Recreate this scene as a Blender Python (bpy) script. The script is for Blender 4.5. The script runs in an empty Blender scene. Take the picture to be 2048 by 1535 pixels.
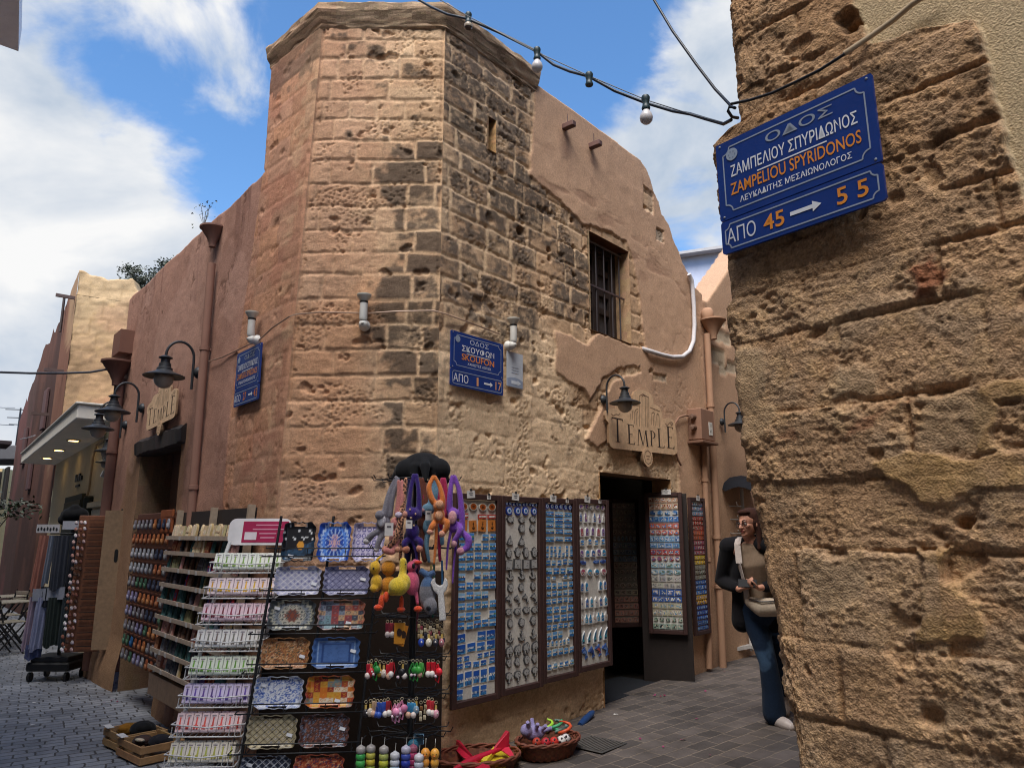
import bpy, math, random
import numpy as np
from mathutils import Vector, Matrix
R = math.radians
random.seed(11)
SC = bpy.context.scene
COL = SC.collection
PI = math.pi

# ------------------------------------------------------------------ camera
FPX, PITCH, EYE = 1480.0, R(11.5), 1.58
cd = bpy.data.cameras.new('camera')
cd.sensor_width = 36.0
cd.lens = FPX / 2048 * 36
cd.clip_start = 0.05
cd.clip_end = 2000
cam = bpy.data.objects.new('camera', cd)
COL.objects.link(cam)
cam.location = (0, 0, EYE)
cam.rotation_euler = (R(90) + PITCH, 0, 0)
SC.camera = cam
SC.cycles.filter_width = 1.1

# ------------------------------------------------------------------ light
SUN_AZ, SUN_EL = R(200), R(58)          # compass style: 0 = +Y (ahead), clockwise
SUN_STRENGTH, SUN_ANGLE = 4.7, R(46)
SKY_STRENGTH, CLOUD_STRENGTH = 0.15, 0.62
SC.view_settings.view_transform = 'Standard'
SC.view_settings.look = 'None'
SC.view_settings.exposure = 0.62
SC.view_settings.gamma = 1.0
sd = bpy.data.lights.new('sun', 'SUN')
sd.energy = SUN_STRENGTH
sd.angle = SUN_ANGLE
sd.color = (1.0, 0.95, 0.88)
sun = bpy.data.objects.new('sun', sd)
COL.objects.link(sun)
sun_dir = Vector((math.sin(SUN_AZ) * math.cos(SUN_EL), math.cos(SUN_AZ) * math.cos(SUN_EL), math.sin(SUN_EL)))
sun.rotation_euler = sun_dir.to_track_quat('Z', 'Y').to_euler()

def raydir(px, py):
    u, w = px - 1024, 767.5 - py
    return Vector((u, FPX * math.cos(PITCH) - w * math.sin(PITCH), FPX * math.sin(PITCH) + w * math.cos(PITCH))).normalized()

world = bpy.data.worlds.new('World')
SC.world = world
world.use_nodes = True
def build_sky():
    nt = world.node_tree
    N, L = nt.nodes, nt.links
    N.clear()
    out = N.new('ShaderNodeOutputWorld')
    sky = N.new('ShaderNodeTexSky')
    sky.sky_type = 'NISHITA'
    sky.sun_disc = False
    sky.sun_elevation = SUN_EL
    sky.sun_rotation = SUN_AZ
    sky.air_density, sky.dust_density, sky.ozone_density = 1.0, 0.3, 2.5
    b1 = N.new('ShaderNodeBackground'); b1.inputs[1].default_value = SKY_STRENGTH
    hs = N.new('ShaderNodeHueSaturation'); hs.inputs['Saturation'].default_value = 1.18; hs.inputs['Value'].default_value = 1.05
    L.new(sky.outputs[0], hs.inputs['Color'])
    L.new(hs.outputs[0], b1.inputs[0])
    tc = N.new('ShaderNodeTexCoord')
    def math_(op, a, b=None, clamp=False):
        m = N.new('ShaderNodeMath'); m.operation = op; m.use_clamp = clamp
        for i, v in enumerate((a, b)):
            if v is None: continue
            if isinstance(v, (int, float)): m.inputs[i].default_value = v
            else: L.new(v, m.inputs[i])
        return m.outputs[0]
    def noise(scale, detail, rough, off, dist=0.0):
        mp = N.new('ShaderNodeMapping'); mp.inputs['Location'].default_value = off
        mp.inputs['Scale'].default_value = (1, 1, 1.5)
        L.new(tc.outputs['Generated'], mp.inputs[0])
        n = N.new('ShaderNodeTexNoise'); n.inputs['Scale'].default_value = scale
        n.inputs['Detail'].default_value = detail; n.inputs['Roughness'].default_value = rough
        n.inputs['Distortion'].default_value = dist
        L.new(mp.outputs[0], n.inputs['Vector'])
        return n.outputs['Fac']
    fine = noise(5.5, 9, 0.56, (3.1, 0.4, 1.7), 0.35)
    # big cloud banks and gaps: (direction, size, weight)
    acc = math_('ADD', math_('MULTIPLY', math_('SUBTRACT', fine, 0.5), 3.6), -0.20)
    blobs = [((60, 330), .24, .70), ((210, 520), .20, .55), ((330, 420), .10, .40), ((120, 60), .16, .25), ((430, 70), .12, .75),
             ((500, 190), .08, .62), ((285, 140), .075, -.85), ((230, 30), .06, -.4), ((440, 300), .10, -1.25), ((560, 40), .07, -.35), ((620, 60), .09, -.3),
             ((1330, 200), .13, .62), ((1440, 60), .10, .40), ((1300, 330), .10, .35), ((1420, 440), .11, .75), ((150, 640), .13, .5), ((1000, 60), .13, -.55),
             ((1130, 170), .08, -.40), ((1100, 130), .045, .40), ((1385, 360), .035, -.45), ((1240, 60), .07, -.5), ((20, 640), .10, .2), ((-300, 600), .3, .5), ((60, 690), .05, -.35), ((300, 520), .05, -.3),
             ((50, 760), .06, .5), ((10, 870), .12, .4)]
    for (p, size, wgt) in blobs:
        d = raydir(*p)
        vd = N.new('ShaderNodeVectorMath'); vd.operation = 'DISTANCE'
        nv = N.new('ShaderNodeVectorMath'); nv.operation = 'NORMALIZE'
        L.new(tc.outputs['Generated'], nv.inputs[0])
        L.new(nv.outputs[0], vd.inputs[0]); vd.inputs[1].default_value = d
        q = math_('DIVIDE', vd.outputs['Value'], size)
        q = math_('MULTIPLY', math_('MULTIPLY', q, q), -1.0)
        g = math_('POWER', 2.718, q)
        acc = math_('ADD', acc, math_('MULTIPLY', g, wgt))
    ramp = N.new('ShaderNodeValToRGB')
    ramp.color_ramp.interpolation = 'EASE'
    ramp.color_ramp.elements[0].position = 0.0; ramp.color_ramp.elements[0].color = (0, 0, 0, 1)
    ramp.color_ramp.elements[1].position = 0.72; ramp.color_ramp.elements[1].color = (1, 1, 1, 1)
    L.new(acc, ramp.inputs[0])
    shade = noise(3.6, 6, 0.55, (9.3, 2.2, 5.1), 0.3)
    r2 = N.new('ShaderNodeValToRGB')
    r2.color_ramp.elements[0].position = 0.40; r2.color_ramp.elements[0].color = (0.50, 0.60, 0.74, 1)
    r2.color_ramp.elements[1].position = 0.64; r2.color_ramp.elements[1].color = (1.0, 1.0, 1.0, 1)
    L.new(shade, r2.inputs[0])
    b2 = N.new('ShaderNodeBackground'); b2.inputs[1].default_value = CLOUD_STRENGTH
    L.new(r2.outputs[0], b2.inputs[0])
    mx = N.new('ShaderNodeMixShader')
    L.new(ramp.outputs[0], mx.inputs[0]); L.new(b1.outputs[0], mx.inputs[1]); L.new(b2.outputs[0], mx.inputs[2])
    L.new(mx.outputs[0], out.inputs[0])
build_sky()

# ------------------------------------------------------------------ colours and materials
def lin(h):
    if not isinstance(h, str): return tuple(h)[:3]
    h = h.lstrip('#')
    if len(h) == 3: h = ''.join(c + c for c in h)
    return tuple((c / 12.92 if c <= 0.04045 else ((c + 0.055) / 1.055) ** 2.4) for c in (int(h[i:i + 2], 16) / 255 for i in (0, 2, 4)))

MATS = {}
def material(name, rough=0.8, metallic=0.0, var=0.12, vscale=30.0, bump=0.15, bscale=150.0, bdist=0.002, sheen=0.0, coat=0.0, emit=None, base=None, spec=0.5, detail=5):
    if name in MATS: return MATS[name]
    m = bpy.data.materials.new(name)
    m.use_nodes = True
    N, L = m.node_tree.nodes, m.node_tree.links
    p = N['Principled BSDF']
    p.inputs['Roughness'].default_value = rough
    p.inputs['Metallic'].default_value = metallic
    p.inputs['Specular IOR Level'].default_value = spec
    if sheen: p.inputs['Sheen Weight'].default_value = sheen
    if coat: p.inputs['Coat Weight'].default_value = coat
    tc = N.new('ShaderNodeTexCoord')
    n = N.new('ShaderNodeTexNoise'); n.inputs['Scale'].default_value = vscale; n.inputs['Detail'].default_value = detail; n.inputs['Roughness'].default_value = 0.6
    L.new(tc.outputs['Object'], n.inputs['Vector'])
    mr = N.new('ShaderNodeMapRange'); mr.inputs[1].default_value = 0.25; mr.inputs[2].default_value = 0.75
    mr.inputs[3].default_value = 1 - var; mr.inputs[4].default_value = 1 + var
    L.new(n.outputs['Fac'], mr.inputs[0])
    mul = N.new('ShaderNodeVectorMath'); mul.operation = 'SCALE'
    if base is None:
        at = N.new('ShaderNodeAttribute'); at.attribute_name = 'Col'
        L.new(at.outputs['Color'], mul.inputs[0])
    else:
        mul.inputs[0].default_value = lin(base)
    L.new(mr.outputs[0], mul.inputs['Scale'])
    L.new(mul.outputs[0], p.inputs['Base Color'])
    if bump:
        n2 = N.new('ShaderNodeTexNoise'); n2.inputs['Scale'].default_value = bscale; n2.inputs['Detail'].default_value = 4
        L.new(tc.outputs['Object'], n2.inputs['Vector'])
        b = N.new('ShaderNodeBump'); b.inputs['Strength'].default_value = bump; b.inputs['Distance'].default_value = bdist
        L.new(n2.outputs['Fac'], b.inputs['Height']); L.new(b.outputs[0], p.inputs['Normal'])
    if emit:
        p.inputs['Emission Color'].default_value = (*lin(emit[0]), 1); p.inputs['Emission Strength'].default_value = emit[1]
    MATS[name] = m
    return m

matte = material('painted_matte', 0.75)
gloss = material('glazed', 0.3, var=0.06, bump=0.03)
plastic = material('soft_plastic', 0.45, var=0.06, bump=0.05)
wood = material('timber', 0.7, var=0.22, vscale=22, bump=0.3)
iron = material('painted_iron', 0.5, var=0.15, bump=0.12, bscale=90)
plush = material('plush_fur', 1.0, var=0.38, vscale=150, bump=1.0, bscale=260, bdist=0.006, sheen=0.3, spec=0.05)
cloth = material('woven_cloth', 0.9, var=0.15, vscale=60, bump=0.35, bscale=500, sheen=0.05, spec=0.2)
skin = material('skin_tone', 0.5, var=0.06, bump=0.04)
stone = material('weathered_stone', 0.95, var=0.26, vscale=60, bump=0.8, bscale=130, bdist=0.006, spec=0.15, detail=8)
rough_stone = material('eroded_sandstone', 0.97, var=0.36, vscale=95, bump=1.0, bscale=150, bdist=0.007, spec=0.1, detail=10)
plaster = material('lime_plaster', 0.95, var=0.07, vscale=9, bump=0.3, bscale=60, bdist=0.003, spec=0.12, detail=9)
enamel = material('enamel_plate', 0.24, var=0.13, vscale=9, bump=0.05, bscale=20, detail=9)
milk = material('opal_glass', 0.25, var=0.03, bump=0.0)
leafm = material('foliage', 0.6, var=0.35, vscale=4)
lampm = material('lit_lamp', 0.4, base='#fff0c0', emit=('#ffd890', 6.0))
tubem = material('lit_tube', 0.4, base='#ffffff', emit=('#fff4dd', 2.5))

# ------------------------------------------------------------------ objects
def thing(name, label, cat, M=None, group=None, kind=None):
    o = bpy.data.objects.new(name, None)
    COL.objects.link(o)
    o.empty_display_size = 0.1
    if M is not None: o.matrix_world = M
    tag(o, label, cat, group, kind)
    return o
def tag(o, label=None, cat=None, group=None, kind=None):
    if label: o['label'] = label
    if cat: o['category'] = cat
    if group: o['group'] = group
    if kind: o['kind'] = kind
    return o
KIDS = {}
def adopt(o, parent):
    o.parent = parent
    KIDS.setdefault(parent.name, []).append(o)
def dup(src, M, label=None, group=None):
    r = src.copy(); COL.objects.link(r); r.matrix_world = M
    if label: r['label'] = label
    if group: r['group'] = group
    for ch in KIDS.get(src.name, []):
        c = ch.copy(); COL.objects.link(c); adopt(c, r)
        for g in KIDS.get(ch.name, []):
            d = g.copy(); COL.objects.link(d); adopt(d, c)
    return r

class MB:
    """collects coloured faces and links them as one mesh"""
    def __init__(s): s.v = []; s.f = []; s.c = []
    def add(s, vs, fs, col, M=None):
        b = len(s.v)
        if M is not None: vs = [M @ Vector(p) for p in vs]
        s.v.extend(tuple(p) for p in vs)
        s.f.extend(tuple(i + b for i in f) for f in fs)
        if isinstance(col, list): s.c.extend(col)
        else: s.c.extend([lin(col)] * len(fs))
        return s
    def box(s, c, d, col, M=None, bev=0.0):
        x, y, z = c; a, b, e = d[0] / 2, d[1] / 2, d[2] / 2
        if bev <= 0:
            vs = [(x + i * a, y + j * b, z + k * e) for i in (-1, 1) for j in (-1, 1) for k in (-1, 1)]
            fs = [(0, 1, 3, 2), (4, 6, 7, 5), (0, 4, 5, 1), (2, 3, 7, 6), (0, 2, 6, 4), (1, 5, 7, 3)]
            return s.add(vs, fs, col, M)
        bev = min(bev, a * .9, b * .9, e * .9)
        vs = []; idx = {}
        for i in (-1, 1):
            for j in (-1, 1):
                for k in (-1, 1):
                    for ax in range(3):
                        p = [i * (a - bev), j * (b - bev), k * (e - bev)]
                        p[ax] += (i, j, k)[ax] * bev
                        idx[(i, j, k, ax)] = len(vs); vs.append((x + p[0], y + p[1], z + p[2]))
        fs = []
        for ax in range(3):
            o1, o2 = [q for q in range(3) if q != ax]
            for sg in (-1, 1):
                loop = []
                for (p, q) in ((-1, -1), (1, -1), (1, 1), (-1, 1)):
                    t = [0, 0, 0]; t[ax] = sg; t[o1] = p; t[o2] = q
                    loop.append(idx[(*t, ax)])
                fs.append(tuple(loop) if (sg > 0) == (ax != 1) else tuple(loop[::-1]))
                for sg2 in (-1, 1):
                    pass
        for a1 in range(3):
            for a2 in range(a1 + 1, 3):
                a3 = 3 - a1 - a2
                for s1 in (-1, 1):
                    for s2 in (-1, 1):
                        t = [0, 0, 0]; t[a1] = s1; t[a2] = s2
                        u = t[:]; u[a3] = -1; w = t[:]; w[a3] = 1
                        fs.append((idx[(*u, a1)], idx[(*u, a2)], idx[(*w, a2)], idx[(*w, a1)]))
        for i in (-1, 1):
            for j in (-1, 1):
                for k in (-1, 1):
                    fs.append((idx[(i, j, k, 0)], idx[(i, j, k, 1)], idx[(i, j, k, 2)]))
        return s.add(vs, fs, col, M)
    def bar(s, p, q, w, t, col, M=None):
        p, q = Vector(p), Vector(q); d = (q - p); ln = d.length
        if ln < 1e-6: return s
        rot = d.to_track_quat('Z', 'Y').to_matrix().to_4x4(); rot.translation = (p + q) / 2
        return s.box((0, 0, 0), (w, t, ln), col, (M @ rot) if M is not None else rot)
    def tube(s, pts, r, col, n=8, M=None, closed=False, caps=True):
        pts = [Vector(p) for p in pts]; m = len(pts)
        rs = r if isinstance(r, (list, tuple)) else [r] * m
        vs = []; up = None
        for i, p in enumerate(pts):
            a = pts[i - 1] if (i > 0 or closed) else p
            b = pts[(i + 1) % m] if (i < m - 1 or closed) else p
            t = (b - a)
            t = t.normalized() if t.length > 1e-9 else Vector((0, 0, 1))
            if up is None:
                up = Vector((0, 0, 1)) if abs(t.z) < .9 else Vector((1, 0, 0))
            x = up - t * up.dot(t)
            if x.length < 1e-5: x = t.orthogonal()
            x.normalize(); y = t.cross(x); up = x
            for k in range(n):
                an = 2 * PI * k / n
                vs.append(p + (x * math.cos(an) + y * math.sin(an)) * rs[i])
        fs = []
        for i in range(m if closed else m - 1):
            j = (i + 1) % m
            for k in range(n):
                k2 = (k + 1) % n
                fs.append((i * n + k, i * n + k2, j * n + k2, j * n + k))
        if caps and not closed:
            fs.append(tuple(range(n))[::-1]); fs.append(tuple((m - 1) * n + k for k in range(n)))
        return s.add(vs, fs, col, M)
    def lathe(s, prof, col, n=16, M=None, caps=True):
        vs = []; fs = []; cs = []
        for (r, z) in prof:
            for k in range(n):
                an = 2 * PI * k / n
                vs.append((r * math.cos(an), r * math.sin(an), z))
        for i in range(len(prof) - 1):
            for k in range(n):
                k2 = (k + 1) % n
                fs.append((i * n + k, i * n + k2, (i + 1) * n + k2, (i + 1) * n + k))
                cs.append(lin(col[i]) if isinstance(col, list) else lin(col))
        if caps:
            fs.append(tuple(range(n))[::-1]); cs.append(cs[0]); fs.append(tuple((len(prof) - 1) * n + k for k in range(n))); cs.append(cs[-1])
        return s.add(vs, fs, cs, M)
    def prism(s, poly, y0, y1, col, M=None, edgecol=None):
        """outline in local x,z; y0 = front, y1 = back"""
        ar = sum(poly[i][0] * poly[(i + 1) % len(poly)][1] - poly[(i + 1) % len(poly)][0] * poly[i][1] for i in range(len(poly)))
        if ar < 0: poly = poly[::-1]
        n = len(poly)
        vs = [(x, y0, z) for x, z in poly] + [(x, y1, z) for x, z in poly]
        fs = [tuple(range(n)), tuple(range(2 * n - 1, n - 1, -1))] + [(i, i + n, (i + 1) % n + n, (i + 1) % n) for i in range(n)]
        e = lin(edgecol or col)
        return s.add(vs, fs, [lin(col), e] + [e] * n, M)
    def ell(s, c, r, col, n=12, m=8, M=None, rot=None):
        vs = []; fs = []
        T = Matrix.Translation(c)
        if rot is not None: T = T @ rot
        for i in range(m + 1):
            th = PI * i / m
            for k in range(n):
                ph = 2 * PI * k / n
                vs.append(T @ Vector((r[0] * math.sin(th) * math.cos(ph), r[1] * math.sin(th) * math.sin(ph), r[2] * math.cos(th))))
        for i in range(m):
            for k in range(n):
                k2 = (k + 1) % n
                if i == 0: fs.append((k, n + k, n + k2))
                elif i == m - 1: fs.append((i * n + k, (i + 1) * n, i * n + k2))
                else: fs.append((i * n + k, (i + 1) * n + k, (i + 1) * n + k2, i * n + k2))
        return s.add(vs, fs, col, M)
    def picture(s, w, h, cols, y, M=None, cx=0, cz=0):
        """flat picture of coloured cells; cols[row][column], row 0 on top"""
        nr, nc = len(cols), len(cols[0]); vs = []; fs = []; cs = []
        for i in range(nr + 1):
            for j in range(nc + 1):
                vs.append((cx - w / 2 + w * j / nc, y, cz + h / 2 - h * i / nr))
        for i in range(nr):
            for j in range(nc):
                a = i * (nc + 1) + j
                fs.append((a, a + nc + 1, a + nc + 2, a + 1)); cs.append(lin(cols[i][j]))
        return s.add(vs, fs, cs, M)
    def mesh(s, name, mat, smooth=None):
        me = bpy.data.meshes.new(name)
        me.from_pydata(s.v, [], s.f)
        a = me.attributes.new('Col', 'FLOAT_COLOR', 'FACE')
        a.data.foreach_set('color', np.array([(*c, 1.0) for c in s.c], np.float32).ravel())
        me.materials.append(mat)
        if smooth is not None and smooth is not False:
            me.polygons.foreach_set('use_smooth', [True] * len(me.polygons))
            if smooth is not True: me.set_sharp_from_angle(angle=R(smooth))
        me.update()
        return me
    def build(s, name, mat, parent=None, smooth=None, M=None):
        o = bpy.data.objects.new(name, s.mesh(name, mat, smooth))
        COL.objects.link(o)
        if parent is not None: adopt(o, parent)
        if M is not None: o.matrix_world = M
        return o

# ------------------------------------------------------------------ the site: planes of the walls
D = 5.45
AL, AR = R(40), R(40.5)
C1 = Vector((-.313 * D, D, 0)); C2 = Vector((-.102 * D, D, 0)); EW = Vector((.88, 2.85, 0))
dL = Vector((-math.sin(AL), math.cos(AL), 0)); nL = Vector((-math.cos(AL), -math.sin(AL), 0))
dR = Vector((math.sin(AR), math.cos(AR), 0)); nR = Vector((math.cos(AR), -math.sin(AR), 0))
dW = -dL; nW = nL
dCw = Vector((1, 0, 0)); nCw = Vector((0, -1, 0))
PLANE = {'L': (C1, dL, nL), 'R': (C2, dR, nR), 'C': (C1, dCw, nCw), 'W': (EW, dW, nW)}
EYEV = Vector((0, 0, EYE))
def pix(px, py, plane, out=0.0):
    """the point of a wall plane (moved out by 'out') that stands at a measured spot of the photograph"""
    o, d, n = PLANE[plane]; r = raydir(px, py)
    o = o + n * out - EYEV
    k = o.dot(n) / r.dot(n)
    return EYEV + r * k
def sz(px, py, plane):
    p = pix(px, py, plane); o, d, n = PLANE[plane]
    return ((p - o).dot(d), p.z)
def frame(plane, s, z, out=0.0):
    """x to the right seen from the street, y into the wall, z up"""
    o, d, n = PLANE[plane]
    x = -d if plane == 'L' else d
    M = Matrix((x, -n, Vector((0, 0, 1)))).transposed().to_4x4()
    M.translation = o + d * s + n * out + Vector((0, 0, z))
    return M
def stand(x, y, z, yaw, tilt=0.0):
    """frame on the ground: front (-y) turned by yaw"""
    return Matrix.Translation((x, y, z)) @ Matrix.Rotation(yaw, 4, 'Z') @ Matrix.Rotation(tilt, 4, 'X')
def gz(x, y):
    p = Vector((x, y, 0))
    t = (p - C2).dot(dR); s = (p - C1).dot(dL)
    return 0.028 * min(max(t, 0), 12) - 0.02 * min(max(s, 0), 20)

# ------------------------------------------------------------------ noise on arrays
def _hash(ix, iy, seed):
    h = (ix.astype(np.int64) * 374761393 + iy.astype(np.int64) * 668265263 + seed * 974711) & 0xffffffff
    h = ((h ^ (h >> 13)) * 1274126177) & 0xffffffff
    h = ((h ^ (h >> 16)) * 2246822519) & 0xffffffff
    return ((h ^ (h >> 15)) & 0xffffff) / float(0xffffff)
def vn(x, y, seed=0):
    ix, iy = np.floor(x), np.floor(y); fx, fy = x - ix, y - iy
    fx = fx * fx * fx * (fx * (fx * 6 - 15) + 10); fy = fy * fy * fy * (fy * (fy * 6 - 15) + 10)
    a = _hash(ix, iy, seed); b = _hash(ix + 1, iy, seed); c = _hash(ix, iy + 1, seed); d = _hash(ix + 1, iy + 1, seed)
    return (a * (1 - fx) + b * fx) * (1 - fy) + (c * (1 - fx) + d * fx) * fy
def fbm(x, y, seed=0, octv=5, gain=0.5):
    t = 0; amp = 1; tot = 0; ca, sa = 0.8, 0.6
    for i in range(octv):
        t = t + vn(x, y, seed + i * 17) * amp; tot += amp; amp *= gain
        x, y = (x * ca - y * sa) * 2.03 + 11.3, (x * sa + y * ca) * 2.03 + 5.7
    return t / tot
def fbms(x, y, seed=0, octv=5, gain=0.5):
    """fbm without rotation, keeps a stretch direction"""
    t = 0; amp = 1; tot = 0
    for i in range(octv):
        t = t + vn(x, y, seed + i * 17) * amp; tot += amp; amp *= gain
        x, y = x * 2.03 + 11.3, y * 2.03 + 5.7
    return t / tot
def worley(x, y, seed=0):
    ix, iy = np.floor(x), np.floor(y); best = np.full(x.shape, 9.0)
    for i in (-1, 0, 1):
        for j in (-1, 0, 1):
            cx, cy = ix + i, iy + j
            dx = cx + _hash(cx, cy, seed) - x; dy = cy + _hash(cx, cy, seed + 7) - y
            best = np.minimum(best, dx * dx + dy * dy)
    return np.sqrt(best)
def sstep(a, b, x):
    t = np.clip((x - a) / (b - a), 0, 1)
    return t * t * (3 - 2 * t)
def sdf(x, y, poly):
    """signed distance to a polygon, positive inside"""
    d = np.full(x.shape, 1e9); ins = np.zeros(x.shape, bool); n = len(poly)
    for i in range(n):
        ax, ay = poly[i]; bx, by = poly[(i + 1) % n]
        ex, ey = bx - ax, by - ay; wx, wy = x - ax, y - ay
        t = np.clip((wx * ex + wy * ey) / (ex * ex + ey * ey + 1e-12), 0, 1)
        d = np.minimum(d, (wx - ex * t) ** 2 + (wy - ey * t) ** 2)
        c = ((ay > y) != (by > y)) & (x < (bx - ax) * (y - ay) / ((by - ay) if abs(by - ay) > 1e-12 else 1e-12) + ax)
        ins ^= c
    d = np.sqrt(d)
    return np.where(ins, d, -d)
def mixc(a, b, t):
    return a * (1 - t[..., None]) + np.asarray(b) * t[..., None]
def blocks(s, z, courses, wmin, wmax, seed, warp=0.012, wfreq=5.0):
    """coursed masonry: distance to the nearest joint and a few random numbers per block"""
    rng = random.Random(seed)
    s2 = s + (fbm(s * wfreq, z * wfreq, seed + 3, 3) - .5) * warp * 2
    z2 = z + (fbm(s * wfreq * .7, z * wfreq * .7, seed + 9, 3) - .5) * warp * 2
    ci = np.clip(np.searchsorted(courses, z2) - 1, 0, len(courses) - 2)
    cz = np.asarray(courses)
    dz = np.minimum(z2 - cz[ci], cz[ci + 1] - z2)
    ds = np.full(s.shape, 9.0); bid = np.zeros(s.shape)
    lo, hi = s.min() - 1, s.max() + 1
    for c in range(len(courses) - 1):
        e = [lo - rng.random() * wmax]
        while e[-1] < hi: e.append(e[-1] + rng.uniform(wmin, wmax))
        e = np.array(e); m = ci == c
        if not m.any(): continue
        k = np.clip(np.searchsorted(e, s2[m]) - 1, 0, len(e) - 2)
        ds[m] = np.minimum(s2[m] - e[k], e[k + 1] - s2[m]); bid[m] = c * 1000 + k
    dist = np.minimum(ds, dz)
    r1 = _hash(bid, bid * 0 + 1, seed); r2 = _hash(bid, bid * 0 + 2, seed); r3 = _hash(bid, bid * 0 + 3, seed)
    return dist, ds, dz, r1, r2, r3

def gridwall(name, P, h, nrm, col, keep, mat, parent=None):
    """P: (nx,nz,3) base points seen from the front left to right, bottom to top; moved along nrm by h"""
    nx, nz = h.shape
    Q = P + nrm * h[..., None]
    idx = np.arange(nx * nz).reshape(nx, nz)
    a, b, c, d = idx[:-1, :-1], idx[1:, :-1], idx[1:, 1:], idx[:-1, 1:]
    k = keep[:-1, :-1] & keep[1:, :-1] & keep[1:, 1:] & keep[:-1, 1:]
    F = np.stack([a[k], b[k], c[k], d[k]], -1).astype(np.int32)
    used = np.zeros(nx * nz, bool); used[F.ravel()] = True
    remap = np.cumsum(used) - 1
    F = remap[F].astype(np.int32); V = Q.reshape(-1, 3)[used]; Cc = col.reshape(-1, 3)[used]
    me = bpy.data.meshes.new(name)
    me.vertices.add(len(V)); me.vertices.foreach_set('co', V.astype(np.float32).ravel())
    me.loops.add(F.size); me.loops.foreach_set('vertex_index', F.ravel())
    me.polygons.add(len(F)); me.polygons.foreach_set('loop_start', np.arange(0, F.size, 4, dtype=np.int32))
    me.polygons.foreach_set('loop_total', np.full(len(F), 4, np.int32))
    me.polygons.foreach_set('use_smooth', np.ones(len(F), bool))
    at = me.attributes.new('Col', 'FLOAT_COLOR', 'POINT')
    at.data.foreach_set('color', np.concatenate([np.clip(Cc, 0.004, 0.95), np.ones((len(Cc), 1))], 1).astype(np.float32).ravel())
    me.materials.append(mat)
    me.update(calc_edges=True); me.validate()
    o = bpy.data.objects.new(name, me); COL.objects.link(o)
    if parent is not None: adopt(o, parent)
    return o

# ------------------------------------------------------------------ lettering
_TX = {}
def text_geo(body, bold=0.0):
    key = (body, bold)
    if key not in _TX:
        c = bpy.data.curves.new('lettering', 'FONT'); c.body = body; c.resolution_u = 3; c.offset = bold; c.fill_mode = 'FRONT'
        o = bpy.data.objects.new('lettering', c); COL.objects.link(o)
        m = bpy.data.meshes.new_from_object(o.evaluated_get(bpy.context.evaluated_depsgraph_get()))
        vs = [tuple(v.co) for v in m.vertices]; fs = [tuple(p.vertices) for p in m.polygons]
        bpy.data.objects.remove(o); bpy.data.curves.remove(c); bpy.data.meshes.remove(m)
        _TX[key] = (vs, fs)
    return _TX[key]
def write(mb, body, cx, cz, w, h, y, col, bold=0.0, M=None):
    """letters facing -y, fitted to width w (None = natural) and height h"""
    vs, fs = text_geo(body, bold)
    x0, x1 = min(v[0] for v in vs), max(v[0] for v in vs); y0, y1 = min(v[1] for v in vs), max(v[1] for v in vs)
    kz = h / (y1 - y0); kx = (w / (x1 - x0)) if w else kz
    mb.add([(cx + (v[0] - (x0 + x1) / 2) * kx, y, cz + (v[1] - (y0 + y1) / 2) * kz) for v in vs], fs, col, M)
def rnd(a, b): return random.uniform(a, b)
def jit(c, k=0.12):
    f = rnd(1 - k, 1 + k); return tuple(min(.95, max(.003, x * f * rnd(1 - k * .4, 1 + k * .4))) for x in lin(c))
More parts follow.
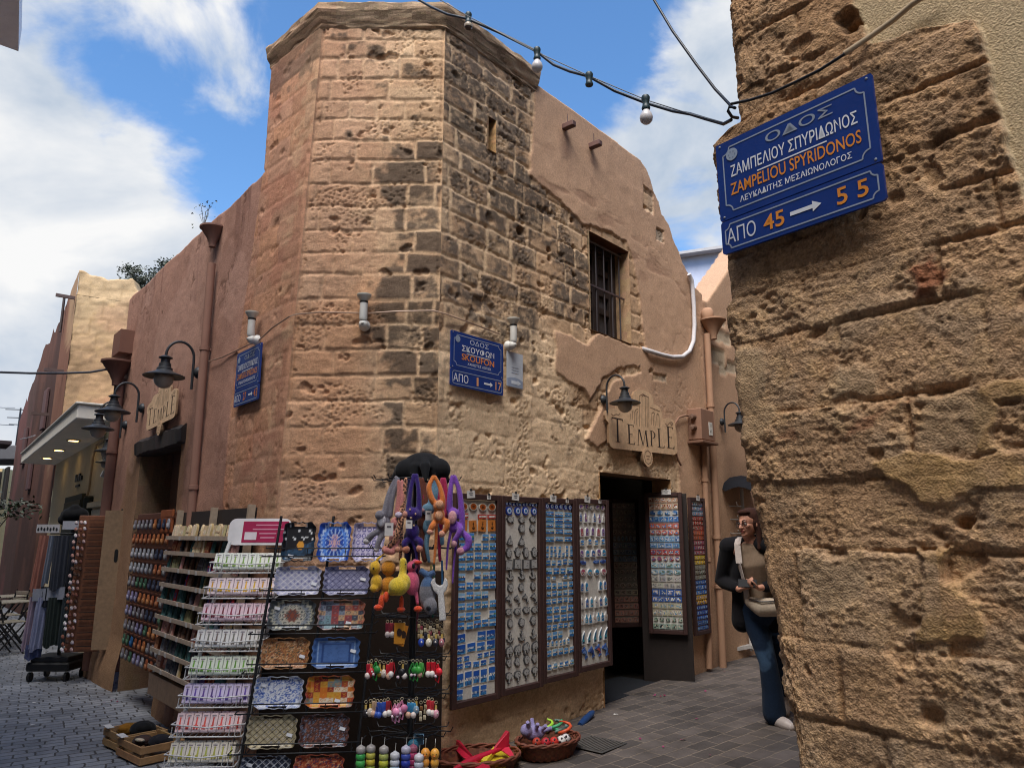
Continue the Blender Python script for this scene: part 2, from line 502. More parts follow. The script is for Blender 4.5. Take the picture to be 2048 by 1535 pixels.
# ------------------------------------------------------------------ ground and streets
def ground_material(name, scale, bw, rh, c1, c2, mortar, msize, rot, warp, bump, rough=0.75, wscale=0.8):
    m = bpy.data.materials.new(name); m.use_nodes = True
    N, L = m.node_tree.nodes, m.node_tree.links
    p = N['Principled BSDF']; p.inputs['Roughness'].default_value = rough; p.inputs['Specular IOR Level'].default_value = 0.35
    tc = N.new('ShaderNodeTexCoord')
    mp = N.new('ShaderNodeMapping'); mp.inputs['Rotation'].default_value = (0, 0, rot)
    L.new(tc.outputs['Object'], mp.inputs[0])
    wn = N.new('ShaderNodeTexNoise'); wn.inputs['Scale'].default_value = wscale; wn.inputs['Detail'].default_value = 3
    L.new(tc.outputs['Object'], wn.inputs['Vector'])
    sub = N.new('ShaderNodeVectorMath'); sub.operation = 'SUBTRACT'; sub.inputs[1].default_value = (.5, .5, .5)
    L.new(wn.outputs['Color'], sub.inputs[0])
    sc = N.new('ShaderNodeVectorMath'); sc.operation = 'SCALE'; sc.inputs['Scale'].default_value = warp
    L.new(sub.outputs[0], sc.inputs[0])
    wn2 = N.new('ShaderNodeTexNoise'); wn2.inputs['Scale'].default_value = 14; wn2.inputs['Detail'].default_value = 3
    L.new(tc.outputs['Object'], wn2.inputs['Vector'])
    sub2 = N.new('ShaderNodeVectorMath'); sub2.operation = 'SUBTRACT'; sub2.inputs[1].default_value = (.5, .5, .5)
    L.new(wn2.outputs['Color'], sub2.inputs[0])
    sc2 = N.new('ShaderNodeVectorMath'); sc2.operation = 'SCALE'; sc2.inputs['Scale'].default_value = 0.028
    L.new(sub2.outputs[0], sc2.inputs[0])
    ad = N.new('ShaderNodeVectorMath'); L.new(mp.outputs[0], ad.inputs[0]); L.new(sc.outputs[0], ad.inputs[1])
    ad2 = N.new('ShaderNodeVectorMath'); L.new(ad.outputs[0], ad2.inputs[0]); L.new(sc2.outputs[0], ad2.inputs[1])
    br = N.new('ShaderNodeTexBrick')
    br.inputs['Scale'].default_value = scale; br.inputs['Brick Width'].default_value = bw; br.inputs['Row Height'].default_value = rh
    br.inputs['Mortar Size'].default_value = msize; br.inputs['Mortar Smooth'].default_value = 0.45; br.offset = 0.5; br.squash = 0.8; br.squash_frequency = 3
    br.inputs['Color1'].default_value = (*lin(c1), 1); br.inputs['Color2'].default_value = (*lin(c2), 1); br.inputs['Mortar'].default_value = (*lin(mortar), 1)
    L.new(ad2.outputs[0], br.inputs['Vector'])
    n = N.new('ShaderNodeTexNoise'); n.inputs['Scale'].default_value = 2.2; n.inputs['Detail'].default_value = 8; n.inputs['Roughness'].default_value = .65
    L.new(tc.outputs['Object'], n.inputs['Vector'])
    mr = N.new('ShaderNodeMapRange'); mr.inputs[1].default_value = .3; mr.inputs[2].default_value = .7; mr.inputs[3].default_value = .62; mr.inputs[4].default_value = 1.35
    L.new(n.outputs['Fac'], mr.inputs[0])
    ml = N.new('ShaderNodeVectorMath'); ml.operation = 'SCALE'; L.new(br.outputs['Color'], ml.inputs[0]); L.new(mr.outputs[0], ml.inputs['Scale'])
    L.new(ml.outputs[0], p.inputs['Base Color'])
    n3 = N.new('ShaderNodeTexNoise'); n3.inputs['Scale'].default_value = 60; n3.inputs['Detail'].default_value = 5
    L.new(tc.outputs['Object'], n3.inputs['Vector'])
    h = N.new('ShaderNodeMath'); h.operation = 'MULTIPLY_ADD'; h.inputs[1].default_value = -1.0
    k = N.new('ShaderNodeMath'); k.operation = 'MULTIPLY'; k.inputs[1].default_value = 0.35; L.new(n3.outputs['Fac'], k.inputs[0])
    L.new(br.outputs['Fac'], h.inputs[0]); L.new(k.outputs[0], h.inputs[2])
    b = N.new('ShaderNodeBump'); b.inputs['Strength'].default_value = bump; b.inputs['Distance'].default_value = 0.012
    L.new(h.outputs[0], b.inputs['Height']); L.new(b.outputs[0], p.inputs['Normal'])
    return m

def sheet(name, pts, mat, dz, lift=True, sub=1.0):
    me = bpy.data.meshes.new(name)
    # a fan of quads fine enough to follow the fall of the street
    (p0, p1, p2, p3) = [Vector((x, y, 0)) for x, y in pts]
    n1 = max(2, int((p1 - p0).length / sub)); n2 = max(2, int((p3 - p0).length / sub))
    V = []; Fc = []
    for i in range(n1 + 1):
        for j in range(n2 + 1):
            a = p0.lerp(p1, i / n1); b = p3.lerp(p2, i / n1); q = a.lerp(b, j / n2)
            V.append((q.x, q.y, (gz(q.x, q.y) if lift else 0) + dz))
    for i in range(n1):
        for j in range(n2):
            a = i * (n2 + 1) + j; Fc.append((a, a + n2 + 1, a + n2 + 2, a + 1))
    me.from_pydata(V, [], Fc); me.materials.append(mat); me.update()
    o = bpy.data.objects.new(name, me); COL.objects.link(o); o['kind'] = 'structure'
    return o

gm = material('bare_earth', 0.95, base='#5a5046', var=.3, vscale=.5)
sheet('ground', [(-300, -300), (300, -300), (300, 300), (-300, 300)], gm, -0.62, False, 100)
cob = ground_material('cobble_setts', 1.0, .175, .112, '#8b8d92', '#70737a', '#454342', .008, R(148), .07, .7, .55, wscale=.9)
pav = ground_material('stone_pavers', 1.0, .245, .135, '#655c57', '#4b4542', '#786c60', .007, -AR + R(0), .03, .55, .72)
def q2(o, d, n, s, t): return ((o + d * s + n * t).x, (o + d * s + n * t).y)
# main street along the left facade, alley along the right one
sheet('street', [q2(C1, dL, nL, -14, 7), q2(C1, dL, nL, -14, -.6), q2(C1, dL, nL, 48, -.6), q2(C1, dL, nL, 48, 7)], cob, 0.0)
sheet('alley_paving', [q2(C2, dR, nR, -1.6, -.15), q2(C2, dR, nR, -1.6, 3.4), q2(C2, dR, nR, 22, 3.4), q2(C2, dR, nR, 22, -.15)], pav, 0.006)

# ------------------------------------------------------------------ corner building
bld = thing('corner_building', 'old shop building on the corner with a chamfered bare stone tower and brown plastered walls', 'building', Matrix.Translation((0, 0, 0)))
TAN, PALE, DARK, PINK = (np.array(lin(c)) for c in ('#b99878', '#d2b695', '#4c423a', '#b68a70'))
PLR, PLL, ORAN = (np.array(lin(c)) for c in ('#bd9a7e', '#a9806e', '#ba8d69'))
GREY = np.array(lin('#8d8478'))
def polyP(plane, pts): return [sz(x, y, plane) for x, y in pts]

zc = [sz(700, 853, 'C')[1]]
rc = random.Random(5)
while zc[-1] < 6.2: zc.append(zc[-1] + .188 + rc.uniform(-.018, .018))
while zc[0] > -.3: zc.insert(0, zc[0] - .195 + rc.uniform(-.02, .02))
def a0(z): return np.interp(z, [0, 2, 5.9], [-.03, .0, .135])

def tower_stone(s, z, seed, wmin=.2, wmax=.5):
    dist, ds, dz, r1, r2, r3 = blocks(s, z, zc, wmin, wmax, seed, .016)
    big = fbm(s * 3.2, z * 3.2, seed + 21, 5)
    mid = fbm(s * 13, z * 17, seed + 22, 5)
    fin = fbms(s * 30, z * 60, seed + 23, 4)
    pits = worley(s * 26, z * 34, seed + 24)
    pm = fbm(s * 5, z * 5, seed + 25, 4)
    jw = .010 + .012 * fbm(s * 4, z * 4, seed + 26, 3)
    joint = 1 - sstep(jw * .45, jw * 1.25, dist + (mid - .5) * .014)
    h = (r1 - .5) * .014 + (mid - .5) * .022 + (fin - .5) * .010 + (big - .5) * .02
    h *= .44
    h -= .014 * (1 - sstep(.12, .34, pits)) * sstep(.56, .66, pm)
    h -= .022 * sstep(.70, .80, fbm(s * 7, z * 9, seed + 27, 4))
    return dist, joint, h, r1, r2, r3, big, mid, fin

def chamfer_wall():
    nx, ns = 124, 620
    z = np.linspace(-.12, 5.80, ns); u = np.linspace(0, 1, nx)
    U, Z = np.meshgrid(u, z, indexing='ij')
    A = a0(Z); W = (C2 - C1).x
    S = A + (W - A) * U
    dist, joint, h, r1, r2, r3, big, mid, fin = tower_stone(S, Z, 3)
    faint = sstep(.25, .55, fbm(S * 1.5, Z * 1.1, 70, 3)) * .55 + .25
    h -= joint * .012 * faint
    col = mixc(np.broadcast_to(TAN, S.shape + (3,)), PALE, sstep(.35, .8, r2) * .45)
    col = mixc(col, ORAN, sstep(.5, .75, big) * .35)
    # pink lime wash left towards the street side and low down
    wl = sstep(.95, .25, (S - .02) + (mid - .5) * .5) * .75 + sstep(2.6, 1.6, Z) * .10
    col = mixc(col, PINK, np.clip(wl * .78, 0, .65))
    wash = polyP('C', [(560, 1000), (575, 640), (640, 600), (745, 560), (750, 870), (740, 1010)])
    col = mixc(col, np.array(lin('#b98a66')), sstep(-.10, .12, sdf(S, Z, wash) + (big - .5) * .3) * .45)
    # black crust on the side towards the alley
    dk = sdf(S, Z, polyP('C', [(770, 300), (800, 300), (890, 280), (890, 640), (880, 980), (745, 980), (750, 640), (790, 480)]))
    up = sdf(S, Z, polyP('C', [(660, 60), (890, 60), (890, 360), (760, 420), (680, 300)]))
    w = sstep(-.12, .12, dk + (big - .5) * .25) * .80 + sstep(-.1, .15, up) * .36
    st = sstep(.40, .80, w * (.50 + .75 * r1) + (mid - .5) * 1.1 + (big - .5) * .6 + .08)
    st *= sstep(.002, .022, dist + (fin - .5) * .02)
    st += .55 * sstep(.60, .72, mid) * sstep(.5, .68, fbm(S * 2.2, Z * 5, 81, 4)) * sstep(.3, .7, w + .25)
    col = mixc(col, DARK * (1 + .5 * (r3[..., None] - .5)), np.clip(st, 0, 1) * .86)
    col = mixc(col, PALE, joint * .32 * np.clip(faint * .5 + w, 0, 1))
    crack = sstep(.012, .0, np.abs(fbm(S * 2.5, Z * 2.5, 91, 5) - .5)) * sstep(.55, .7, fbm(S * 1.2, Z * 1.2, 95, 3))
    h -= crack * .008
    col = col * (1 + .34 * (mid - .5) + .30 * (fin - .5) + .22 * (r3 - .5))[..., None]
    # broken corner spalls
    h -= .03 * (1 - sstep(.0, .05, np.minimum(S - A, W - S))) ** 2 * (.4 + fbm(S * 0 + 3, Z * 6, 99, 3))
    h = h * np.clip(np.minimum(S - A, W - S) / .02, 0, 1)
    P = np.stack([C1.x + S, np.full(S.shape, D), Z], -1)
    gridwall('tower_wall', P, h, np.array(nCw), col, np.ones(S.shape, bool), stone, bld)

def street_wall():
    s = np.concatenate([np.arange(0, 1.3, .011), np.arange(1.3, 5.36, .021)])[::-1]
    z = np.arange(-.25, 6.1, .016)
    S, Zr = np.meshgrid(s, z, indexing='ij')
    top = np.where(S < .725, 5.72, 4.70 + (fbm(S * 2, S * 0, 5, 3) - .5) * .06)
    over = np.clip(Zr - top, 0, .5); Z = np.minimum(Zr, top)
    edge = np.interp(Z, [0, 1.9, 2.8, 3.5, 4.7, 4.72], [1.16, 1.11, 1.06, .97, .74, .72]) + (fbm(Z * 3, S * 0, 41, 4) - .5) * .06
    tw = sstep(.012, -.012, S - edge)
    dist, joint, h, r1, r2, r3, big, mid, fin = tower_stone(S, Z, 8)
    h = h * .5 - joint * .003
    colT = mixc(np.broadcast_to(PINK, S.shape + (3,)), np.array(lin('#c08a64')), sstep(.3, .75, r2) * .4)
    colT = mixc(colT, TAN, sstep(.5, .85, 1 - S / .6 + (mid - .5)) * .6)
    colT = mixc(colT, np.array(lin('#a8705a')), sstep(.45, .65, big) * .5)
    wt = sstep(4.9, 5.7, Z) * .7 + sstep(.1, .0, S) * .3
    stT = sstep(.5, .75, wt * (.5 + r1) + (mid - .5) * .9)
    colT = mixc(colT, DARK, stT * .6)
    colT = colT * (1 + .40 * (mid - .5) + .3 * (fin - .5) + .14 * (r3 - .5))[..., None]
    # brown plaster
    b2 = fbm(S * 1.1, Z * .7, 51, 5); f2 = fbm(S * 9, Z * 9, 52, 5)
    colP = np.broadcast_to(PLL, S.shape + (3,)) * (1 + .46 * (b2 - .5) + .20 * (f2 - .5))[..., None]
    strk = fbm(S * 9, Z * .6, 53, 4)
    colP = mixc(colP, np.array(lin('#6e4b41')), sstep(.55, .72, strk) * sstep(3.6, 4.7, Z + (f2 - .5)) * .55)
    colP = mixc(colP, np.array(lin('#5c4036')), sstep(.22, .0, np.abs(S - 1.95 + (4.4 - Z) * .02)) * sstep(.42, .6, strk) * .5)
    low = sstep(1.35, .25, Z + (b2 - .5) * 1.0)
    colP = mixc(colP, np.array(lin('#9a7a5c')), low * .8)
    # bare sandy render round the door
    dr = sdf(S, Z, [(2.30, -1), (2.30, 2.55), (4.42, 2.60), (4.55, 1.3), (4.4, -1)])
    colP = mixc(colP, np.array(lin('#9c7a5c')), sstep(-.16, .06, dr + (f2 - .5) * .25) * .8)
    colP = mixc(colP, np.array(lin('#bd9684')), sstep(.58, .61, fbm(S * .9 + 9, Z * .8, 143, 4)) * .35)
    colP = mixc(colP, np.array(lin('#7a5648')), sstep(.60, .64, fbm(S * 1.1 + 3, Z * 1.3, 144, 5)) * .35)
    ck = sstep(.010, .0, np.abs(fbm(S * 1.3 + 5, Z * 1.1, 141, 6) - .5)) * sstep(.48, .62, fbm(S * .9, Z * .9, 142, 3))
    colP = mixc(colP, np.array(lin('#4f3830')), ck * .6)
    hP = (b2 - .5) * .05 + (f2 - .5) * .008 + .012 - ck * .006
    t3 = tw[..., None]
    col = colT * t3 + colP * (1 - t3); H = h * tw + hP * (1 - tw) + tw * .014
    # swelling foot of the wall
    H += .06 * sstep(.5, 0, Z)
    keep = ~((S > 2.42) & (S < 3.94) & (Z < 2.50) & (Z > -.1)) & (over < .46)
    A = a0(Z) * np.clip(1 - S / .7, 0, 1)
    d, n = np.array(dL), np.array(nL)
    P = np.array(C1) + d * S[..., None] + np.array([1, 0, 0]) * A[..., None] - n * over[..., None]
    P[..., 2] += Z
    H = np.where(over > 0, H * .5, H) * np.clip(S / .02, 0, 1)
    gridwall('street_wall', P, H, n, col, keep, stone, bld)

SLIT = (.528, .626, 4.835, 5.147)
WIN = (2.035, 2.785, 3.548, 4.576)
DOOR = (2.125, 3.50, .03, 2.165)
def alley_wall():
    s = np.arange(0, 4.52, .0125); z = np.arange(-.12, 6.3, .0125)
    S, Zr = np.meshgrid(s, z, indexing='ij')
    roofx = [0, 1.19, 1.2, 3.10, 3.22, 3.34, 3.40, 3.50, 3.56, 3.72, 3.80, 3.94, 4.02, 4.23, 4.30, 4.52]
    roofz = [5.80, 5.80, 5.80, 5.79, 5.74, 5.62, 5.50, 5.42, 5.28, 5.20, 5.05, 4.93, 4.80, 4.66, 4.58, 4.55]
    top = np.interp(S, roofx, roofz) + (fbm(S * 8, S * 0, 15, 3) - .5) * .05 * (S > 3.1)
    over = np.clip(Zr - top, 0, .5); Z = np.minimum(Zr, top)
    dist, joint, h, r1, r2, r3, big, mid, fin = tower_stone(S, Z, 14, .22, .52)
    wide = fbm(S * 2.4, Z * 2.4, 77, 4)
    J = 1 - sstep(.008, .008 + .03 * sstep(.35, .65, wide), dist + (mid - .5) * .03)
    low_ = sstep(-.25, .2, sdf(S, Z, polyP('R', [(870, 700), (1010, 640), (1120, 680), (1130, 770), (1190, 900), (1360, 930), (1360, 1400), (870, 1600)])) + (big - .5) * .5)
    J = J * (1 - .75 * low_); h -= joint * .010 * (1 - .7 * low_)
    col = mixc(np.broadcast_to(TAN, S.shape + (3,)), PALE, sstep(.3, .8, r2) * .5)
    col = mixc(col, ORAN, sstep(.55, .75, big) * .25)
    lowp = sdf(S, Z, polyP('R', [(870, 700), (1010, 640), (1120, 680), (1130, 770), (1190, 900), (1360, 930), (1360, 1400), (870, 1600)]))
    col = mixc(col, np.array(lin('#e6c8a4')), sstep(-.25, .2, lowp + (big - .5) * .5) * .8)
    dk = sdf(S, Z, polyP('R', [(880, 40), (1068, 150), (1062, 340), (1100, 390), (1176, 455), (1180, 665), (1110, 660), (1060, 700), (960, 640), (880, 610)]))
    w = sstep(-.12, .2, dk + (big - .5) * .25) * .82
    p2 = sdf(S, Z, polyP('R', [(1035, 680), (1075, 690), (1075, 790), (1040, 780)])); w = np.maximum(w, sstep(-.1, .06, p2) * .6)
    p3 = sdf(S, Z, polyP('R', [(1105, 820), (1150, 830), (1150, 930), (1110, 920)])); w = np.maximum(w, sstep(-.15, .06, p3) * .4)
    drip = sdf(S, Z, polyP('R', [(1062, 480), (1100, 500), (1112, 660), (1100, 720), (1072, 700), (1075, 600)]))
    w *= 1 - .8 * sstep(-.05, .06, drip + (mid - .5) * .15)
    top2 = sdf(S, Z, polyP('R', [(885, 60), (1065, 165), (1062, 230), (890, 160)])); w = np.maximum(w, sstep(-.1, .1, top2) * .72)
    st = sstep(.32, .86, w * (.60 + .62 * r1) + (mid - .5) * 1.25 + (big - .5) * .75 + .06)
    st *= 1 - .85 * J
    fl = sstep(.58, .70, fbm(S * 26, Z * 26, 83, 3))
    st *= 1 - .45 * fl
    dcol = DARK * (1 + .9 * (r3[..., None] - .4)) * (1 - .0)
    dcol = dcol * .6 + np.array(lin('#6a5f55')) * .4
    col = mixc(col, dcol, np.clip(st, 0, 1) * .9)
    col = mixc(col, PALE * .95, J * np.clip(.10 + w * .8, 0, .6))
    # plaster
    stonep = polyP('R', [(860, -80), (1070, 130), (1071, 170), (1066, 250), (1058, 350), (1100, 385), (1140, 425), (1165, 448), (1215, 462), (1250, 482), (1266, 520), (1278, 600), (1288, 693), (1258, 690), (1225, 676), (1190, 668), (1172, 690), (1140, 672), (1110, 664), (1110, 745), (1145, 768), (1166, 780), (1178, 800), (1205, 757), (1240, 735), (1278, 731), (1281, 746), (1240, 755), (1218, 772), (1206, 805), (1170, 878), (1192, 897), (1208, 880), (1345, 906), (1353, 925), (1357, 1000), (1364, 1335), (1364, 1500), (860, 1700)])
    sd_ = sdf(S, Z, stonep) + (fbm(S * 11, Z * 11, 61, 4) - .5) * .055
    for (cx, cy, wx, wy) in ((1318, 755, 13, 9), (1300, 742, 4, 4), (1295, 400, 10, 30), (1318, 470, 7, 16)):
        q = polyP('R', [(cx - wx, cy - wy), (cx + wx, cy - wy * .4), (cx + wx, cy + wy), (cx - wx, cy + wy * .6)])
        sd_ = np.maximum(sd_, sdf(S, Z, q) + (fbm(S * 30, Z * 30, 62, 3) - .5) * .03)
    pl = sstep(.006, -.006, sd_)
    b2 = fbm(S * 1.1, Z * .9, 55, 5); f2 = fbm(S * 8, Z * 8, 56, 5)
    colP = np.broadcast_to(PLR, S.shape + (3,)) * (1 + .42 * (b2 - .5) + .18 * (f2 - .5))[..., None]
    rub = sstep(.56, .72, fbms(S * 3, Z * 9, 57, 5)) * sstep(-.4, -.05, -np.abs(Z - 4.9 + (S - 1.6) * .25))
    colP = mixc(colP, np.array(lin('#8d6a56')), rub * .5)
    for (bs, bz) in ((1.63, 5.45), (2.09, 5.44)):  # dirt and shadow below each beam end, both in the plaster colour
        colP = mixc(colP, np.array(lin('#6e5247')), sstep(.16, .0, np.abs(S - bs - .02)) * sstep(-.62, -.05, Z - bz) * sstep(.06, -.02, Z - bz) * sstep(.4, .6, f2) * .6)
    colP = mixc(colP, np.array(lin('#7d5f4d')), sstep(.5, .1, Z + (b2 - .5) * .5) * .5)
    rim = sstep(.03, .0, np.abs(sd_)) * (sd_ < 0)
    colP = mixc(colP, np.array(lin('#7a5a48')), rim * .35 * sstep(.4, .6, f2))
    t3 = pl[..., None]
    frac = (1 - pl) * sstep(3.2, 3.5, S) * (Z > 3)
    col = mixc(col, np.array(lin('#a89a88')), frac * .8)
    col = col * (1 + .34 * (mid - .5) + .32 * (fin - .5) + .18 * (r3 - .5))[..., None]
    col = colP * t3 + col * (1 - t3)
    colP = mixc(colP, np.array(lin('#ccab92')), sstep(.58, .61, fbm(S * 1.0 + 4, Z * .9, 154, 4)) * .35)
    colP = mixc(colP, np.array(lin('#93725e')), sstep(.60, .64, fbm(S * 1.2 + 1, Z * 1.3, 155, 5)) * .35)
    ck = sstep(.009, .0, np.abs(fbm(S * 1.4 + 2, Z * 1.2, 151, 6) - .5)) * sstep(.46, .6, fbm(S * .8, Z * .8, 152, 3))
    colP = mixc(colP, np.array(lin('#5a4438')), ck * .55)
    colP = mixc(colP, np.array(lin('#86674f')), sstep(.55, .75, fbm(S * 2.2, Z * .8, 153, 5)) * .45)
    hP = .016 + (b2 - .5) * .03 + (f2 - .5) * .006 - rub * .004 - ck * .005
    H = h * (1 - pl) + hP * pl
    base = sstep(.75, .2, Z + (big - .5) * .3) * (S < 2.1)
    col = mixc(col, np.array(lin('#96704f')), base * .45)
    # holes left by beams and clamps
    for (hx, hy, hr) in ((1042, 463, .05), (1144, 440, .028), (1147, 495, .028), (1148, 552, .03), (1150, 620, .03), (1100, 517, .03), (1098, 500, .02), (935, 235, .02), (1210, 1010, .012)):
        a, b = sz(hx, hy, 'R'); q = np.sqrt(((S - a) / 1.25) ** 2 + (Z - b) ** 2) + (mid - .5) * .03
        H -= .06 * sstep(hr, hr * .45, q)
    keep = np.ones(S.shape, bool)
    for (x0, x1, z0, z1) in (SLIT, WIN): keep &= ~((S > x0) & (S < x1) & (Z > z0) & (Z < z1))
    keep &= ~((S > DOOR[0]) & (S < DOOR[1]) & (Z < DOOR[3]) & (Z > DOOR[2] - .3))
    keep &= over < .46
    d, n = np.array(dR), np.array(nR)
    P = np.array(C2) + d * S[..., None] - n * over[..., None]
    P[..., 2] += Z
    H = np.where(over > 0, H * .5, H) * np.clip(S / .02, 0, 1)
    gridwall('alley_wall', P, H, n, col, keep, stone, bld)

def reveal(plane, x0, x1, z0, z1, depth, cols, mat, parent, sides='lrtb', jitter=.006):
    """sides of an opening, subdivided and uneven; local frame at the plane origin"""
    o, d, n = PLANE[plane]; mb = MB()
    def strip(fa, fb, col, nu, nv=5):
        V = []; Fc = []; cs = []
        for i in range(nu + 1):
            for j in range(nv + 1):
                p = fa(i / nu).lerp(fb(i / nu), j / nv)
                V.append(p + Vector((rnd(-1, 1), rnd(-1, 1), rnd(-1, 1))) * (jitter if 0 < j < nv else 0))
        for i in range(nu):
            for j in range(nv):
                a = i * (nv + 1) + j; Fc.append((a, a + 1, a + nv + 2, a + nv + 1)); cs.append(jit(col, .12))
        mb.add(V, Fc, cs)
    def pt(s, z, y): return o + d * s - n * y + Vector((0, 0, z))
    fr = -.012
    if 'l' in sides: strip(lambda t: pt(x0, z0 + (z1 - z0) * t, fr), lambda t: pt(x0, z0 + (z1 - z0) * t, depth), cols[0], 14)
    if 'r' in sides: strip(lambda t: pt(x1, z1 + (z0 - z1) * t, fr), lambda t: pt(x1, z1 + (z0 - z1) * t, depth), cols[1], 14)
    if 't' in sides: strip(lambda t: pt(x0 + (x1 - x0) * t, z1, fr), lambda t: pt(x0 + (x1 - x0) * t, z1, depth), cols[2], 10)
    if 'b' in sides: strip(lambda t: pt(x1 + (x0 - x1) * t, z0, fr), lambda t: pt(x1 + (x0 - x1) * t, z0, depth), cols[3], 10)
    return mb.build('reveal', mat, parent, 40)

def cornice():
    # cavetto moulding swept round the tower: (out, z)
    prof = [(0.0, 5.70), (.014, 5.715), (.014, 5.735), (.022, 5.75), (.042, 5.79), (.058, 5.83), (.064, 5.845), (.062, 5.905), (.03, 5.93), (-.25, 5.98)]
    a = a0(5.75)
    K1 = Vector((C1.x + float(a), D, 0)); K2 = C2.copy()
    Q0 = C1 + dL * .74; Q3 = C2 + dR * 1.2
    path = []
    for p, q, n in ((Q0, K1, nL), (K1, K2, nCw), (K2, Q3, nR)): path.append((p, q, n))
    pts = []; N = []
    m1 = (nL + nCw).normalized(); m1 = m1 / m1.dot(nCw); m2 = (nCw + nR).normalized(); m2 = m2 / m2.dot(nCw)
    stations = []
    def seg(p, q, na, nb, k):
        for i in range(k): stations.append((p.lerp(q, i / k), na.lerp(nb, i / k)))
    seg(Q0, K1, nL, nL, 16); stations.append((K1, m1))
    st2 = []
    for i in range(1, 26): stations.append((K1.lerp(K2, i / 26), nCw))
    stations.append((K2, m2))
    for i in range(1, 25): stations.append((K2.lerp(Q3, i / 24), nR))
    V = []; Fc = []; cs = []
    m = len(prof)
    pr = []
    for i in range(m - 1):
        for k in range(3): pr.append((prof[i][0] + (prof[i + 1][0] - prof[i][0]) * k / 3, prof[i][1] + (prof[i + 1][1] - prof[i][1]) * k / 3))
    pr.append(prof[-1]); m = len(pr)
    for i, (p, n) in enumerate(stations):
        for j, (o_, z) in enumerate(pr):
            w = fbm(np.array([i * .35]), np.array([j * .4]), 33, 3)[0] - .5
            V.append(p + n * (o_ + w * .03) + Vector((0, 0, z + w * .02)))
    for i in range(len(stations) - 1):
        for j in range(m - 1):
            a_ = i * m + j; Fc.append((a_, a_ + m, a_ + m + 1, a_ + 1))
            t = fbm(np.array([i * .22]), np.array([j * .5]), 35, 4)[0]
            base = lin('#ab9278') if i > 18 else lin('#a88a70')
            k = 1.0 - .45 * min(1, max(0, (t - .46) * 7))
            cs.append(tuple(c * k * rnd(.97, 1.03) for c in base))
    MB().add(V, Fc, cs).build('cornice', stone, bld, 50)

chamfer_wall(); street_wall(); alley_wall(); cornice()
# flat roofs and hidden backs close the volume
rf = MB()
K1 = Vector((C1.x + .13, D, 0))
def slab(mb, pts, z, col): mb.add([Vector((p.x, p.y, z)) for p in pts], [tuple(range(len(pts)))], col)
slab(rf, [K1 - nCw * .15, C2 - nCw * .15, C2 + dR * 1.2 - nR * .15, C1 + dL * .72 - nL * .15], 5.99, '#7d6a58')
slab(rf, [C1 + dL * .7 - nL * .4, C2 + dR * 1.2 - nR * .4, C2 + dR * 3.1 - nR * .4, C1 + dL * 5.3 - nL * .4], 4.4, '#8a7a68')
rf.add([C2 + dR * 1.2 + Vector((0, 0, 4.4)), C1 + dL * .72 + Vector((0, 0, 4.4)), C1 + dL * .72 + Vector((0, 0, 5.99)), C2 + dR * 1.2 + Vector((0, 0, 5.99))], [(0, 1, 2, 3)], '#8a7058')
rf.add([C2 + dR * 1.2 - nR * .45 + Vector((0, 0, 4)), C2 + dR * 4.5 - nR * .45 + Vector((0, 0, 4)), C2 + dR * 4.5 - nR * .45 + Vector((0, 0, 4.5)), C2 + dR * 3.1 - nR * .45 + Vector((0, 0, 5.75)), C2 + dR * 1.2 - nR * .45 + Vector((0, 0, 5.75))], [(4, 3, 2, 1, 0)], '#8a7058')
far = C2 + dR * 4.5; fl_ = C1 + dL * 5.35
mid_ = fl_ + dR * 6
rf.add([far + Vector((0, 0, -.1)), far - nR * 5 + Vector((0, 0, -.1)), far - nR * 5 + Vector((0, 0, 4.4)), far + Vector((0, 0, 4.5))], [(0, 1, 2, 3)], '#7d6454')
rf.add([fl_ + Vector((0, 0, -.2)), fl_ - nL * 5 + Vector((0, 0, -.2)), fl_ - nL * 5 + Vector((0, 0, 4.6)), fl_ + Vector((0, 0, 4.69))], [(0, 1, 2, 3)], '#9a7060')
rf.build('roof', stone, bld)

# slit window
reveal('R', SLIT[0], SLIT[1], SLIT[2], SLIT[3], .22, ['#7a6450', '#c09a6c', '#6a5644', '#a98a66'], stone, bld)  # right jamb coloured as lit, left side and soffit as shaded
def fr_box(name, plane, s0, s1, z0, z1, y0, y1, col, mat, parent):
    M = frame(plane, (s0 + s1) / 2, (z0 + z1) / 2)
    return MB().box((0, (y0 + y1) / 2, 0), (abs(s1 - s0), y1 - y0, z1 - z0), col, M).build(name, mat, parent)
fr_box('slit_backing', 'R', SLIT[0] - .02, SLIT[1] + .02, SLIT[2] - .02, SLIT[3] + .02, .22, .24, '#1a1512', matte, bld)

# barred window with wooden shutters
rv = reveal('R', WIN[0], WIN[1], WIN[2], WIN[3], .26, ['#8d7860', '#a88a6c', '#6b4a36', '#a08468'], rough_stone, bld, jitter=.016)  # lit right jamb and shaded soffit are put into the colours
win = MB()
wx0, wx1, wz0, wz1 = WIN
Mw = frame('R', 0, 0)
def wb(mb, x0, x1, z0, z1, y0, y1, col): mb.box(((x0 + x1) / 2, (y0 + y1) / 2, (z0 + z1) / 2), (x1 - x0, y1 - y0, z1 - z0), col, Mw, .004)
fcol = '#2b1d18'
wb(win, wx0 + .01, wx0 + .06, wz0, wz1, .16, .23, fcol); wb(win, wx1 - .06, wx1 - .01, wz0, wz1, .16, .23, fcol)
wb(win, wx0 + .061, wx1 - .061, wz1 - .06, wz1 - .003, .16, .23, fcol); wb(win, wx0 + .061, wx1 - .061, wz0 + .003, wz0 + .06, .16, .23, fcol)
wframe = win.build('window', wood, bld)
pan = MB(); wb(pan, wx0, wx1, wz0, wz1, .235, .25, '#0f0d0d'); pan.build('pane', gloss, wframe)
